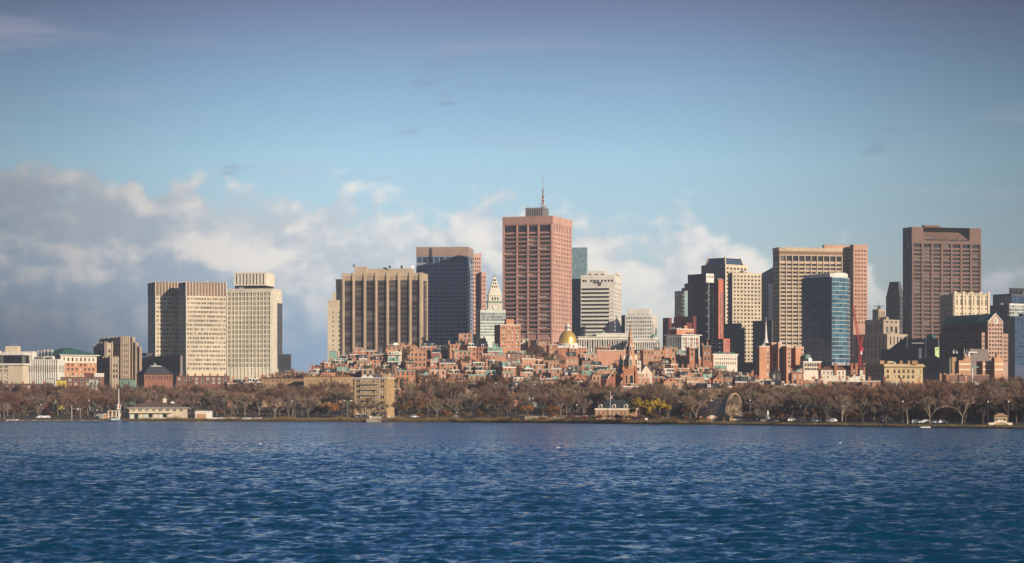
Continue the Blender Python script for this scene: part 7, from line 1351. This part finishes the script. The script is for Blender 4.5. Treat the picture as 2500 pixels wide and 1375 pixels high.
    for i in range(10):
        t0, t1 = i / 10, (i + 1) / 10; x0, x1 = -2.6 + 5.2 * t0, -2.6 + 5.2 * t1; h0, h1 = 1.1 * sin(pi * t0) ** .8 if 0 < t0 < 1 else 0, 1.1 * sin(pi * t1) ** .8 if 0 < t1 < 1 else 0; b = B.part('voussoir', stucco)
        for y in (-1.2, 1.2): b.face([(x0, y, h0), (x1, y, h1), (x1, y, h1 + .8), (x0, y, h0 + .8)])
        b.face([(x0, -1.2, h0 + .8), (x1, -1.2, h1 + .8), (x1, 1.2, h1 + .8), (x0, 1.2, h0 + .8)]); b.face([(x0, -1.2, h0), (x0, 1.2, h0), (x1, 1.2, h1), (x1, -1.2, h1)])
    B.part('abutment', stucco).box(-4.2, -2.62, -1.3, 1.3, -.3, .9); B.part('abutment', stucco).box(2.62, 4.2, -1.3, 1.3, -.3, .9); B.finish()
    B = thing('park_kiosk', 'small yellow park kiosk behind the arched footbridge', 'kiosk', 2444, 40); B.part('wall', yelstone).box(-2.3, 2.3, 0, 3, -.2, 3.0); B.part('roof', tanbrick).frustum([(-2.8, -.5), (2.8, -.5), (2.8, 3.5), (-2.8, 3.5)], 3.0, [(-.8, 1.4), (.8, 1.4), (.8, 1.6), (-.8, 1.6)], 4.2)
    for i in range(3): B.part('kiosk_window', wind).box(-1.8 + 1.3 * i, -1.0 + 1.3 * i, -.05, -.01, 1.0, 2.2)
    B.finish()
    B = thing('white_memorial', 'white stone memorial figure on pedestal right of the concert shell', 'monument', 1874, 50); B.part('pedestal', trim).frustum([(-1.2, -1.2), (1.2, -1.2), (1.2, 1.2), (-1.2, 1.2)], 0, [(-.8, -.8), (.8, -.8), (.8, .8), (-.8, .8)], 2.0); B.part('figure', trim, smooth=True).lathe(0, 0, [(.55, 2.0), (.5, 2.8), (.62, 3.5), (.4, 4.0), (.2, 4.15), (.28, 4.4), (.2, 4.65), (.03, 4.75)], 10); B.finish()
    B = thing('pier_wall', 'low pale wall under trees right of the memorial', 'wall', 1878, 34)
    for i in range(8): B.part('stone_block', palestone).box(-3.6 + .9 * i, -2.75 + .9 * i, -.3, .3, -.2, 1.0)
    B.finish()
    B = thing('swim_float', 'white wooden float on the water at the right bank', 'float', 2259, -5); B.root.location.z = 0
    for i in range(6): B.part('plank', trim).box(-1.8 + .6 * i, -1.22 + .6 * i, -.9, .9, .28, .38)
    B.part('float_frame', trim).box(-1.8, 1.78, -.85, .85, -.2, .27); B.finish()
    B = thing('notice_board', 'white notice board standing on the bank below the yellow willow', 'sign', 1578, 4); B.part('board', whitepaint).box(-.55, .55, -.04, .04, .6, 1.6); B.part('post', steel).box(-.45, -.35, .05, .13, -.2, 1.5); B.part('post', steel).box(.35, .45, .05, .13, -.2, 1.5); B.finish()
    # lamps
    lamps = [(713, 18, 8.0, 0), (849, 30, 8.5, 1), (1300, 40, 9, 0), (1258, 36, 6, 0), (1408, 38, 6, 0), (1831, 46, 8.5, 0), (1990, 44, 7, 0), (2204, 40, 8, 0), (2412, 42, 8, 0), (1955, 40, 6, 0), (2150, 46, 7, 0), (2462, 48, 8, 0), (100, 30, 7, 0), (217, 34, 9, 0)]
    for i, (px, off, h, g) in enumerate(sorted(lamps)):
        B = thing('street_lamp', ('green twin-armed street lamp left of the yellow apartments' if g else 'slim riverside lamp post, %s from left along the bank' % ordn(i)), 'street lamp', px, off, 'riverside lamp posts'); m = copper if g else dkgrey; B.part('pole', m).tube((0, 0, -.2), (0, 0, h), .13, .08, 6); B.part('base', m).lathe(0, 0, [(.3, -.2), (.28, .5), (.14, .8)], 8)
        if g:
            for s in (-1, 1): B.part('arm', m).tube((0, 0, h - .3), (s * 1.6, 0, h), .06, .05); B.part('lamp_head', whitepaint).box(s * 1.6 - .5, s * 1.6 + .5, -.2, .2, h - .1, h + .12)
        else: B.part('globe', whitepaint, smooth=True).lathe(0, 0, [(.08, h), (.3, h + .2), (.3, h + .45), (.05, h + .7)], 8)
        B.finish()
    # cars on the riverside road
    def car(px, off, paint, lab, rot):
        B = thing('parked_car', lab, 'car', px, off, 'cars on the riverside road'); B.root.rotation_euler.z = rot; pr = [(-2.2, .35), (-2.25, .75), (-2.1, 1.0), (-1.7, 1.5), (.3, 1.5), (.95, 1.02), (2.0, .88), (2.2, .6), (2.15, .35)]
        b = B.part('body', paint); y = .85
        for s in (-1, 1): b.face([(x, s * (y if z_ < 1.1 else y * .8), z_) for x, z_ in (pr if s < 0 else pr[::-1])][::-1])
        for (x0, z0), (x1, z1) in zip(pr, pr[1:] + pr[:1]): b.face([(x0, -(y if z0 < 1.1 else y * .8), z0), (x0, (y if z0 < 1.1 else y * .8), z0), (x1, (y if z1 < 1.1 else y * .8), z1), (x1, -(y if z1 < 1.1 else y * .8), z1)])
        for a, c in ((-1.55, -.65), (-.55, .45)): w = B.part('window', wind); w.face([(a - .05, -.86, 1.02), (c + .05, -.86, 1.02), (c - .15, -.73, 1.42), (a + .12, -.73, 1.42)])
        w = B.part('windscreen', wind); w.face([(.4, -.6, 1.44), (.4, .6, 1.44), (.95, .7, 1.06), (.95, -.7, 1.06)][::-1])
        for x in (-1.35, 1.35):
            for s in (-1, 1):
                t = B.part('wheel', blackm); k = len(t.v)
                for yy in (s * .62, s * .87):
                    for i in range(10): t.v.append((x + .32 * cos(i * pi / 5), yy, .32 + .32 * sin(i * pi / 5)))
                for i in range(10): j = (i + 1) % 10; t.f.append((k + i, k + j, k + 10 + j, k + 10 + i)); t.m.append(0)
                t.f.append(tuple(range(k + 10, k + 20))); t.m.append(0)
        for s in (-.6, .6): B.part('headlight', whitepaint).box(2.1, 2.2, s - .15, s + .15, .62, .76)
        B.finish()
    cw, cs_, cd, cr = matte('white_car_paint', (.75, .75, .74), .04, .3), matte('silver_car_paint', (.4, .41, .43), .04, .3), matte('dark_car_paint', (.03, .035, .045), .05, .3), matte('red_car_paint', (.35, .03, .03), .05, .3)
    cars = [(60, 34, cd), (98, 34, cw), (112, 35, cw), (530, 62, cd), (640, 62, cd), (698, 60, cd), (876, 26, cs_), (886, 32, cd), (1012, 28, cw), (1112, 34, cw), (1362, 44, cd), (1384, 42, cd), (1641, 34, cw), (1936, 52, cw), (1950, 53, cd), (1992, 54, cs_), (2030, 54, cw), (2240, 50, cw), (2256, 51, cw), (2288, 50, cw), (2296, 53, cw), (2166, 52, cs_), (2380, 52, cd)]
    cn = {cw: 'white', cs_: 'silver', cd: 'dark', cr: 'red'}
    for i, (px, off, m) in enumerate(cars): car(px, off, m, '%s car under the riverside trees, %s car from the left' % (cn[m], ordn(i)), rnd.choice([0, pi]) + rnd.uniform(-.1, .1))
    # gulls on the water
    for px, py, lab in ((1362, 1095, 'gull floating on the water at centre'), (2051, 1083, 'gull floating on the water at right'), (635, 1086, 'gull floating on the water at left')):
        Y = CH * FP / (py - HZ); B = Bld('gull', lab, 'gull', (wx(px, Y), Y, .05), 'gulls on the river'); b = B.part('body', whitepaint, smooth=True); k = len(b.v); pf = [(-.34, .01, .16), (-.25, .07, .12), (-.1, .12, .1), (.1, .12, .1), (.2, .08, .15), (.26, .055, .24), (.32, .05, .27), (.38, .03, .26), (.42, .008, .25)]
        for x, rr, zz in pf:
            for i in range(8): b.v.append((x, rr * cos(i * pi / 4), zz + rr * sin(i * pi / 4)))
        for j in range(len(pf) - 1):
            for i in range(8): i2 = (i + 1) % 8; b.f.append((k + j * 8 + i, k + j * 8 + i2, k + (j + 1) * 8 + i2, k + (j + 1) * 8 + i)); b.m.append(0)
        for s in (-1, 1): w = B.part('wing', steel); w.face([(-.42, s * .02, .2), (-.1, s * .13, .2), (.1, s * .12, .16), (-.05, s * .1, .08)])
        B.finish()
    # people sitting and standing by the water at right
    def person(px, off, lab, sit, mat):
        x, y = at(px, off); g = ground(x, y); me = bpy.data.meshes.new('person'); hz_ = .5 if sit else .95
        vs = [(0, 0, hz_), (0, .02, hz_ + .28), (0, .03, hz_ + .5), (0, .02, hz_ + .62), (0, 0, hz_ + .76), (-.1, 0, hz_ - .02), (.1, 0, hz_ - .02)]
        vs += ([(-.12, -.42, hz_), (.12, -.42, hz_ + .02), (-.12, -.45, .06), (.12, -.45, .06), (-.12, -.6, .04), (.12, -.6, .04)] if sit else [(-.12, -.03, .5), (.12, .05, .5), (-.12, .02, .07), (.13, .12, .07), (-.13, -.14, .04), (.13, -.04, .04)])
        vs += [(-.2, .03, hz_ + .48), (.2, .03, hz_ + .48), (-.26, 0, hz_ + .22), (.26, 0, hz_ + .22), (-.2, -.2, hz_ + .05), (.2, -.2, hz_ + .05)]
        es = [(0, 1), (1, 2), (2, 3), (3, 4), (0, 5), (0, 6), (5, 7), (6, 8), (7, 9), (8, 10), (9, 11), (10, 12), (2, 13), (2, 14), (13, 15), (14, 16), (15, 17), (16, 18)]
        me.from_pydata(vs, es, []); o = put(bpy.data.objects.new('person', me)); o.location = (x, y, g); o.rotation_euler = (0, 0, rnd.uniform(-.6, .6)); md = o.modifiers.new('skin', 'SKIN'); rad = [.15, .15, .16, .06, .11, .1, .1, .075, .075, .05, .05, .04, .04, .07, .07, .05, .05, .035, .035]
        if not me.skin_vertices: bpy.context.view_layer.objects.active = o; 
        for v, r_ in zip(me.skin_vertices[0].data, rad): v.radius = (r_, r_)
        me.skin_vertices[0].data[0].use_root = True; ss = o.modifiers.new('sub', 'SUBSURF'); ss.levels = 1; ss.render_levels = 1; me.materials.append(mat); tag(o, lab, 'person', 'people by the water')
    try:
        person(2216, 12, 'person in pale coat standing on the right lawn, left of three', False, trim); person(2221, 9, 'person in dark clothes seated on the right lawn, middle of three', True, blackm); person(2228, 10, 'person in grey clothes seated on the right lawn, right of three', True, steel)
    except Exception as ex: print('person', ex)
brownroof2 = matte('brown_shingle_roof', (0.15, 0.105, 0.075), .25); tanwood = matte('weathered_wood', (0.33, 0.25, 0.18), .25); bluehull = matte('blue_hull_paint', (0.03, 0.14, 0.30), .1, .4); dkslate = matte('dark_slate_green', (0.045, 0.055, 0.055), .25, .6); shellout = matte('shell_concrete', (0.34, 0.25, 0.205), .2); shellrim = matte('shell_rim', (0.36, 0.24, 0.17), .2); shellin = matte('shell_lining', (0.60, 0.50, 0.36), .12); palestone = matte('pale_granite_blocks', (0.30, 0.25, 0.19), .25, fine=2.5, objvar=.15)
shore_things()

# ------------------------------------------------------------------ the air over the city
def make_haze():
    b = MB(); b.box(-1650, 1650, -170, 3600, -3.0, 195.0); m = bpy.data.materials.new('haze'); m.use_nodes = True; nt = m.node_tree; nt.nodes.clear(); v = nt.nodes.new('ShaderNodeVolumePrincipled'); v.inputs['Color'].default_value = (0.72, 0.84, 1.0, 1); v.inputs['Density'].default_value = HAZE; v.inputs['Anisotropy'].default_value = 0.0
    o = nt.nodes.new('ShaderNodeOutputMaterial'); nt.links.new(v.outputs[0], o.inputs['Volume']); tag(b.build('haze', m), 'thin bluish air between the river and the far towers', 'haze', None, 'stuff')
HAZE = 0.00007
make_haze()
